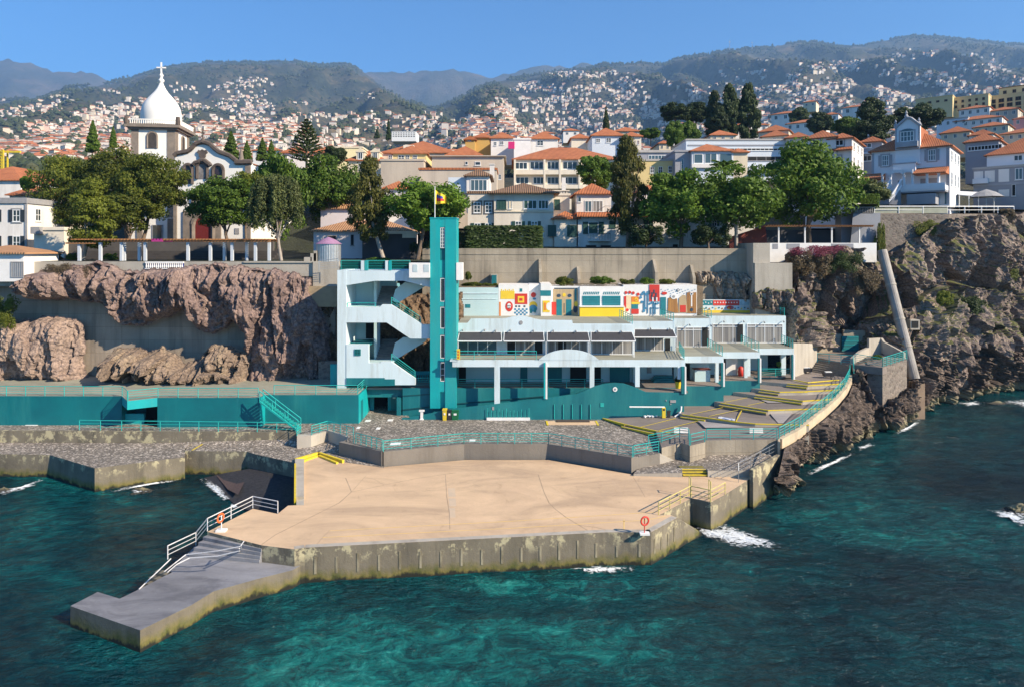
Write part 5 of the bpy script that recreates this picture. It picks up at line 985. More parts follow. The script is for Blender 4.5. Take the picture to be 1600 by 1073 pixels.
# upper right cliff
tC=rowW([(1226,420,92),(1250,392,91),(1300,386,92),(1350,394,92.5),(1372,400,92.2),(1410,388,92.6),(1450,366,93.2),(1480,343,94.6),(1540,337,97.5),(1620,335,103),(1760,330,115)])
m1=rowW([(1228,470,89),(1250,450,89),(1300,455,90.5),(1345,460,91.5),(1378,460,92),(1415,462,91.5),(1455,452,93.5),(1492,450,98),(1545,455,101),(1625,445,107),(1765,440,118)])
m2=rowW([(1230,530,86.5),(1255,520,87.5),(1300,500,96),(1340,503,96.5),(1385,528,92),(1418,545,88.5),(1458,540,90.5),(1500,535,94),(1555,530,99),(1640,520,106),(1775,505,117)])
lC=[W(1232,560,85),W(1255,545,86.5),W(1300,538,96),W(1345,545,96),W(1395,600,87)]+[G(1440,640,-.5),G(1470,630,-.5),G(1510,622,-.5),G(1560,614,-.5),G(1640,600,-.5),G(1790,585,-.5)]
loft('cliff',[tC,m1,m2,lC],ROCKR,330,170,1.75,.115,.8)
loft('rock_shore',[[W(1425,575,88),W(1450,560,89.5),W(1500,560,93.5),W(1560,556,98),W(1640,548,104),W(1790,538,114)],[G(x,y,-.5) for x,y in ((1432,646),(1465,635),(1508,628),(1560,619),(1640,606),(1790,590))]],ROCKD,200,70,.9,.38,.7)
# back fill so that nothing shows between sheets
# small sea rocks
def searock(px,py,w_,h_,label,seed,z=-.15):
    p=G(px,py,0); n=22; V=[];F=[]
    for j in range(9):
        for i in range(n):
            t=2*math.pi*i/n; r=w_*(1-(j/8)**1.6); q=Vector((p.x+r*math.cos(t),p.y+r*.6*math.sin(t),z+h_*(j/8)))
            d=rockd(q*1.5+Vector((seed,0,0)),.28,.7,.6)*(1-j/10); V.append((q.x+d*math.cos(t),q.y+d*math.sin(t),q.z+d*.4))
    F=[(j*n+i,j*n+(i+1)%n,(j+1)*n+(i+1)%n,(j+1)*n+i) for j in range(8) for i in range(n)]
    m=MB(); m.add(V,F); return tag(m.build('sea_rock',ROCKD),label,'rock')
searock(222,767,.95,.55,'small black rock with a white wet tip off the cobbled quay',3); searock(1596,800,1.1,.9,'dark rock awash in foam at the right edge of the picture',9)
searock(6,766,1.3,.5,'low dark rock in the foam at the left edge',5); searock(1560,630,1.6,.5,'flat rock in white surf below the far right cliff',12)
searock(1490,688,3.6,.16,'broad brown submerged shoal right of the dark cliff',15,-.14)
# drain pipe
r=empty('drain_pipe',W(1432,596,88),'fat pale concrete pipe leaning down the dark cliff to the sea','pipe')
a,b_=W(1378,392,91),W(1429,592,85.5)
m=MB(); m.bar(a,b_,.62,18,.62); m.build('tube',pm('pipe_concrete',(.36,.34,.31),(.27,.255,.235),.9,.85,.3,dirt=((.18,.165,.15),.7,(1,1,.3))),r)
d=(b_-a).normalized()
for t in (.28,.55,.76): q=a.lerp(b_,t); MB().bar(q-d*.12,q+d*.12,.68,18).build('collar',CONCL,r)
m=MB(); m.prism([W(1420,595,85.5)+Vector((0,-.7,0)),W(1440,597,85.5)+Vector((0,-.7,0)),W(1440,597,87.5),W(1420,595,87.5)],0); tag(m.build('pipe_footing',pm('tan_concrete',(.34,.25,.17),(.28,.2,.14),.8,.9,.5)),'tan concrete block under the lower end of the leaning pipe','block')
# ---------------- small walled yard at the right ----------------
m=MB(); ZY=8.0
ZY=7.4
for i in range(7): q=[G(1250+4.4*i,576-2.7*i,6.1+.19*i),G(1326+.6*i,588-2.7*i,6.1+.19*i)]; m.prism([q[0],q[1],q[1]+Vector((0,4,0)),q[0]+Vector((0,4,0))],5)
tag(m.build('concrete_steps',CONCG),'wide flight of dark grey concrete steps beside the two planters','steps')
m=MB(); m.prism([G(1278,558.5,ZY),G(1331,569,ZY),G(1379,574,ZY-.05),G(1417,562,ZY-.05),Vector((52,96,ZY)),Vector((38,96,ZY))],6.5); struct('yard_floor',m,PAVE)
m=MB()
def vwall(m,pts,w_,zb,mi=0):
    for a,b in zip(pts,pts[1:]):
        d=(b-a); n_=Vector((-d.y,d.x,0)).normalized()*w_; m.prism([a,b,b+n_,a+n_],zb,mi)
vwall(m,[W(1240,536,80.6),W(1277,537,86)],.4,5.5); tag(m.build('yard_wall',CONCL),'pale concrete wall right behind the last stepped bay','wall')
m=MB(); vwall(m,[W(1246,519,89),W(1292,521,90.5),W(1315,522,92)],.4,5.5); vwall(m,[W(1318,515.5,92),W(1352,516.5,92)],.4,5.5); tag(m.build('yard_wall',CONC),'stained concrete wall left of the teal garage gate in the rock yard','wall')
m=MB(); p0,p1=W(1315,525,91.7),W(1341,525.5,91.7); m.box(p0.x,p1.x,91.6,91.8,ZY-.3,p0.z); r=tag(m.build('garage_gate',TEAL),'teal garage gate set in the concrete yard wall under the right cliff','gate')
for i in range(4): MB().box(p0.x,p1.x,91.56,91.6,ZY+.3+.5*i,ZY+.36+.5*i).build('rib',TEALB,r)
m=MB(); vwall(m,[W(1333,560,81.5),W(1345,549,84.5),W(1358,543,87)],.35,6.); vwall(m,[W(1358,529,87),W(1376,528,88),W(1380,534,87.5),W(1412,551,84.5)],.3,6.); tag(m.build('yard_wall',CONCL),'pale wall with a raised planter behind the stone bastion','wall')
m=MB(); q=[W(1355,569,80.5),W(1379,575,79.5),W(1417,562,82.8),W(1412,550,90),W(1350,550,90)]; m.prism(q,0); tag(m.build('stone_bastion',RUB),'square bastion of dark rubble stone standing in the dark sea rocks','bastion')
railing([G(1277,566,ZY),G(1333,570,ZY),G(1334,583,6.6)],'turquoise railing above the wide grey concrete steps',n=4,sp=1.5,h=1.1)
railing([W(1336,567,81.4),W(1379,574.5,79.6)],'turquoise railing along the left edge of the stone bastion',n=5,sp=2,h=1.1)
railing([W(1379,574.5,79.6),W(1417,562,82.9)],'turquoise railing on the lit right edge of the stone bastion',n=5,sp=1,h=1.15)
m=MB(); p=W(1423,502,90); m.box(p.x-.6,p.x+.6,89.0,91,p.z-1.,p.z+.3); m.box(p.x-.45,p.x+.4,88.95,89.0,p.z-.75,p.z+.15,1); tag(m.build('rock_window',[CONCL,DARK]),'small dark barred opening in the cliff beside the leaning pipe','window')
# ---------------- town buildings ----------------
def house(name,label,x0,x1,pe,pb,Y,d=9,roof='hip',rh=None,wall=WALLW,roofm=TILE,rot=0,wins=(),side=None,shut=None,frame=FRAME,trim=None,ov=.45,cat='house',base=3,corn=None,chim=(),stories=None):
    """front px span x0..x1, eaves row pe, visible base row pb, at distance Y"""
    LOCAL[0]=True
    if rot==0 and (x0+x1)/2>1185 and Y>=112: rot=-(math.atan(((x0+x1)/2-CX)/FX)+.16)
    K_=math.cos(rot)-((x0+x1)/2-CX)/FX*math.sin(rot)
    if side is None and rot<-.3 and pb-pe>10: side=(1,[(pe+2,pe+2+min(7,(pb-pe)*.4))],2,GLASS)
    w_=(x1-x0)/FX*Y/K_; zb=Z_(pb,Y); hh=Z_(pe,Y)-zb; r=empty(name,(X_((x0+x1)/2,Y),Y,zb),label,cat); r.rotation_euler=(0,0,rot)
    lx=lambda px:(px-(x0+x1)/2)/FX*Y/K_
    lz=lambda py:Z_(py,Y)-zb
    m=MB(); m.box(-w_/2,w_/2,0,d,-base,hh); m.build('wall',wall,r)
    rh=(rh if rh is not None else min(w_,d)*.22)*.72; rh=min(rh,min(w_,d)*.34)
    if roof in('hip','gable'): m=MB(); m.hip(-w_/2,w_/2,0,d,hh+.14,rh,ov,roof=='gable'); rf=m.build('roof',roofm,r)
    else:
        m=MB(); m.box(-w_/2-.15,w_/2+.15,-.15,d+.15,hh,hh+.35); m.box(-w_/2+.2,w_/2-.2,.2,d-.2,hh+.35,hh+.42); rf=m.build('roof',roofm,r)
    if corn: m=MB(); m.box(-w_/2-.2,w_/2+.2,-.2,d+.2,hh-.35,hh-.002); m.build('cornice',corn,r)
    for cx in chim:
        X=lx(cx); m=MB(); m.box(X-.35,X+.35,d*.3,d*.3+.7,hh,hh+rh+.9); m.box(X-.45,X+.45,d*.3-.1,d*.3+.8,hh+rh+.9,hh+rh+1.05); m.build('chimney',WALLW,rf)
    for w in wins:
        a,b_,c,e=w[:4]; o=w[4] if len(w)>4 else {}
        ty=o.get('t')
        if ty=='balc':
            m=MB(); m.box(lx(a),lx(b_),-1.1,-.0,lz(e)-.12,lz(e)); bb=m.build('balcony',o.get('m',WALLW),r); m=MB()
            zt=lz(e)+1.0; z0=lz(e); X0,X1=lx(a),lx(b_); m.box(X0,X1,-1.1,-1.05,zt-.06,zt); m.box(X0,X0+.05,-1.1,0,zt-.06,zt); m.box(X1-.05,X1,-1.1,0,zt-.06,zt)
            n=max(4,int((X1-X0)/.22)); [m.box(X0+(X1-X0)*i/n-.015,X0+(X1-X0)*i/n+.015,-1.09,-1.06,z0,zt-.06) for i in range(n+1)]; m.build('railing',o.get('rm',BLACK),bb); continue
        if ty=='box': m=MB(); m.box(lx(a),lx(b_),-o.get('d',.1),o.get('b',0),lz(e),lz(c)); m.build(o.get('n','trim'),o.get('m',GREYT),r); continue
        if ty=='roof': m=MB(); X0,X1=lx(a),lx(b_); dd=o.get('d',1.0); m.add([(X0,-dd,lz(e)),(X1,-dd,lz(e)),(X1,.05,lz(c)),(X0,.05,lz(c)),(X0,-dd,lz(e)-.15),(X1,-dd,lz(e)-.15),(X1,.05,lz(e)-.15),(X0,.05,lz(e)-.15)],[(0,1,2,3),(1,0,4,5),(0,3,7,4),(2,1,5,6),(7,6,5,4)]); m.build('lower_roof',roofm,r); continue
        window(r,lx(a),lx(b_),lz(e),lz(c),0,frame=o.get('f',frame),pane=o.get('p',GLASS),shut=o.get('s',shut),cols=o.get('c',2),rows=o.get('r',2),trim=o.get('tr',trim),sill=o.get('sill',True))
    if side:
        s_,rows,n,p_=side
        for (za,zc) in rows:
            for i in range(n):
                yy=d*(i+.5)/n; ww=min(1.1,d/n*.5); window(r,yy-ww/2,yy+ww/2,lz(zc),lz(za),s_*w_/2,frame=frame,pane=p_,side=s_,trim=trim,cols=2,rows=2)
    LOCAL[0]=False
    return r
def grid(x0,x1,n,rows,fw,o=None):
    return [(x0+(x1-x0)*(i+.5)/n-fw/2,x0+(x1-x0)*(i+.5)/n+fw/2,a,b_,o or {}) for (a,b_) in rows for i in range(n)]
SH={'s':SHUT}; SD={'s':SHUTD}
# far left
house('town_house','white two storey house with dark shutters and a grey cornice at the left edge',-75,41,314,402,92,9,'flat',wall=WALLW,roofm=GREYT,corn=GREYT,wins=[(20,32,328,347,dict(s=SHUTD,tr=GREYT)),(20,32,369,389,dict(s=SHUTD)),(-16,-4,328,347,dict(s=SHUTD,tr=GREYT)),(-16,-4,369,389,dict(s=SHUTD)),(39.5,43,311,396,dict(t='box',m=GREYT,d=.12,n='quoins'))],side=(1,[(325,345)],2,GLASS))
house('orange_roof_house','white house with a big orange roof behind the shuttered house at the left edge',-70,33,283,330,112,14,'hip',4,wall=WALLW,roofm=TILE)
house('orange_roof_house','house with a low orange roof tucked between the left edge and the big trees',15,62,306,330,104,12,'hip',3.5,wall=BEIGE,roofm=TILE)
house('garden_shed','small bright white shed with a tan roof and grey sliding gate at the far left',-60,37,397,436,77.5,6,'hip',1.2,base=.3,wall=PURE,roofm=TILET,wins=[(17,37,409,434,dict(f=GREYT,p=pm('grey_gate',(.22,.27,.32),(.18,.23,.28),4,.6,0),c=6,r=1,sill=False))],cat='shed')
house('garden_annex','plain pale annex with a planter ledge right of the shuttered house',53,100,360,405,90,6,'flat',wall=CREAML,roofm=CREAML,wins=[(54,68,355,366,dict(t='box',m=GREYT,d=.8,n='ledge'))],cat='annex')
# church
CHW=pm('church_white',(.80,.79,.74),(.74,.73,.69),.2,.8,.05); CHS=pm('church_brown_stone',(.24,.20,.165),(.17,.145,.12),1,.9,.3); CHD=pm('church_dark_stone',(.075,.06,.052),(.12,.095,.08),1,.9,.3)
YC_=122
LOCAL[0]=True
ch=empty('church',(X_(310,YC_),YC_,Z_(400,YC_)),'white church with a dark stone trimmed gable and red arched door behind the trees','church')
zb=Z_(400,YC_); lx=lambda p:(p-310)/FX*YC_; lz=lambda p:Z_(p,YC_)-zb
gab=[(272,400),(272,244),(277,240),(285,238.5),(293,237),(299,233),(305,226),(311,223.5),(317,222.5),(323,223.5),(329,226),(335,232),(343,238),(352,241),(360,244),(366,249),(371,253),(392,253),(392,400)]
m=MB(); m.xz([(lx(a),lz(b_)) for a,b_ in gab],0,1); m.box(lx(273),lx(391),1,26,-2,lz(256)); m.build('wall',CHW,ch)
m=MB(); m.box(lx(270),lx(393),1.01,26,lz(256),lz(255)); m.xz([(lx(272),lz(255)),(lx(317),lz(238)),(lx(392),lz(255))],1.02,26); m.build('roof',TILE,ch)
def trimline(pts,r_,mat,par,d=-.25,name='trim'):
    m=MB()
    for a,b_ in zip(pts,pts[1:]):
        p,q=Vector((lx(a[0]),d,lz(a[1]))),Vector((lx(b_[0]),d,lz(b_[1]))); m.bar(p,q,r_,6)
    return m.build(name,mat,par)
trimline(gab[1:-1],.42,CHD,ch,-.1,'gable_moulding'); trimline([(368,254),(394,254)],.5,CHD,ch,-.2,'cornice')
def archwin(par,cx,w_,yb,ys,mat,pane,name='arched_window',t=.32):
    # w_ half width px; yb bottom, ys spring
    n=10; pr=[(cx-w_,yb),(cx-w_,ys)]+[(cx-w_*math.cos(math.pi*i/n),ys-w_*1.0*math.sin(math.pi*i/n)) for i in range(1,n)]+[(cx+w_,ys),(cx+w_,yb)]
    o=trimline(pr,t,mat,par,-.12,name); m=MB(); m.xz([(lx(a),lz(b_)) for a,b_ in pr],-.08,.0); m.build('pane',pane,o); return o
LEAD=pm('dark_lead_glass',(.05,.035,.04),(.03,.02,.025),3,.3,.1)
archwin(ch,294,6.5,288,264,CHD,LEAD); archwin(ch,341,8,282,266,CHD,LEAD); archwin(ch,316,8,280,262,CHD,pm('niche_grey',(.30,.29,.28),(.12,.11,.11),1,.8,.1)); archwin(ch,318,16,396,351,CHS,REDDOOR,'door',.45)
m=MB(); m.xz([(lx(317+a),lz(241+b_)) for a,b_ in ((-3,-5),(0,-7),(3,-5),(6,-6),(8,-2),(5,1),(5,5),(0,9),(-5,5),(-5,1),(-8,-2),(-6,-6))],-.35,0); m.build('coat_of_arms',CHD,ch)
trimline([(303,258),(306,255),(311,254),(315,251),(320,251),(324,254),(328,257),(330,260)],.4,CHD,ch,-.3,'moulding')
[MB().box(lx(a),lx(b_),-.3,-.001,-1,lz(c)).build('pilaster',CHS,ch) for a,b_,c in ((272,277,262),(287,300,330),(336,346,330),(384,392,256),(300,303,300),(331,334,300))]
m=MB(); m.box(lx(316.3),lx(317.7),-.1,.1,lz(222),lz(201)); m.box(lx(313.8),lx(320.2),-.1,.1,lz(209),lz(207.5)); m.bar((lx(317),0,lz(223)),(lx(317),0,lz(216)),.6,8,.2); m.build('cross',CHD,ch)
m=MB(); m.bar((lx(377),0,lz(253)),(lx(377),0,lz(233)),.5,8,.15); m.build('finial',CHS,ch)
m=MB(); m.box(lx(186),lx(272),2,14,-2,lz(340)); m.build('side_wing',CHW,ch)
[MB().box(lx(a),lx(b_),1.7,2,-2,lz(341)).build('side_pilaster',CHS,ch) for a,b_ in ((206,214),(254,264))]
m=MB(); m.box(lx(229),lx(246),1.85,2.05,lz(374),lz(351)); m.build('side_window',GREYT,ch); m=MB(); m.box(lx(231),lx(244),1.8,1.84,lz(373),lz(352)); m.build('side_window_pane',GLASS,ch)
m=MB(); m.box(lx(367),lx(374),-.1,.0,lz(366),lz(357)); m.build('wall_plaque',GREYT,ch)
LOCAL[0]=False
# bell tower: separate body rising behind
YB_=128
LOCAL[0]=True
bt=empty('bell_tower',(X_(240,YB_),YB_,Z_(400,YB_)),'square white and brown bell tower topped by a smooth white onion dome and cross','church tower'); bt.rotation_euler=(0,0,math.radians(8))
zb=Z_(400,YB_); lx=lambda p:(p-239)/FX*YB_; lz=lambda p:Z_(p,YB_)-zb
hw=lx(239+32.5); D=hw*2
m=MB(); m.box(-hw+.02,hw-.02,.02,D-.02,0,lz(203)); m.build('shaft',CHW,bt)
m=MB()
for x0,x1 in ((-hw,-hw+1.25),(hw-1.5,hw)): m.box(x0,x1,-.08,.4,0,lz(203)); m.box(x0,x1,D-.4,D+.05,0,lz(203))
m.box(hw-.4,hw+.08,.41,1.3,0,lz(203)); m.box(hw-.4,hw+.08,D-1.4,D-.41,0,lz(203)); m.build('corner_pilasters',CHS,bt)
m=MB(); m.box(-hw-.5,hw+.5,-.5,D+.5,lz(203),lz(200)); m.box(-hw-.9,hw+.9,-.9,D+.9,lz(200),lz(195)); m.build('cornice',CHS,bt)
m=MB(); zt,z1=lz(187.5),lz(195); m.box(-hw-.8,hw+.8,-.8,-.6,zt-.2,zt); m.box(hw+.6,hw+.8,-.8,D+.8,zt-.2,zt)
for i in range(25): x=-hw-.7+(D+1.4)*i/24; m.bar((x,-.7,z1),(x,-.7,zt-.2),.09,5)
for i in range(25): y=-.7+(D+1.4)*i/24; m.bar((hw+.7,y,z1),(hw+.7,y,zt-.2),.09,5)
m.build('parapet_balustrade',CHW,bt)
m=MB()
for x,y in ((-hw-.6,-.6),(hw+.6,-.6),(hw+.6,D+.6),(-hw-.6,D+.6)): m.bar((x,y,z1),(x,y,zt+.5),.45,8,.35)
m.build('corner_urns',CHD,bt)
m=MB(); rr=lx(239+29.5); prof=[]; 
for px_,py_ in ((29.5,192),(29.5,184),(30,178),(29.5,170),(28,163),(25,156),(20.5,149.5),(15,143),(10,137),(6.5,131.5),(4,126),(3,123)): prof.append((px_/FX*YB_,lz(py_)))
m.lathe(prof,40,(0,D/2)); m.build('dome',CHW,bt,smooth=True)
m=MB(); u_=YB_/FX; m.lathe([(3*u_,lz(124)),(2.2*u_,lz(122)),(4.4*u_,lz(120)),(4.6*u_,lz(117.5)),(2*u_,lz(115)),(2.4*u_,lz(112)),(3.6*u_,lz(110)),(1.4*u_,lz(107)),(1.2*u_,lz(104)),(.01,lz(103))],14,(0,D/2)); m.build('finial',CHW,bt,smooth=True)
m=MB(); m.box(-.13,.13,D/2-.1,D/2+.1,lz(104),lz(89)); m.box(-.85,.85,D/2-.1,D/2+.1,lz(98.6),lz(96.7)); m.build('cross',PURE,bt)
lz0=lz
def aw(par,cx,hwid,zb0,zs,y,side=False):
    n=10; pr=[(cx-hwid,zb0),(cx-hwid,zs)]+[(cx-hwid*math.cos(math.pi*i/n),zs+hwid*math.sin(math.pi*i/n)) for i in range(1,n)]+[(cx+hwid,zs),(cx+hwid,zb0)]
    m=MB()
    for a,b_ in zip(pr,pr[1:]):
        P=(Vector((a[0],y,a[1])),Vector((b_[0],y,b_[1]))) if not side else (Vector((y,a[0],a[1])),Vector((y,b_[0],b_[1]))); m.bar(P[0],P[1],.2,6)
    o=m.build('bell_opening',CHS,par); m=MB(); m.xz(pr,y-.1 if not side else 0,y+.05 if not side else .1)
    if side: m.v=[(y+v[1],v[0],v[2]) for v in m.v]
    m.build('louvre',pm('dark_louvre',(.06,.05,.045),(.04,.035,.03),2,.7,.1),o)
aw(bt,lx(237),.85,lz(232),lz(214),-.05); aw(bt,D/2,.8,lz(232),lz(215),hw+.02,True)
LOCAL[0]=False
# cream / orange quarter in the centre
house('cream_villa','cream house with two dormers in its orange mansard roof left of centre',543,601,252,285,138,12,'hip',3.6,wall=CREAM,wins=[(561,569,256,266,{}),(575,583,256,266,{})],side=(1,[(256,266)],2,GLASS))
for i,(a,l) in enumerate(((564,'left dormer with a small arched white frame in the cream house roof'),)): pass
LOCAL[0]=True
v=[o for o in bpy.data.objects if o.name.startswith('cream_villa')][0]
for a in (563.5,586.5):
    x=(a-572)/FX*138; z=Z_(249.5,138)-v.location.z; m=MB(); m.box(x-.85,x+.85,-.2,3,z-.3,z+1.5); m.hip(x-.85,x+.85,-.2,3,z+1.55,.75,.15,True); dd=m.build('dormer',CREAM,v); window(dd,x-.45,x+.45,z,z+1.4,-.2,cols=2,rows=1)
LOCAL[0]=False
house('pale_yellow_block','tall pale yellow windowless block behind the cream mansard house',522,566,232,262,150,10,'flat',wall=pm('pale_yellow_wall',(.80,.72,.42),(.74,.66,.38),.2,.85,.05),roofm=CREAM,cat='building')
house('orange_roof_villa','large cream building under the broad orange hipped roof in the centre',596,712,240,262,146,20,'hip',5.2,wall=CREAM,wins=[(655,664,243,250,{}),(668,674,243,250,{}),(607,613,243,251,{})]+[(629,645,226,240,dict(t='box',m=CREAML,d=-1,b=6,n='dormer')),(633.5,641,229,237,dict(t='box',m=GLASS,d=-.9,b=1,n='dormer_pane'))])
house('yellow_house','small yellow house with an orange hipped roof in front of the broad roof',614,666,241,260,132,9,'hip',2.8,wall=YELR,wins=[(622,632,243,251,{}),(634,640,243,251,{}),(645,652,243,251,{})])
house('beige_block','plain windowless beige building above the tan roofed houses',595,662,252,330,126,12,'flat',wall=BEIGE,roofm=BEIGE,cat='building')
house('beige_block','wide beige building with two little roof vents below an orange hipped roof',675,787,245,320,128,14,'hip',0.4,wall=BEIGE,roofm=BEIGE,wins=[(742,751,253,259,dict(c=1,r=1)),(727,731,253,258,dict(c=1,r=1))],cat='building')
house('orange_roof_house','orange hipped roof showing above the wide beige building',698,752,244,256,140,12,'hip',3.6,wall=CREAM)
house('beige_block','low beige wall block with an orange tiled edge above the round bright tree',655,776,266,330,118,8,'flat',wall=BEIGE,roofm=TILE,wins=[(779,783,273,281,{})],cat='building')
house('terracotta_house','red brown roofed house half hidden between the two centre trees',600,640,296,345,112,9,'hip',3,wall=WALLW,roofm=TILE,wins=[(606,611,322,335,{})],side=(1,[(318,330)],1,GLASS))
house('tan_roof_house','pale lilac house with a tan tiled roof left of the slender tree, upper one',501,553,327,360,103,8,'hip',2.4,wall=pm('pale_lilac_wall',(.66,.62,.64),(.6,.56,.58),.2,.85,.05),roofm=TILET)
house('tan_roof_house','tiny cream house with a tan roof peeping over the lilac house',512,545,308,330,115,7,'hip',2.2,wall=CREAM,roofm=TILET)
house('tan_roof_house','long low pale house with a tan tiled roof behind the striped kiosk',490,640,362,408,94,8,'hip',2.2,wall=pm('pale_lilac_wall',(.66,.62,.64)),roofm=TILET,wins=[(511,526,368,379,dict(c=1,r=1,p=DARK,f=GREYT)),(548,553,367,384,dict(c=1,r=1,p=DARK,f=GREYT))])
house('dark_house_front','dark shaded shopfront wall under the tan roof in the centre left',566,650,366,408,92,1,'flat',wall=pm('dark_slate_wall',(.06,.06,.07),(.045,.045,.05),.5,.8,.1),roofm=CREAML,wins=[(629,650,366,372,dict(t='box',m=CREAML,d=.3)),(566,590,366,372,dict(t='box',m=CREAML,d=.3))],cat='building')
GW=dict(tr=pm('dark_window_surround',(.10,.09,.075),(.12,.11,.09),2,.8,.1),c=2,r=3)
house('brown_roof_house','white tower like house with a brown tiled roof and a wide balcony window',729,765,276,302,104,9,'hip',2.9,wall=WALLW,roofm=TILEB,wins=[(735,761,281,299,dict(c=4,r=1,p=GLASSB)),(700,729,277,302,dict(t='box',m=BLUEW,d=-.5,b=8,n='side_wing'))],chim=(768,))
house('brown_roof_house','cream house front with framed windows below the white tower like house',731,772,303,395,102,9,'flat',wall=CREAML,roofm=TILEB,wins=[(740,751,316,333,GW),(758,769,316,333,GW),(741,751,349,358,dict(s=SHUT)),(758,768,349,358,dict(s=SHUT))])
house('brown_roof_house','long cream house with a band of dark shuttered windows and a brown tiled roof',772,865,303,395,101.5,10,'hip',2.6,wall=CREAML,roofm=TILEB,ov=.9,wins=[(776,791,313,327,dict(c=3,r=1,p=SHUT,f=SHUT)),(795,800,313,327,dict(c=1,r=1,p=CREAM)),(818,839,313,327,dict(c=3,r=1,p=SHUT)),(841,857,313,327,dict(c=3,r=1,p=SHUT)),(805,815,346,356,dict(s=SHUT)),(830,840,346,356,dict(s=SHUT)),(772,865,330,332,dict(t='box',m=CREAM,d=.15,n='string_course')),(828,850,360,371,dict(t='balc')),(828,848,381,395,dict(c=1,r=1,p=REDDOOR,f=CREAM))])
house('narrow_house','narrow low house with an orange roof between the long cream house and the white house',866,903,343,395,101,8,'hip',2.4,wall=CREAML,wins=[(856,869,352,369,dict(c=3,r=1,p=SHUT,f=SHUT)),(886,901,352,369,dict(c=3,r=1,p=SHUT,f=SHUT))])
house('cream_side_block','cream block with balustraded flat roof and white chimney behind the narrow house',863,890,306,360,105,9,'flat',wall=CREAML,roofm=CREAML,wins=[(866,875,312,328,dict(c=2,r=1,p=SHUT,f=SHUT))]+[(863+i*2.2,864.2+i*2.2,299,305,dict(t='box',m=CREAML,d=0,b=.2,n='baluster')) for i in range(11)]+[(862,890,297.5,299,dict(t='box',m=CREAML,d=.1,b=.3,n='balustrade_rail')),(878,884,278,306,dict(t='box',m=WALLW,d=0,b=.8,n='chimney'))],cat='building')
house('white_house','white house with an orange roof, curtained upper windows and green shutters behind the dark tree',901,955,304,335,103,9,'hip',3,wall=WALLW,wins=[(913.5,924.5,314,332,dict(c=2,r=1,p=GLASSB)),(926,942,314,332,dict(c=3,r=1,p=CURT)),(903,908,308,316,dict(c=1,r=1)),(944,960,326,333,dict(t='balc',rm=METAL))])
house('white_house','white row house front with green shutters and an iron balcony above the long wall',901,1032,336,395,101,9,'flat',wall=WALLW,roofm=TILE,wins=[(901,1032,332,338,dict(t='roof',d=.9)),(919,935,347,366,dict(c=1,r=1,p=SHUT,f=FRAME,s=SHUT)),(919,952,360,376,dict(t='balc')),(970,980,350,367,dict(c=1,r=1,p=SHUT,f=SHUT)),(1005,1021,343,367,dict(c=2,r=1,p=SHUT,f=GREYT)),(952,962,346,356,dict(c=1,r=1,p=SHUT,f=SHUT)),(915,932,383,394,dict(c=1,r=1,p=DARK,f=GREYT)),(938,955,383,394,dict(c=1,r=1,p=DARK,f=GREYT))])
house('white_house','white house with an orange roof right of the dark tree, mostly behind leaves',1000,1032,300,340,108,9,'hip',3,wall=WALLW,wins=[(1004,1010,312,326,{})])
house('white_house','low white house behind the big green trees with a small balcony',1032,1135,345,395,101,9,'flat',wall=WALLW,roofm=CREAML,wins=[(1045,1067,352,368,dict(c=2,r=1,p=SHUT,f=GREYT)),(1044,1071,360,372,dict(t='balc')),(1050,1060,381,393,dict(c=1,r=1,p=DARK)),(1112,1120,342,354,SH)])
house('white_house','white house wall with dark shutters between the trunks of the two green trees',1095,1180,330,395,106,9,'flat',wall=WALLW,roofm=CREAML,wins=[(1103,1110,340,354,SD),(1119,1127,340,354,SD),(1150,1158,340,354,SD)])
BW=dict(c=3,r=1)
house('balcony_hotel','long cream hotel with two rows of balconies and a wide orange roof in the centre',803,968,250,310,136,16,'hip',4.8,wall=CREAML,wins=[(805,824,254,265,BW),(828,849,253,265,BW),(855,873,253,265,BW),(879,902,253,265,BW),(803,910,267,274,dict(t='box',m=CREAML,d=1.2,n='balcony_parapet')),(803,910,290,296,dict(t='box',m=CREAML,d=1.2,n='balcony_parapet')),(806,826,277,288,BW),(833,850,277,288,BW),(855,873,277,288,BW),(880,902,277,288,BW),(849,852,251,296,dict(t='box',m=CREAML,d=1.25)),(873,876,251,296,dict(t='box',m=CREAML,d=1.25)),(903,906,251,296,dict(t='box',m=CREAML,d=1.25)),(803,806,251,296,dict(t='box',m=CREAML,d=1.25))])
house('blue_shaded_house','pale blue shaded house with three windows and an orange roof near the centre skyline',925,975,213,245,160,10,'hip',3.4,wall=BLUEW,wins=[(931,938,217,223,{}),(947,955,216,223,{}),(966,973,215,222,{})])  # shade on the front put into its bluish wall colour
house('cream_house','small cream house with an orange roof left of the pale blue house',893,921,217,232,170,9,'hip',2.6,wall=CREAML)
house('cream_side_block','lit cream gable end attached to the right of the pale blue house',975,1002,214,245,159,9,'hip',2.6,wall=CREAML,wins=[(984,988,217,223,{}),(996,999,220,226,dict(p=REDDOOR))],cat='house')  # side of the same house, sunlight put into its cream colour
house('white_block','white block with a magenta panel on its left end',803,829,219,262,150,10,'flat',wall=PURE,roofm=PURE,wins=[(794,804,222,233,dict(t='box',m=pm('magenta_panel',(.6,.02,.18),(.55,.02,.16),1,.6,0),d=.2,n='panel'))],cat='building')
house('small_villa','small white villa with an orange roof right of the magenta panel',828,872,218,235,165,9,'hip',3.2,wall=WALLW,wins=[(839,849,220,228,{})])
house('small_villa','white villa with two windows and an orange hipped roof left of the magenta panel',767,803,217,238,158,9,'hip',3.2,wall=WALLW,wins=[(772,776,222,228,{}),(781,787,221,227,{})])
house('ochre_gable_house','ochre house with a steep orange gable and pointed window on the town skyline',727,742,219,238,165,9,'gable',4.5,wall=OCHRE,wins=[(731,736,214,221,{})])
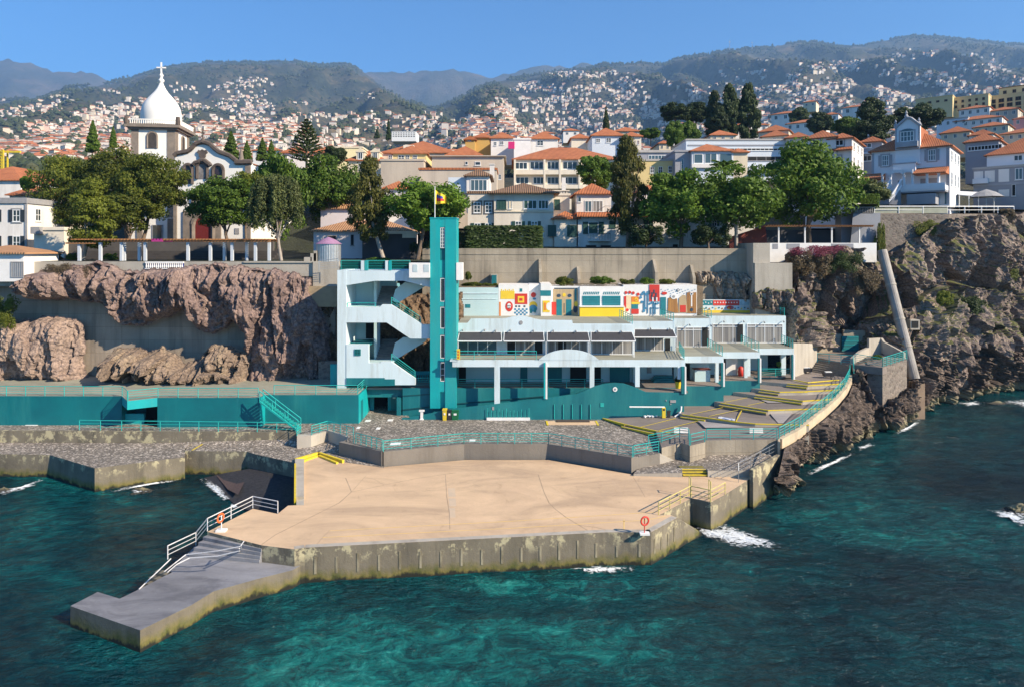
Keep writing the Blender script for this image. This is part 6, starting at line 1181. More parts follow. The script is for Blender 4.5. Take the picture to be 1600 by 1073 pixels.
house('orange_roof_house','long orange roof right of the ochre gable house',740,768,216,232,167,9,'hip',3,wall=OCHRE)
house('yellow_ochre_block','ochre yellow building with three dark windows under a grey terrace',990,1056,252,300,132,9,'flat',wall=YELR,roofm=FLATR,wins=[(1016,1022,261,271,dict(p=DARK)),(1029,1035,261,271,dict(p=DARK)),(1044,1050,260,270,dict(p=DARK))],cat='building')
house('grey_terrace_block','grey modern terrace block with glass balustrade above the ochre building',985,1090,238,252,140,12,'flat',wall=GREYR,roofm=FLATR,wins=[(1013,1054,243,250,dict(c=8,r=1,p=GLASSB)),(985,1090,236,239,dict(t='box',m=FLATR,d=.3))],cat='building')
house('lavender_block','grey lavender windowless wall with one slit window beside the glass balcony house',1055,1082,238,285,130,10,'flat',wall=GREYR,roofm=GREYR,wins=[(1064,1068,249,267,dict(c=1,r=2,p=GLASSB))],cat='building')
house('glass_balcony_house','white house with a glazed balcony and a low orange roof above the palm',1081,1146,237,285,129,10,'hip',2.6,wall=BLUEW,wins=[(1084,1098,241,256,dict(c=1,r=1,p=GLASSB)),(1101,1120,240,256,dict(c=2,r=1,p=GLASSB)),(1124,1144,240,256,dict(c=1,r=1,p=GLASSB)),(1080,1146,257,263,dict(t='box',m=WALLW,d=.5,n='balcony'))])
house('cream_side_block','sunlit cream end wall right of the glazed balcony house',1146,1168,239,285,129,10,'hip',1.8,wall=CREAM,cat='house')  # end of the balcony house, sunlight painted in as a cream wall
house('long_modern_block','long pale blue modern block with continuous window bands on the right of centre',1072,1240,220,262,152,14,'flat',wall=BLUEW,roofm=FLATR,wins=[(1075,1240,226.5,228.5,dict(t='box',m=GREYR,d=.1)),(1100,1235,232,236,dict(c=20,r=1,p=DARK)),(1168,1240,245,252,dict(c=5,r=1,p=DARK,f=GREYT)),(1168,1240,262,268,dict(t='box',m=BLUEW,d=1,n='balcony'))],cat='building')
house('orange_roof_house','orange roofed house behind the long modern block at its right end',1185,1232,206,222,175,10,'hip',3,wall=CREAM)
house('white_villa','white stepped villa with an iron balcony window behind the big bright tree',1258,1306,217,330,118,9,'hip',3.4,wall=WALLW,wins=[(1268,1281,218,236,dict(c=2,r=1,p=DARK,tr=GREYT)),(1266,1287,227,236,dict(t='balc')),(1230,1258,218,330,dict(t='box',m=WALLW,d=-.4,b=7,n='left_wing')),(1243,1255,223,232,{})])
house('white_villa','lit right half of the stepped villa with tall grey windows and an orange ledge',1296,1331,218,330,116.5,12,'hip',3.4,wall=WALLW,wins=[(1305,1318,219,228,dict(c=2,r=1,p=DARK,tr=GREYT)),(1295,1332,230,235,dict(t='roof',d=.8)),(1302,1314,244,262,dict(c=2,r=1,p=DARK,tr=GREYT)),(1300,1318,256,265,dict(t='balc')),(1302,1312,273,290,dict(c=2,r=1,p=DARK,tr=GREYT))],rot=-.62,side=(1,[(222,234),(245,258),(275,290)],3,DARK))
house('orange_roof_house','house with grey balconies and an orange roof between the stepped villa and the mansion',1344,1378,223,300,128,9,'hip',3,wall=GREYR,wins=[(1348,1362,224,231,dict(c=2,r=1)),(1348,1362,243,252,dict(c=2,r=1)),(1345,1378,238,241,dict(t='box',m=BLUEW,d=.6,n='balcony'))])
# mansion
YM2=104; MG=pm('mansion_grey_trim',(.36,.37,.40),(.30,.31,.34),1,.8,.1); MWH=pm('mansion_white',(.72,.74,.77),(.66,.68,.71),.3,.8,.08)
mo=dict(c=3,r=2,tr=MG,s=MG,p=GLASSB)
man=house('mansion','grey and white mansion with orange roofs, arched porch and outdoor stairs','' or 1360,1482,234,322,YM2,10.5,'hip',5.2,wall=MWH,wins=[(1377,1388,240,257,mo),(1411,1424,240,257,mo),(1450,1461,237,254,mo),
 (1398,1433,257,271,dict(t='box',m=MWH,d=1.4,n='upper_balcony')),(1396,1435,255.5,257.5,dict(t='box',m=MG,d=1.5,n='balcony_rail')),(1360,1364,236,322,dict(t='box',m=MG,d=.06,n='quoins')),(1477,1481.5,236,322,dict(t='box',m=MG,d=.06,n='quoins')),
 (1346,1383,268,278,dict(t='roof',d=3.2)),(1432,1481,264,275,dict(t='roof',d=3.2)),(1348,1480,294,302,dict(t='box',m=MWH,d=3.0,b=0,n='porch_deck')),(1383,1393,293,302,dict(t='box',m=MWH,d=3.05,n='porch_parapet')),(1418,1480,291,300,dict(t='box',m=MWH,d=3.1,b=-2.9,n='porch_parapet')),(1348,1384,291,300,dict(t='box',m=MWH,d=3.1,b=-2.9,n='porch_parapet')),
 (1402,1411,281,300,dict(c=2,r=1,p=GLASSB)),(1438,1464,281,293,dict(t='box',m=GREYR,d=.05,n='porch_wall_panel')),(1423,1466,306,322,dict(t='box',m=GREYR,d=3.02,n='garage_arch')),(1474,1480,302,322,dict(c=1,r=1,p=GLASSB))],side=(1,[(239,254),(272,292)],3,GLASSB),rot=-.70)
LOCAL[0]=True
KM=math.cos(.70)+(1421-CX)/FX*math.sin(.70); lx=lambda p:(p-1421)/FX*YM2/KM; lz=lambda p:Z_(p,YM2)-Z_(322,YM2)
m=MB(); m.xz([(lx(a),lz(b_)) for a,b_ in ((1400,258),(1400,198),(1402,196),(1418,184),(1421,183),(1437,195),(1438,198),(1438,258))],-.5,.4); mm=MB(); mm.xz([(lx(a),lz(b_)) for a,b_ in ((1400.5,236),(1400.5,200),(1419,187),(1437.5,199),(1437.5,236))],.42,7); mm.build('gable_roof',TILE,man); m.build('centre_gable',MWH,man)
m=MB()
for a,b_ in (((1399,200),(1403,196)),((1403,196),(1418,185)),((1418,185),(1424,186)),((1424,186),(1437,197)),((1437,197),(1440,199)),((1400,233),(1438,233))): m.bar((lx(a[0]),-.55,lz(a[1])),(lx(b_[0]),-.55,lz(b_[1])),.22,6)
m.box(lx(1399.5),lx(1402),-.6,-.48,lz(233),lz(198)); m.box(lx(1436),lx(1438.5),-.6,-.48,lz(233),lz(198)); m.build('gable_trim',MG,man)
for a in (1400,1417,1436.5): m=MB(); zz=lz(198 if a!=1417 else 185); m.lathe([(.18,zz),(.3,zz+.25),(.12,zz+.6),(.2,zz+.75),(.01,zz+1.2)],8,(lx(a),-.4)); m.build('finial',MG,man)
w_=window(man,lx(1408),lx(1429),lz(222),lz(206),-.5,cols=4,rows=2,trim=MG,pane=GLASSB,name='arched_window')
m=MB(); m.xz([(lx(1418.5+10.5*math.cos(t)),lz(206-4*math.sin(t))) for t in np.linspace(0,math.pi,9)],-.56,-.5); m.build('fanlight',GLASSB,w_)
m=MB(); m.box(lx(1402),lx(1436),-1.3,-.5,lz(231),lz(223)); m.build('balcony',MG,man)

for a in (1384,1397,1418,1431,1453,1470): m=MB(); m.lathe([(.26,lz(294)),(.2,lz(292)),(.17,lz(278)),(.28,lz(276))],10,(lx(a),-2.7)); m.build('column',MWH,man)
for a,b_ in ((1384,1397),(1398,1417),(1418,1431)):
    c=(a+b_)/2; r_=(b_-a)/2; pts=[(lx(a-1),lz(268)),(lx(a-1),lz(277))]+[(lx(c-r_*math.cos(t)),lz(277-5.5*math.sin(t))) for t in np.linspace(0,math.pi,9)]+[(lx(b_+1),lz(277)),(lx(b_+1),lz(268))]; m=MB(); m.xz(pts,-2.9,-2.6); m.build('porch_arch',MWH,man)
for k_,(a,b_) in enumerate((((1399,292),(1379,322)),((1415,292),(1401,322)))):
    m=MB(); p,q=Vector((lx(a[0]),-3.1,lz(a[1]))),Vector((lx(b_[0]),-5.2,lz(b_[1])))
    for o in ((0,.0),(0,.9)):
        m.bar(p+Vector((0,0,o[1])),q+Vector((0,0,o[1])),.12,5)
    for i in range(13): t=i/12; u_=p.lerp(q,t); m.bar(u_,u_+Vector((0,0,.9)),.06,5)
    m.build('stair_balustrade',MWH,man)
m=MB()
for i in range(12): t=i/12; m.box(lx(1400-t*19),lx(1414-t*13),-3.2-2*t-.4,-3.0-2*t+.1,0,lz(300)*(1-t)); 
m.build('stair',GREYR,man)
m=MB(); m.box(lx(1350),lx(1480),-2.95,-.05,lz(302)-.2,lz(301)); m.build('porch_floor',GREYR,man)
LOCAL[0]=False
m=MB(); m.prism([Vector((X_(1366,96.4),96.4,26)),Vector((X_(1480,97),97,26)),Vector((X_(1580,103),103,26.2)),Vector((X_(1760,118),118,26.2)),Vector((X_(1760,115),135,28)),Vector((X_(1340,125),130,27)),Vector((X_(1366,99),105,27))],24.5,0); struct('mansion_yard',m,PAVE)
m=MB(); x0,x1=X_(1366,95.6),X_(1482,95.6); m.box(x0,x1-4,95.5,96.1,Z_(396,95.5),Z_(334.5,95.5)); m.box(x1-4,x1,95.5,96.1,Z_(362,95.5),Z_(334.5,95.5)); r=tag(m.build('stone_retaining_wall',RUB),'rough stone retaining wall with hanging creepers below the mansion fence','retaining wall')
m=MB(); vwall(m,[W(1482,334.5,96.2),W(1580,334.5,101.5),W(1700,336,111)],.5,23.5); tag(m.build('stone_retaining_wall',RUB),'rough stone wall along the cliff top at the far right','retaining wall')
railing([W(1366,334,95.7),W(1480,334,95.9),W(1584,333.5,101.6)],'white panel fence along the cliff edge in front of the mansion',n=2,sp=4.0,h=1.0,mat=PURE,r=.06,name='fence')
m=MB(); m.box(x0,x1,95.8,95.84,Z_(333.5,95.8),Z_(325,95.8)); tag(m.build('fence_screen',pm('pale_green_screen',(.34,.36,.28),(.28,.3,.23),1,.7,.1)),'pale translucent screen panels behind the left part of the white fence','fence')
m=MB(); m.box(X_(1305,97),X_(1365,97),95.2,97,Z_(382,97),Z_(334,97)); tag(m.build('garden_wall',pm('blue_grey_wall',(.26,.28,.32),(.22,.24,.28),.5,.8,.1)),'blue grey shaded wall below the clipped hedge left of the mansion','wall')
bl=empty('balustrade',W(1347,334,95.4),'grey stone balustrade under the clipped hedge left of the mansion','balustrade'); m=MB(); a=W(1331,334,95.3); b_=W(1364,323.5,95.3); m.box(a.x,b_.x,95.2,95.5,b_.z-.15,b_.z); m.box(a.x,b_.x,95.2,95.5,a.z,a.z+.12); m.build('rails',GREYT,bl)
for i in range(13): x=a.x+.1+(b_.x-a.x-.2)*i/12; MB().lathe([(.06,a.z+.12),(.1,a.z+.35),(.05,b_.z-.15)],6,(x,95.35)).build('baluster',GREYT,bl)
house('grey_annex','long grey white two storey annex with a balcony right of the mansion',1519,1640,262,335,112,10,'flat',wall=GREYR,roofm=FLATR,wins=[(1520,1535,265,283,dict(t='box',m=WALLW,d=.05,n='panel')),(1538,1554,265,283,dict(t='box',m=WALLW,d=.05,n='panel')),(1560,1577,264,284,dict(t='box',m=WALLW,d=.05,n='panel')),(1586,1598,264,282,dict(c=2,r=1,p=GLASSB)),(1560,1577,296,307,dict(t='box',m=WALLW,d=.05,n='panel')),(1519,1544,277,285,dict(t='box',m=BLUEW,d=.7,n='balcony')),(1519,1640,286,289,dict(t='box',m=MG,d=.1,n='string_course')),(1581,1587,289,307,dict(c=1,r=1,p=DARK))],cat='building')
house('white_house','white house wall with an orange hipped roof above the grey annex',1540,1660,240,275,118,12,'hip',5.2,wall=MWH,wins=[(1584,1598,242,251,dict(c=2,r=1))])
house('orange_roof_house','orange roofed house with a dark pergola terrace right of the mansion roof',1508,1560,222,262,130,10,'hip',3.2,wall=GREYR,wins=[(1512,1565,228,235,dict(c=10,r=1,p=DARK))])
pg=empty('veranda',W(1540,318,106),'white sloping veranda roof on posts right of the mansion','veranda'); m=MB(); a=[W(1497,304,105),W(1555,309,103),W(1560,302,112),W(1500,299,112)]; m.add(a+[p-Vector((0,0,.12)) for p in a],[(0,1,2,3),(7,6,5,4),(0,4,5,1),(1,5,6,2),(3,7,4,0)]); m.build('roof',PURE,pg)
for x in (1499,1514,1529,1553): p=W(x,308,104); MB().bar(p-Vector((0,0,2.4)),p+Vector((0,0,.2)),.06).build('post',PURE,pg)
pr=empty('parasol',W(1541,322,104),'grey thatched parasol standing behind the cliff fence','parasol'); p=W(1541,296,104); m=MB(); m.lathe([(2.3,p.z-1.2),(1.3,p.z-.5),(.05,p.z)],14,(p.x,p.y)); m.build('canopy',GREYT,pr); MB().bar((p.x,p.y,p.z-3.2),(p.x,p.y,p.z-.3),.05).build('pole',METAL,pr)
# upper right town
HY_=pm('hotel_yellow',(.66,.52,.28),(.6,.47,.25),.1,.85,.05)
o3=dict(c=2,r=1,p=DARK,f=pm('brown_frame',(.18,.09,.06),(.15,.08,.05),1,.7,0))
house('yellow_hotel','long yellow hotel wing stepping up the skyline at the far right, left part',1430,1488,153,175,290,20,'flat',wall=HY_,roofm=HY_,wins=grid(1434,1484,4,[(158,161)],5,o3),cat='hotel')
house('yellow_hotel','yellow hotel middle block with paired windows at the far right',1486,1544,151,176,285,20,'flat',wall=HY_,roofm=HY_,wins=grid(1488,1542,5,[(155,159),(163,167)],4,o3),cat='hotel')
house('yellow_hotel','yellow hotel block with dark brown balconies at the right edge',1542,1640,146,178,280,20,'flat',wall=HY_,roofm=HY_,wins=grid(1544,1638,7,[(151,157),(159,165),(167,173)],9,o3),cat='hotel')
house('yellow_hotel','top storey of the yellow hotel with a small brown roof at the right edge',1560,1640,134,150,284,14,'flat',wall=HY_,roofm=TILEB,wins=grid(1562,1638,5,[(138,143)],6,o3),cat='hotel')
for i,(a,b_,pe,pb,Y,rf,wl,l) in enumerate(((1463,1512,187,202,235,'flat',BLUEW,'bluish house with a flat roof and blue door above the mansion'),(1490,1565,187,200,230,'hip',WALLW,'long pinkish white house with an orange roof above the mansion'),(1498,1546,170,187,260,'hip',WALLW,'white house with a rust roof below the yellow hotel'),(1583,1640,184,204,225,'hip',PINK,'pink house at the right edge of the picture'),(1520,1575,198,215,205,'hip',CREAM,'cream house with a faded orange roof right of the mansion gable'),(1470,1515,208,228,165,'hip',CREAM,'low house with an orange roof just right of the mansion gable'),(1540,1590,173,187,255,'hip',BEIGE,'beige house with a rust roof below the brown balconies'),(1514,1552,212,228,158,'hip',WALLW,'low white house with an orange roof behind the pergola terrace'),(1560,1640,208,226,165,'hip',CREAM,'row of faded orange roofs at the right edge'),
 (1205,1250,178,192,330,'hip',WALLW,'white house with an orange roof left of the dark round trees'),(1228,1290,192,208,260,'hip',WALLW,'white house with an orange roof just above the stepped villa'),(1285,1310,180,192,340,'hip',WALLW,'white house with a bright orange roof left of the tall dark tree'),(1316,1350,168,184,380,'hip',WALLW,'white house with an orange roof between the two dark trees'),(1255,1275,160,168,430,'hip',CREAM,'small orange roofed house high above the stepped villa'),
 (1110,1150,212,224,180,'hip',CREAM,'orange peaked roof behind the long modern block'),(1050,1072,200,214,230,'flat',PURE,'bright white house with a square window near the pine trees'),(960,1000,206,220,200,'hip',CREAM,'cream house with an orange roof behind the lit gable end'),(880,905,205,214,330,'hip',WALLW,'white house with an orange roof near the slim cypress'),(842,866,209,216,380,'hip',WALLW,'little white house with an orange roof left of the slim cypress'),(1030,1048,225,238,190,'hip',CREAM,'small house under the round tree left of the pines'),
 (440,478,240,262,150,'hip',WALLW,'white house with an orange roof behind the monkey puzzle tree'),(488,524,240,262,155,'hip',WALLW,'white house with an orange dormered roof beside the monkey puzzle tree'),(395,440,236,256,210,'hip',WALLW,'white orange roofed house glimpsed above the dark trees'),(1150,1200,196,212,215,'hip',WALLW,'orange roofed house right behind the tall pines'),(1190,1230,214,235,165,'hip',CREAM,'cream house with an orange roof over the big bright tree'),(1228,1262,216,240,150,'hip',CREAM,'yellowish house with an orange roof left of the stepped villa'))):
    w_=b_-a; house('town_house',l,a,b_,pe,pb,Y,10,rf,2.6,wall=wl,roofm=TILE if rf=='hip' else FLATR,wins=grid(a,b_,max(2,int(w_/12)),[(pe+2,pe+2+min(6,(pb-pe)*.45))],min(5,w_/6),dict(c=2,r=1,p=GLASS,sill=False)))
house('white_hotel','long white hotel with stacked balconies on the hillside above the centre roofs',612,650,206,216,620,20,'flat',wall=PURE,roofm=FLATR,wins=grid(613,649,9,[(207.5,209),(210.5,212),(213,214.5)],3,dict(c=1,r=1,p=DARK,sill=False)),cat='hotel')
m=empty('yellow_crane',W(4,275,190),'yellow tower crane rising at the left edge','crane'); p=W(4,280,190); q=W(4,235,190)
for dx in (-.8,.8):
    for dy in (-.8,.8): MB().bar(p+Vector((dx,dy,0)),q+Vector((dx,dy,0)),.22,4).build('mast_leg',YEL,m)
k=MB(); n=10
for i in range(n): a=p.lerp(q,i/n); b_=p.lerp(q,(i+1)/n); k.bar(a+Vector((-.8,-.8,0)),b_+Vector((.8,-.8,0)),.15,4); k.bar(a+Vector((.8,-.8,0)),b_+Vector((-.8,-.8,0)),.15,4)
k.bar(q+Vector((-14,0,-.5)),q+Vector((5,0,-.5)),.35,4); k.build('lattice',YEL,m)
# ---------------- promenade top: pergola, kiosk ----------------
YG_=82.; zpg=Z_(408.5,YG_)
pgl=empty('pergola',(X_(250,YG_),YG_,zpg),'long brown timber pergola on white posts along the cliff top garden','pergola')
for px,dy in ((123,0),(156,0),(189,0),(193,.6),(217,.6),(226,0),(293,0),(328,0),(350,.8),(362,0),(385,1.2),(398.5,0),(420,.6)):
    Y=YG_+dy; m=MB(); m.box(X_(px-2,Y),X_(px+2,Y),Y,Y+.3,zpg,Z_(379,Y)); m.build('post',pm('bluish_white_post',(.55,.60,.66),(.5,.55,.6),1,.6,0),pgl)
m=MB(); m.box(X_(104,YG_),X_(150,YG_),YG_-.2,YG_+.1,Z_(381.5,YG_),Z_(379,YG_)); m.box(X_(148,YG_),X_(331,YG_),YG_-.3,YG_-.1,Z_(377,YG_),Z_(374.5,YG_)); m.box(X_(320,YG_),X_(424,YG_),YG_-.3,YG_-.1,Z_(378.5,YG_),Z_(376,YG_)); m.box(X_(118,YG_),X_(424,YG_),YG_+2.6,YG_+2.8,Z_(377,YG_)-.05,Z_(375,YG_)); m.build('beam',WOOD,pgl)
m=MB()
for i in range(62): x=X_(110+5.1*i,YG_); m.box(x-.06,x+.06,YG_-.5,YG_+3.1,Z_(376,YG_)+.06,Z_(374.6,YG_)+.08)
m.build('rafters',WOOD,pgl)
m=MB(); m.box(X_(240,YG_),X_(257,YG_),YG_-.5,YG_+2,Z_(378,YG_),Z_(373.5,YG_)); tag(m.build('hanging_cloth',pm('magenta_cloth',(.42,.03,.22),(.36,.03,.18),1,.8,.1)),'magenta cloth hung under the pergola roof','cloth')
st_=empty('garden_steps',(X_(270,88),88,19.5),'long low dark stone steps in the garden behind the pergola','steps')
for i in range(5): m=MB(); m.box(X_(95,88),X_(425,88),88.2+.8*i,89.2+.8*i,19,19.9+.3*i); m.build('tread',pm('dark_step_stone',(.06,.055,.05),(.045,.04,.038),1,.9,.2),st_)
m=MB(); m.box(X_(50,90.5),X_(425,90.5),90.9,91.5,19.5,22.2); tag(m.build('garden_wall',pm('dark_garden_wall',(.10,.09,.08),(.07,.065,.06),.5,.9,.2)),'dark low garden wall behind the long steps and pergola','wall')
k_=empty('round_kiosk',G(515,409,19.6) if False else Vector((X_(515,80.5),80.5,Z_(409,80.5))),'round corrugated silver kiosk with a pinkish conical roof at the end of the promenade','kiosk')
c=(X_(513.5,80.5),80.5); zk=Z_(409,80.5); rk=18.3/FX*80.5; m=MB(); n=64; m.lathe([(rk,zk-.6),(rk,Z_(381,80.5))],n,c)
m.v=[(c[0]+(v[0]-c[0])*(1+.025*(i%2)),c[1]+(v[1]-c[1])*(1+.025*(i%2)),v[2]) for i,v in enumerate(m.v)]; m.build('drum',METAL,k_); m=MB(); m.lathe([(rk*1.12,Z_(381,80.5)-.05),(rk*.6,Z_(375,80.5)),(.02,Z_(370.5,80.5))],32,c); m.build('roof',pm('faded_purple_metal',(.36,.20,.32),(.30,.17,.27),2,.5,.05),k_)
m=MB()
for i,(a,b_,t) in enumerate(((477,489,402),(487,496,396),(492,497,392))): m.box(X_(a,79.8),X_(b_,79.8),79.3,80.2,Z_(410,79.8),Z_(t,79.8))
tag(m.build('stepped_wall',CONCL),'small stepped pale wall end left of the round kiosk','wall')
railing([Vector((X_(498,77.5),77.6,Z_(424,77.6))),Vector((X_(528,77.5),77.6,Z_(421,77.6)))],'grey steel rail beside the round kiosk',n=5,h=1.2,sp=2.5,mat=METAL)
# right pergola
YQ_=93.; zq=Z_(381,YQ_); pr_=empty('pergola',(X_(1280,YQ_),YQ_,zq),'thin timber pergola on white posts above the flowering cliff top at the right','pergola')
for px in (1217,1258,1300,1343): m=MB(); m.box(X_(px-1,YQ_),X_(px+1,YQ_),YQ_,YQ_+.2,zq-.6,Z_(354.5,YQ_)); m.build('post',PURE,pr_)
m=MB(); m.box(X_(1195,YQ_),X_(1364,YQ_),YQ_-.1,YQ_+.1,Z_(355,YQ_),Z_(353,YQ_)); m.build('beam',WOOD,pr_); m=MB(); [m.box(X_(1198+4.1*i,YQ_),X_(1199.3+4.1*i,YQ_),YQ_-.5,YQ_+2.5,Z_(353,YQ_),Z_(352,YQ_)) for i in range(41)]; m.build('rafters',WOOD,pr_)
m=MB(); m.box(X_(1196,YQ_),X_(1366,YQ_),YQ_-.6,YQ_-.3,Z_(410,YQ_),Z_(380,YQ_)); r=tag(m.build('cliff_top_wall',PURE),'white parapet with grey panels above the flowering bushes at the right','wall')
for a,b_ in ((1208,1216),(1230,1250),(1300,1334)): MB().box(X_(a,YQ_-.7),X_(b_,YQ_-.7),YQ_-.64,YQ_-.601,Z_(389,YQ_),Z_(381,YQ_)).build('grey_panel',GREYR,r)
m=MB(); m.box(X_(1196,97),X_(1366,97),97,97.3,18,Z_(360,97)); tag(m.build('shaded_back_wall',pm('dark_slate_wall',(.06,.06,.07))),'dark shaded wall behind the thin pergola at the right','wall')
m=MB(); m.xz([(X_(1140,96),Z_(395,96)),(X_(1140,96),Z_(371,96)),(X_(1196,96),Z_(353,96)),(X_(1200,96),Z_(395,96))],96,96.3); tag(m.build('ramp_wall',pm('dark_red_wall',(.25,.05,.03),(.2,.045,.03),.5,.8,.1)),'dark red sloping ramp wall behind the white tree trunks','wall')
# ---------------- town hill and mountains ----------------
def itp(u,l):
    return float(np.interp(u,[a for a,_ in l],[b for _,b in l]))
SK=[(-500,170),(-200,165),(0,158),(60,155),(100,142),(150,135),(172,132),(190,127),(215,119),(260,105),(330,97),(400,98),(460,97),(500,102),(540,100),(555,104),(575,118),(600,138),(640,160),(680,172),(712,158),(740,142),(762,132),(800,124),(850,116),(915,108),(940,101),(1000,99),(1035,101),(1060,91),(1100,86),(1150,77),(1200,75),(1240,68),(1270,66),(1320,74),(1350,72),(1400,60),(1450,57),(1520,64),(1600,71),(1800,76),(2100,90)]
SK2=[(-500,90),(-100,98),(0,97),(20,95),(40,99),(60,104),(85,113),(110,113),(150,115),(165,126),(185,134),(400,140),(540,118),(570,113),(600,114),(650,112),(690,110),(710,109),(740,116),(765,122),(790,117),(830,106),(850,104),(890,104),(920,100),(960,112),(1100,130),(2100,140)]
RR=[(-500,4000),(100,3800),(200,5200),(560,5300),(640,3600),(760,4200),(900,4600),(2100,5400)]
PROF=[(88,20.5),(110,22),(140,30),(170,35),(200,40),(300,52),(400,60),(700,94),(1000,138),(1500,225),(2200,380),(3500,760)]
def znear(Y): return float(np.interp(Y,[a for a,_ in PROF],[b for _,b in PROF]))
NU,NJ=420,170
US=np.linspace(-450,2050,NU); TS=np.linspace(0,1,NJ)
HZ=np.zeros((NJ,NU)); HY=np.zeros((NJ,NU))
for i,u in enumerate(US):
    Y0=80.3 if u<690 else (89.4 if u<1195 else (93.5 if u<1370 else itp(u,[(1370,98),(1480,100),(1540,103),(1620,108),(1760,121),(2100,150)]))); R_=itp(u,RR); zr=Z_(itp(u,SK),R_)
    for j,t in enumerate(TS):
        Y=Y0*(R_/Y0)**(t**.85); x=X_(u,Y)
        s=max(0,(Y-250)/(R_-250)); zc=21+(390-250)/FX*Y
        zn=float(np.interp(Y,[80,128,150,200],[19.6,20.1,29,40])) if (u<690 and Y<200) else znear(Y); base=znear(Y)*(1-min(1,s*1.4))+ (znear(min(Y,900))*(1-min(1,s)) + zr*(s**1.3))*min(1,s*1.4) if Y>250 else zn
        if u>1330: base=max(base,min(27.2,27.2)) if Y<160 else base
        a=min(1,s*4)*(1-s**3); L=math.log(Y/100)
        rid=1-abs(noise.fractal(Vector((x/620+1.7,Y/2100,.3)),1,2,4))*2
        n2=noise.fractal(Vector((x/230,Y/420,7)),.9,2.1,5)
        z=base+a*Y*(.06*(rid-.45)+.022*n2)+.0035*Y*noise.noise(Vector((x/55,Y/80,3)))*min(1,s*8); z=min(z,Z_(itp(u,SK)+2+10*(1-s),Y))
        HZ[j,i]=z; HY[j,i]=Y
    HZ[-1,i]=zr+R_*.0016*noise.fractal(Vector((u*.09,0,0)),.6,2,4)
HX=(US[None,:]-CX)/FX*HY
def hillmat(name,far=False):
    m,nt,b=newmat(name); v=pos(nt)
    col=ramp(nt,noi(nt,v,.004,12,.62),[(.36,(.014,.022,.010)),(.47,(.028,.036,.017)),(.56,(.065,.060,.030)),(.68,(.16,.12,.07))])
    fine=ramp(nt,noi(nt,v,.05,8,.75),[(.38,(.40,.45,.40)),(.62,(1.25,1.2,1.1))]); col=mixc(nt,1.,col,fine,'MULTIPLY')
    if far: col=ramp(nt,noi(nt,v,.0022,12,.65),[(.36,(.02,.028,.016)),(.5,(.045,.045,.03)),(.66,(.11,.085,.065))])
    nt.links.new(col,b.inputs['Base Color']); b.inputs['Roughness'].default_value=.95
    bmp(nt,b,noi(nt,v,.03 if not far else .006,10,.7),.9,9 if not far else 60); return m
HILL=hillmat('hillside'); FARM=hillmat('far_mountain',True)
m=MB(); V=[(HX[j,i],HY[j,i],HZ[j,i]) for j in range(NJ) for i in range(NU)]
V+=[(HX[-1,i]*1.12,HY[-1,i]*1.12,HZ[-1,i]*.9) for i in range(NU)]
m.add(V,[(j*NU+i,j*NU+i+1,(j+1)*NU+i+1,(j+1)*NU+i) for j in range(NJ) for i in range(NU-1)]); struct('hills',m,HILL,loc=(0,0,0),smooth=True)
m=MB(); V=[];n=300;R2=7000.
for j in range(70):
    t=j/69
    for i in range(n):
        u=-500+2600*i/(n-1); Y=4400+(R2-4400)*t; zt=Z_(itp(u,SK2),R2); x=X_(u,Y)
        r_=1-abs(noise.fractal(Vector((x/900+4,Y/2300,1.3)),1,2,5))*2.2
        z=-200+(zt+200)*t**.8+ (1-t**2)*(420*(r_-.5))+ (0 if j<69 else 40*noise.fractal(Vector((u*.05,1,0)),.7,2,4)); V.append((x,Y,z))
m.add(V,[(j*n+i,j*n+i+1,(j+1)*n+i+1,(j+1)*n+i) for j in range(69) for i in range(n-1)]); struct('mountains',m,FARM,loc=(0,0,0),smooth=True)
# visibility of the hill grid
PYG=CY-(HZ-H)*FX/HY; RM=np.minimum.accumulate(PYG,axis=0); VIS=PYG<=RM+.8
def hz_at(x,Y):
    u=CX+FX*x/Y; i=int(np.clip(np.searchsorted(US,u)-1,0,NU-2)); j=int(np.clip(np.searchsorted(HY[:,i],Y)-1,0,NJ-2)); t=(Y-HY[j,i])/(HY[j+1,i]-HY[j,i]); s=(u-US[i])/(US[i+1]-US[i])
    return (HZ[j,i]*(1-t)+HZ[j+1,i]*t)*(1-s)+(HZ[j,i+1]*(1-t)+HZ[j+1,i+1]*t)*s
rng=random.Random(11)
HW=[pm('far_white_wall',(.62,.58,.52),(.54,.50,.45),.02,.9,0),pm('far_cream_wall',(.66,.58,.45),(.58,.5,.38),.02,.9,0),pm('far_pink_wall',(.60,.42,.34),(.55,.38,.3),.02,.9,0)]
HR=[pm('far_orange_roof',(.46,.16,.065),(.38,.13,.055),.05,.9,0),pm('far_brown_roof',(.30,.15,.09),(.25,.12,.08),.05,.9,0),pm('far_flat_roof',(.46,.43,.39),(.38,.35,.32),.05,.9,0)]
HWIN=pm('far_dark_window',(.05,.055,.06),(.05,.055,.06),1,.6,0)
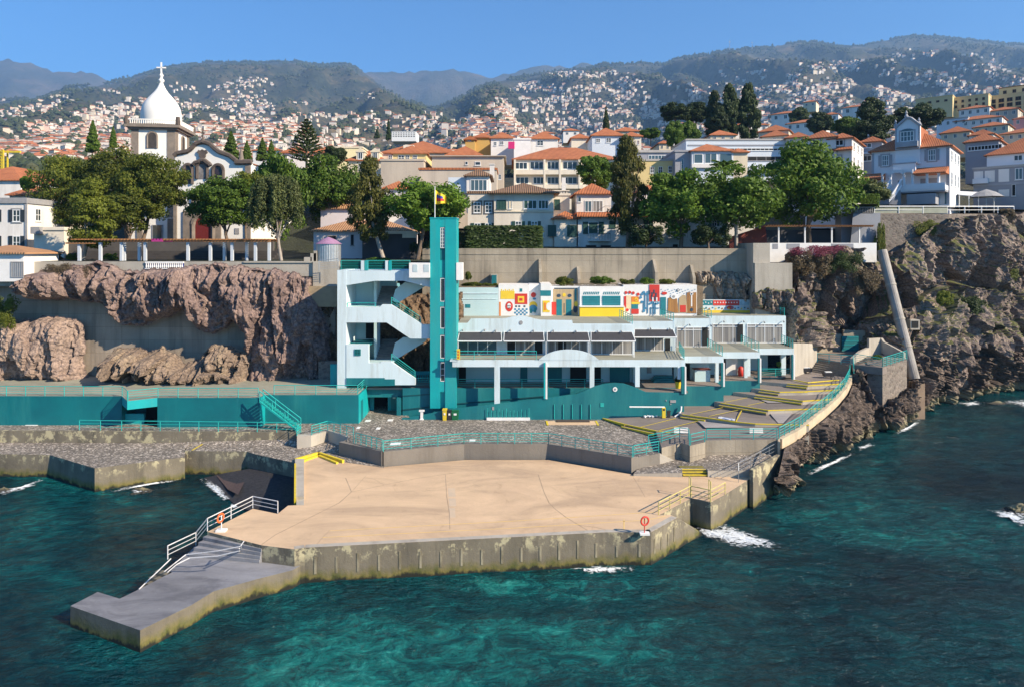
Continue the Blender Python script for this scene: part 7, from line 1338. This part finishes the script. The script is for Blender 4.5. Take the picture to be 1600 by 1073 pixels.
def houseMB(m,x,y,z,w_,d,h,rot,wi,ri,near=True,o=0):
    t=MB(); t.box(-w_/2,w_/2,-d/2,d/2,-6,h,o+wi)
    if ri<2: t.hip(-w_/2,w_/2,-d/2,d/2,h+.05,min(w_,d)*.26,.5,m=o+3+ri,th=.3)
    else: t.box(-w_/2-.2,w_/2+.2,-d/2-.2,d/2+.2,h,h+.5,o+3+ri)
    if near:
        fl=max(1,int(h/3)); k=max(2,int(w_/3))
        for f in range(fl):
            for q in range(k): xx=-w_/2+w_*(q+.5)/k; t.box(xx-.55,xx+.55,-d/2-.06,-d/2,.9+f*3,2.3+f*3,o+6)
        for f in range(fl):
            for q in range(max(1,int(d/4))): yy=-d/2+d*(q+.5)/max(1,int(d/4)); t.box(w_/2,w_/2+.06,yy-.5,yy+.5,.9+f*3,2.3+f*3,o+6)
    c,s=math.cos(rot),math.sin(rot); m.add([(x+a*c-b*s,y+a*s+b*c,z+e) for a,b,e in t.v],t.f); m.m[-len(t.m):]=t.m
HM=HW+HR+[HWIN]
cand=[]
tries=0
while len(cand)<9500 and tries<300000:
    tries+=1
    u=rng.uniform(-40,1640); i=int((u-US[0])/(US[1]-US[0])); 
    j=int(NJ*rng.uniform(.18,.995)**.8); j=min(j,NJ-2)
    Y=HY[j,i]+rng.random()*(HY[j+1,i]-HY[j,i])
    if Y<330: continue
    if not (VIS[j,i] and VIS[min(j+1,NJ-1),i]): continue
    x=X_(u,Y); z=hz_at(x,Y); py=CY-(z-H)*FX/Y
    if py>258: continue
    # density: clusters, thinning upwards; forest belts stay empty
    topl=itp(u,[(-50,160),(100,145),(260,130),(420,118),(560,128),(640,178),(730,178),(780,150),(830,118),(900,108),(1000,112),(1060,122),(1180,92),(1280,100),(1400,78),(1600,88)])
    if py<topl: continue
    c1=noise.fractal(Vector((u/70,py/16,2)),.7,2.1,4); c2=noise.noise(Vector((x/90,Y/160,5)))
    dn=min(1,(py-topl)/38)*.62+.30
    if 430<u<640 and py<178: dn*=.35
    if py>208 and rng.random()<.45: continue
    if c1+c2*.6+ (dn-.70)*1.1 < rng.uniform(-.25,.25): continue
    cand.append((Y,x,z,u,py))
cand.sort()
groups='houses scattered over the far hillside'
wn=('white','cream','pinkish'); rn=('orange tiled','brown tiled','flat pale')
big=MB(); cnt=0; protos={}
for n_,(Y,x,z,u,py) in enumerate(cand):
    sc=.88+.00004*Y
    w_=rng.uniform(8,17)*sc; d=rng.uniform(7,11)*sc; h=rng.choice((3.2,6,6,9))*sc; rot=rng.uniform(-.5,.5); wi=rng.choices((0,1,2),(7,2,1))[0]; ri=rng.choices((0,1,2),(5,2,4))[0]
    if cnt<290:
        cnt+=1; m=MB(); houseMB(m,x,Y,z,w_,d,h,rot,wi,ri); o=m.build('hill_house',HM,loc=(x,Y,z))
        tag(o,'small %s house with %s roof on the hill behind the town'%(wn[wi],rn[ri]),'house',groups+' '+wn[wi]+' '+rn[ri])
    else: houseMB(big,x,Y,z,w_,d,h,rot,wi,ri,Y<1400)
tag(big.build('distant_houses',HM,loc=(0,0,0)),'countless tiny white houses with orange roofs dotted over the far hillsides','houses',kind='stuff')
# far woods: clumps of rounded crowns, and the tree line on the crests
def blob(m,x,y,z,r,h,mi=0,cone=False):
    n=6; a0=rng.random()*3; V=[(x+r*math.cos(a0+2*math.pi*i/n)*rng.uniform(.8,1.2),y+r*math.sin(a0+2*math.pi*i/n),z+h*.25) for i in range(n)]
    if not cone: V+=[(x+r*.75*math.cos(a0+.5+2*math.pi*i/n),y+r*.75*math.sin(a0+.5+2*math.pi*i/n),z+h*.75) for i in range(n)]+[(x,y,z+h)]; F=[(i,(i+1)%n,n+(i+1)%n,n+i) for i in range(n)]+[(n+i,n+(i+1)%n,2*n) for i in range(n)]
    else: V+=[(x,y,z+h)]; F=[(i,(i+1)%n,n) for i in range(n)]
    m.add(V,F,mi)
WD=[pm('wood_dark',(.022,.034,.014),(.034,.045,.018),.05,.95,0),pm('wood_green',(.035,.055,.018),(.055,.07,.025),.05,.95,0),pm('wood_olive',(.07,.075,.03),(.05,.06,.02),.05,.95,0)]
m=MB(); k=0;tr=0
while k<24000 and tr<120000:
    tr+=1
    u=rng.uniform(-40,1640); i=int((u-US[0])/(US[1]-US[0])); j=min(int(NJ*rng.uniform(.2,1)**.7),NJ-2)
    Y=HY[j,i]+rng.random()*(HY[j+1,i]-HY[j,i])
    if Y<300 or not VIS[j,i]: continue
    x=X_(u,Y); z=hz_at(x,Y); py=CY-(z-H)*FX/Y
    if noise.fractal(Vector((u/60,py/13,9)),.7,2.1,4)<-.12+rng.uniform(-.15,.15): continue
    r=rng.uniform(3,6)*(1 if Y<1500 else 1.3); blob(m,x,Y,z-1,r,r*rng.uniform(1.1,2.2),rng.choice((0,0,1,1,2))); k+=1
for u in np.arange(-30,1630,1.1):
    i=int((u-US[0])/(US[1]-US[0])); R_=HY[-1,i]
    if noise.noise(Vector((u*.03,4,0)))>-.25 and rng.random()<.85:
        h=rng.uniform(10,24)*(1.4 if rng.random()<.12 else 1); blob(m,X_(u,R_),R_-5,hz_at(X_(u,R_-5),R_-5)-4,rng.uniform(6,13),h,0,rng.random()<.3)
tag(m.build('far_woods',WD,loc=(0,0,0)),'dark woods covering the hill slopes and the crest line','woods',kind='stuff')
# antenna masts on the right ridge
for u,h,l in ((1140,17,'first antenna mast from the left on the hill crest'),(1175,13,'second antenna mast from the left on the hill crest')):
    i=int((u-US[0])/(US[1]-US[0])); R_=HY[-1,i]-30; x=X_(u,R_); z=hz_at(x,R_); r=empty('antenna_mast',(x,R_,z),l,'mast'); H_=h*R_/FX
    MB().bar((x,R_,z),(x,R_,z+H_),2.6,5,1.2).build('pole',METAL,r); MB().box(x-6,x+6,R_-2,R_+2,z+H_*.72,z+H_*.8).build('antenna',METAL,r)
# ---------------- trees ----------------
def leafcloud(m,c,r,n,ls,rng,shell=.55,flat=1.):
    for i in range(n):
        d=Vector((rng.gauss(0,1),rng.gauss(0,1),rng.gauss(0,1)*flat)).normalized(); k=shell+(1-shell)*rng.random()
        q=c+Vector((d.x*r.x,d.y*r.y,d.z*r.z))*k
        nrm=(d+Vector((rng.gauss(0,1),rng.gauss(0,1),rng.gauss(0,1)))*.55).normalized(); u=nrm.orthogonal().normalized(); a=rng.random()*6.28; v=nrm.cross(u); u,v=u*math.cos(a)+v*math.sin(a),v*math.cos(a)-u*math.sin(a)
        s=ls*rng.uniform(.6,1.35); u*=s; v*=s*.62
        m.add([q-u,q-v*.9+u*.1,q+u,q+v*.9+u*.1],[(0,1,2,3)])
def crownmesh(kind,seed,leaf):
    """unit crown: roughly radius 1, centred at 0, z -1..1"""
    rng=random.Random(seed); m=MB()
    if kind=='round':
        for i in range(74):
            d=Vector((rng.gauss(0,1),rng.gauss(0,1),rng.gauss(0,.9))).normalized()*.86*rng.random()**.35; d.z=d.z*.9+.05
            s=rng.uniform(.17,.34); leafcloud(m,d,Vector((s,s,s*.8)),230,leaf,rng,.5)
    elif kind=='spread':
        for i in range(110):
            a=rng.random()*6.28; rr=math.sqrt(rng.random())*.9; z=.85*math.sqrt(max(0,1-rr*rr))*rng.uniform(-.9,1); s=rng.uniform(.15,.28)
            leafcloud(m,Vector((rr*math.cos(a),rr*math.sin(a),z)),Vector((s*1.3,s*1.3,s*.75)),190,leaf,rng,.4)
    elif kind=='tall':
        for i in range(84):
            z=rng.uniform(-.95,.92); w_=.68+.32*math.sin((z+1)*2.2)+.1*rng.random(); w_*=1 if z<.3 else (1.35-z)*.95; a=rng.random()*6.28; rr=rng.random()**.6*w_*.75; s=rng.uniform(.16,.30)
            leafcloud(m,Vector((rr*math.cos(a),rr*math.sin(a),z)),Vector((s*1.15,s*1.15,s*.6)),200,leaf,rng,.4)
    elif kind=='weep':
        for i in range(120):
            a=rng.random()*6.28; rr=math.sqrt(rng.random())*.8; zt=.85*math.sqrt(1-rr*rr); L=rng.uniform(.35,.95)
            for k in range(5): leafcloud(m,Vector((rr*math.cos(a)*(1+.05*k),rr*math.sin(a)*(1+.05*k),zt-L*k/4*1.1)),Vector((.09,.09,.16)),42,leaf*.85,rng,.2)
    elif kind=='cypress':
        for i in range(40):
            z=-1+2*i/39; w_=(1-((z+1)/2)**1.6)*.85+.08
            for q in range(3): a=rng.random()*6.28; leafcloud(m,Vector((w_*.6*math.cos(a),w_*.6*math.sin(a),z)),Vector((w_*.5,w_*.5,.09)),60,leaf,rng,.4)
    elif kind=='bush':
        for i in range(34):
            a=rng.random()*6.28; rr=math.sqrt(rng.random())*.85; s=rng.uniform(.2,.32); leafcloud(m,Vector((rr*math.cos(a),rr*math.sin(a),rng.uniform(-.6,.45))),Vector((s,s,s*1.2)),200,leaf,rng,.5)
    elif kind=='hedge':
        for i in range(9000):
            f=rng.choice((0,1,2,3,3)); x,y,z=rng.uniform(-1,1),rng.uniform(-1,1),rng.uniform(-1,1)
            if f==0: y=-1
            elif f==1: x=1
            elif f==2: x=-1
            else: z=1
            q=Vector((x,y,z))+Vector((rng.gauss(0,1),rng.gauss(0,1),rng.gauss(0,1)))*.03; u=Vector((rng.gauss(0,1),rng.gauss(0,1),rng.gauss(0,1))).normalized()*leaf; v=u.orthogonal().normalized()*leaf*.7; m.add([q-u-v,q+u-v,q+u+v,q-u+v],[(0,1,2,3)])
    return m
MC={}
def crown(kind,seed,leaf,mat):
    k=(kind,seed,leaf)
    if k not in MC:
        m=crownmesh(kind,seed,leaf); me=bpy.data.meshes.new('crown'); me.from_pydata([tuple(v) for v in m.v],[],m.f); me.update(); MC[k]=me
    key=(k,mat.name)
    if key not in MC: me=MC[k].copy(); me.materials.clear(); me.materials.append(mat); MC[key]=me
    return MC[key]
tr=random.Random(4)
def tree(name,label,x0,x1,yt,yb,pb,Y,kind='round',mat=None,seed=1,leaf=.055,bark=None,tx=None,dep=.85,branches=5,tw=None,cat='tree',group=None):
    """crown px box x0..x1 / yt..yb, trunk foot row pb"""
    mat=mat or F_GREEN; bark=bark or TRUNK; cx=(x0+x1)/2; w_=(x1-x0)/2/FX*Y; zt,zc=Z_(yt,Y),Z_(yb,Y); h=(zt-zc)/2; zb=Z_(pb,Y); X=X_(cx,Y); tX=X_(tx if tx else cx,Y)
    r=empty(name,(tX,Y,zb),label,cat,group)
    o=bpy.data.objects.new('crown',crown(kind,seed,leaf,mat)); COL.objects.link(o); o.parent=r; o.location=(X-tX,0,zc+h-zb); e_={'round':1.16,'spread':1.09,'tall':1.14}.get(kind,1.06); o.scale=(w_*e_,min(w_*dep,6.5),h*e_*.97); o.rotation_euler=(0,0,0)
    if branches is not None:
        m=MB(); tw=tw or max(.14,w_*.065); p=Vector((tX,Y,zb)); top=Vector((X,Y,zc+h*.7)); k=p.lerp(top,.45)+Vector((tr.uniform(-.3,.3),0,0)); m.bar(p-Vector((0,0,.5)),k,tw,10,tw*.75); m.bar(k,top,tw*.75,8,tw*.35)
        for i in range(branches):
            a=tr.random()*6.28; q=Vector((X+math.cos(a)*w_*.6,Y+math.sin(a)*min(w_,5)*.5,zc+h*tr.uniform(.7,1.5))); s=k.lerp(top,tr.uniform(0,.5)); m.bar(s,s.lerp(q,.5)+Vector((0,0,h*.1)),tw*.5,6,tw*.3); m.bar(s.lerp(q,.5)+Vector((0,0,h*.1)),q,tw*.3,5,tw*.1)
        m.build('trunk',bark,r)
    return r
tree('spreading_tree','huge olive green spreading tree in front of the bell tower, left crown',52,160,240,370,398,100,'spread',F_OLIVE,1,.035,dep=.7)
tree('spreading_tree','huge olive green spreading tree in front of the bell tower, tall middle crown',120,245,226,345,400,98,'spread',F_OLIVE,2,.033,tx=205,dep=.7)
tree('spreading_tree','olive green spreading tree with visible forking trunk just left of the church door',185,290,238,350,400,95,'spread',F_OLIVE,3,.035,tx=215,bark=TRUNK,dep=.7)
tree('spreading_tree','olive tree crown filling the gap above the pergola at the left',160,250,300,368,402,93,'round',F_OLIVE,4,.045,dep=.7)
tree('young_tree','yellow green feathery tree with a thin leaning trunk in front of the pergola',92,188,284,380,408,84,'tall',F_YEL,5,.042,tx=127,bark=TRUNKW,tw=.28)
tree('leafy_tree','dark leafy tree right of the red church door',300,398,272,366,396,94,'spread',F_GREEN,6,.04,tx=362)
tree('leafy_tree','olive crown leaning in front of the right church gable',358,415,262,340,398,96,'round',F_OLIVE,7,.045)
tree('pepper_tree','drooping grey green tree with a pale trunk at the right end of the pergola',388,478,272,386,410,83,'weep',F_WILL,8,.04,tx=441,bark=TRUNKW,tw=.22)
tree('dark_tree','large deep green tree behind the drooping one',392,480,238,380,400,100,'round',F_GREEN,9,.042)
tree('dark_tree','large deep green tree filling the middle left, beside the slender one',455,562,236,350,400,104,'round',F_GREEN,10,.04)
tree('dark_tree','small dark tree below the monkey puzzle tree',478,520,340,398,404,98,'tall',F_DARK,11,.06) if False else None
tree('round_dark_tree','round dark glossy tree top beside the monkey puzzle tree',505,540,228,260,300,140,'round',F_DARK,12,.06)
tree('slender_tree','slender rusty green tree with a bent pale trunk left of the bright round tree',543,610,252,368,402,88,'tall',F_RUST,13,.045,tx=600,bark=TRUNKW,tw=.3)
tree('bright_tree','bright green round tree behind the teal tower and flag',610,728,280,366,402,88,'round',F_BRIGHT,14,.045,tx=652,tw=.3)
tree('palm_like_tree','small green tree by the orange roofs at the far left',33,52,276,300,330,100,'round',F_GREEN,15,.09)
tree('tall_dark_tree','tall ragged dark olive tree standing in front of the white row houses',948,1013,214,352,395,95,'tall',F_RUST,16,.042,tw=.4)
tree('leafy_tree','light green tree left of the tall ragged dark tree',905,960,240,300,350,112,'round',F_GREEN,17,.055)
tree('leafy_tree','dark shrubby tree in front of the white row houses',980,1040,344,388,392,92,'bush',F_DARK,18,.06)
tree('large_green_tree','large fresh green tree right of the tall ragged tree',1008,1118,266,370,388,93,'round',F_BRIGHT,19,.045)
tree('large_green_tree','large fresh green tree with two white trunks in front of the long wall',1080,1212,255,372,386,92.5,'round',F_BRIGHT,20,.04,tx=1150,bark=TRUNKW,tw=.3)
tree('leafy_tree','low dark bush under the fresh green trees',1076,1140,345,388,390,91,'bush',F_DARK,21,.06)
tree('large_round_tree','biggest bright round tree, left of the white stepped villa',1194,1334,226,366,385,96,'round',F_BRIGHT,22,.038)
tree('olive_bush','grey green rounded bush in front of the mansion porch',1330,1386,282,324,328,99,'round',F_WILL,23,.06,branches=2)
tree('ragged_dark_tree','dark pine like tree above the white stepped villa',1330,1398,156,222,240,170,'tall',F_DARK,24,.05)
tree('ragged_dark_tree','wide dark tree crown right behind the mansion gable',1398,1466,164,206,220,185,'round',F_DARK,25,.06)
tree('ragged_dark_tree','mid green tree left of the dark pine above the stepped villa',1305,1345,184,214,225,190,'round',F_GREEN,26,.08)
tree('ragged_dark_tree','ragged tree over the roofs left of the stepped villa',1262,1300,176,210,220,230,'round',F_DARK,27,.08)
tree('ragged_dark_tree','grey green tree behind the orange roofs right of the long modern block',1235,1262,168,200,210,280,'round',F_DARK,28,.09)
tree('stone_pine','low wide stone pine, leftmost of the dark group on the skyline',1034,1078,160,192,206,210,'spread',F_DARK,29,.06,dep=1)
tree('stone_pine','low wide stone pine, second of the dark group on the skyline',1068,1108,160,194,206,214,'spread',F_DARK,30,.06,dep=1)
tree('tall_pine','tall dark tree, left one of the skyline group right of the stone pines',1100,1132,146,206,214,200,'tall',F_DARK,31,.06)
tree('tall_pine','tall dark tree, middle one of the skyline group',1122,1158,136,212,218,196,'tall',F_DARK,32,.06)
tree('tall_pine','tallest dark tree at the right end of the skyline group',1150,1190,133,212,218,196,'tall',F_DARK,33,.06)
tree('tall_pine','dark tree with bare trunks beside the tallest of the skyline group',1108,1140,168,212,218,192,'tall',F_DARK,34,.07)
tree('leafy_tree','round green tree left of the skyline pines',1040,1068,190,232,238,172,'round',F_GREEN,35,.08)
tree('leafy_tree','green tree on the terrace bank below the stone pines',1062,1092,190,228,236,174,'round',F_GREEN,36,.08)
tree('leafy_tree','green crown beside the lit cream gable end',1002,1030,200,218,226,176,'round',F_GREEN,37,.09)
for i,(x,w_,a,b_,Y,l) in enumerate(((145,11,191,236,150,'taller dark cypress left of the bell tower'),(177,6.5,199,230,155,'smaller dark cypress left of the bell tower'),(361,13,208,248,150,'broad cypress right of the church gable'),(386,9,222,252,150,'second cypress right of the church gable'),(410,10,218,250,150,'cypress above the drooping tree'),(424,8,222,250,152,'thin cypress next to the one above the drooping tree'),(607,4.5,188,218,330,'slim dark cypress above the broad orange roof'),(947,6.5,169,208,210,'lone slim cypress near the centre skyline'),(589,5,202,216,400,'short dark cypress left of the slim one above the orange roof'))):
    tree('cypress',l,x-w_,x+w_,a,b_,b_+6,Y,'cypress',F_DARK if i in (6,7,8) else F_GREEN,40+i%2,.09,branches=0,dep=1)
# monkey puzzle tree
r=empty('monkey_puzzle_tree',W(479,262,120),'pointed tiered conifer standing above the dark trees left of centre','tree'); p=W(479,262,120); q=W(479,187,120)
MB().bar(p-Vector((0,0,3)),q,.28,8,.05).build('trunk',TRUNK,r); m=MB(); n=13; rg=random.Random(3)
for i in range(n):
    t=i/(n-1); c=p.lerp(q,.12+.86*t); R_=3.2*(1-t)**.8+.25
    for k in range(9):
        a=k*.698+i*.4; tip=c+Vector((math.cos(a)*R_,math.sin(a)*R_,R_*.28)); 
        for s in range(26):
            e=c.lerp(tip,rg.uniform(.15,1)); u=Vector((rg.gauss(0,1),rg.gauss(0,1),rg.gauss(0,.6))).normalized()*.22; v=u.orthogonal().normalized()*.10; m.add([e-u-v,e+u-v,e+u+v,e-u+v],[(0,1,2,3)])
m.build('foliage',F_DARK,r)
# palm
r=empty('palm_tree',W(1132,290,108),'palm crown showing above the fresh green trees','palm'); c=W(1132,262,108); MB().bar(c-Vector((0,0,5)),c,.28,8).build('trunk',TRUNK,r); m=MB()
for k in range(34):
    a=k*2.4; el=.25+1.15*(k%5)/5; L=2.5; pts=[]
    for s in range(8): t=s/7; pts.append(c+Vector((math.cos(a)*L*t*math.cos(el*(1-t*.5)),math.sin(a)*L*t*math.cos(el*(1-t*.5)),L*t*math.sin(el)-1.1*t*t)))
    for s in range(7):
        d=(pts[s+1]-pts[s]).normalized(); sd=d.cross(Vector((0,0,1))).normalized(); wd=.34*math.sin(math.pi*(s+1)/8.5)+.05
        for sg in (-1,1): m.add([pts[s],pts[s+1],pts[s+1]+sd*sg*wd-Vector((0,0,wd*.5)),pts[s]+sd*sg*wd-Vector((0,0,wd*.5))],[(0,1,2,3)])
m.build('fronds',F_GREEN,r)
# hedges, shrubs, planters
tree('hedge','long dark green hedge on top of the retaining wall right of the teal tower',715,765,358,394,395,90.3,'bush',F_DARK,50,.06,branches=None,dep=.3,cat='hedge')
tree('hedge','dark rounded hedge end on top of the retaining wall by the long cream house',736,838,356,392,393,90.5,'hedge',F_DARK,51,.085,branches=None,dep=.4,cat='hedge')
tree('clipped_hedge','square clipped bright hedge left of the mansion',1327,1366,305,324,325,96.5,'hedge',F_GREEN,52,.045,branches=None,dep=.6,cat='hedge')
tree('flowering_bush','bougainvillea mound with magenta blossom hanging over the right cliff, left half',1230,1300,382,442,445,89.6,'bush',F_DRY,53,.045,branches=None,dep=.5,cat='bush')
tree('flowering_bush','magenta blossom spread over the top of the bougainvillea mound',1236,1330,378,408,410,89.2,'bush',F_PINK,54,.03,branches=None,dep=.35,cat='bush')
tree('flowering_bush','dark green leaves of the bougainvillea mound, right half',1290,1350,386,430,432,89.6,'bush',F_DARK,55,.04,branches=None,dep=.5,cat='bush')
tree('creeper','hanging olive creeper on the stone wall below the mansion fence',1365,1384,336,412,414,94.6,'bush',F_OLIVE,56,.06,branches=None,dep=.5,cat='creeper')
tree('creeper','hanging yellow green creeper in the middle of the mansion stone wall',1430,1476,338,372,374,95,'bush',F_YEL,57,.05,branches=None,dep=.2,cat='creeper')
tree('creeper','brown dry creeper trailing beside the leaning pipe',1335,1378,412,470,472,90,'bush',F_DRY,58,.05,branches=None,dep=.4,cat='creeper')
tree('dry_scrub','dry brown scrub covering the cliff top at the far left',60,140,404,442,444,77.8,'bush',F_DRY,59,.035,branches=None,dep=.3,cat='scrub')
tree('dry_scrub','olive scrub hanging down the left edge of the cliff',-30,26,448,520,522,76.5,'bush',F_OLIVE,60,.045,branches=None,dep=.4,cat='scrub')
tree('shrub','yellow green shrub on the ledge right of the leaning pipe',1462,1490,450,480,482,90,'bush',F_YEL,61,.08,branches=None,dep=.4,cat='shrub')
tree('shrub','dark green scrub in the gully of the right cliff',1490,1545,455,500,502,95,'bush',F_DARK,62,.06,branches=None,dep=.4,cat='shrub')
tree('shrub','olive scrub near the right edge of the cliff',1550,1592,415,445,447,100,'bush',F_OLIVE,63,.06,branches=None,dep=.4,cat='shrub')
tree('shrub','dry grassy tuft at the end of the cliff fence',1562,1586,324,340,341,100,'bush',F_DRY,64,.09,branches=None,dep=.5,cat='shrub')
tree('shrub','small green plant in the walled yard beside the stone bastion',1360,1378,553,562,563,84,'bush',F_GREEN,65,.12,branches=None,dep=.8,cat='shrub')
for i,(a,b_,t,bb,l,mt) in enumerate(((722,760,440,449,'row of dry shrubs right of the teal tower',F_OLIVE),(727,737,421,440,'slim light green shrub beside the teal tower',F_YEL),(756,778,441,449,'olive shrubs by the little service hut',F_OLIVE),(868,896,430,448,'shrub left of the first buttress',F_OLIVE),(922,960,429,446,'bright shrub right of the second buttress',F_GREEN),(968,992,434,446,'small shrub in the middle of the planting bed',F_OLIVE),(1000,1022,432,445,'dark shrub left of the third buttress',F_GREEN),(1030,1055,434,446,'spiky shrub right of the third buttress',F_OLIVE))):
    tree('planting_bed_shrub',l,a,b_,t,bb,bb,85.2,'bush',mt,70+i%3,.07,branches=None,dep=.6,cat='shrub')
tree('planting_bed_ground_cover','dry low plants covering the planting bed above the painted wall',840,1086,441.5,448,449,85.2,'bush',F_DRY,75,.02,branches=None,dep=.12,cat='shrub')
tree('roof_plants','bright green plants behind the roof railing of the stair block',575,622,401,412,413,76,'bush',F_GREEN,76,.08,branches=None,dep=.4,cat='plants')
for a,b_,l in ((103,121,'small green bush behind the first pergola posts'),(160,186,'low bright bush between the left pergola posts'),(60,100,'dark bushes by the white annex')): tree('garden_bush',l,a,b_,394,408,409,84.5,'bush',F_GREEN if a!=60 else F_DARK,77,.08,branches=None,dep=.5,cat='bush')
tree('dark_shrubs','dark shrubs below the orange roofs at the centre left garden',640,690,372,402,404,90,'bush',F_DARK,78,.06,branches=None,dep=.4,cat='bush')
# ---------------- haze ----------------
hm=bpy.data.materials.new('haze'); hm.use_nodes=True; n_=hm.node_tree; n_.nodes.remove(n_.nodes['Principled BSDF']); pv=n_.nodes.new('ShaderNodeVolumePrincipled'); pv.inputs['Color'].default_value=(.30,.57,1,1); pv.inputs['Density'].default_value=1.1e-4; pv.inputs['Anisotropy'].default_value=.1
n_.links.new(pv.outputs[0],n_.nodes['Material Output'].inputs['Volume'])
m=MB(); m.box(-7500,7500,-2100,9000,-7,1900); tag(m.build('haze',hm),'thin bluish haze filling the air over the town and hills','haze',kind='stuff')
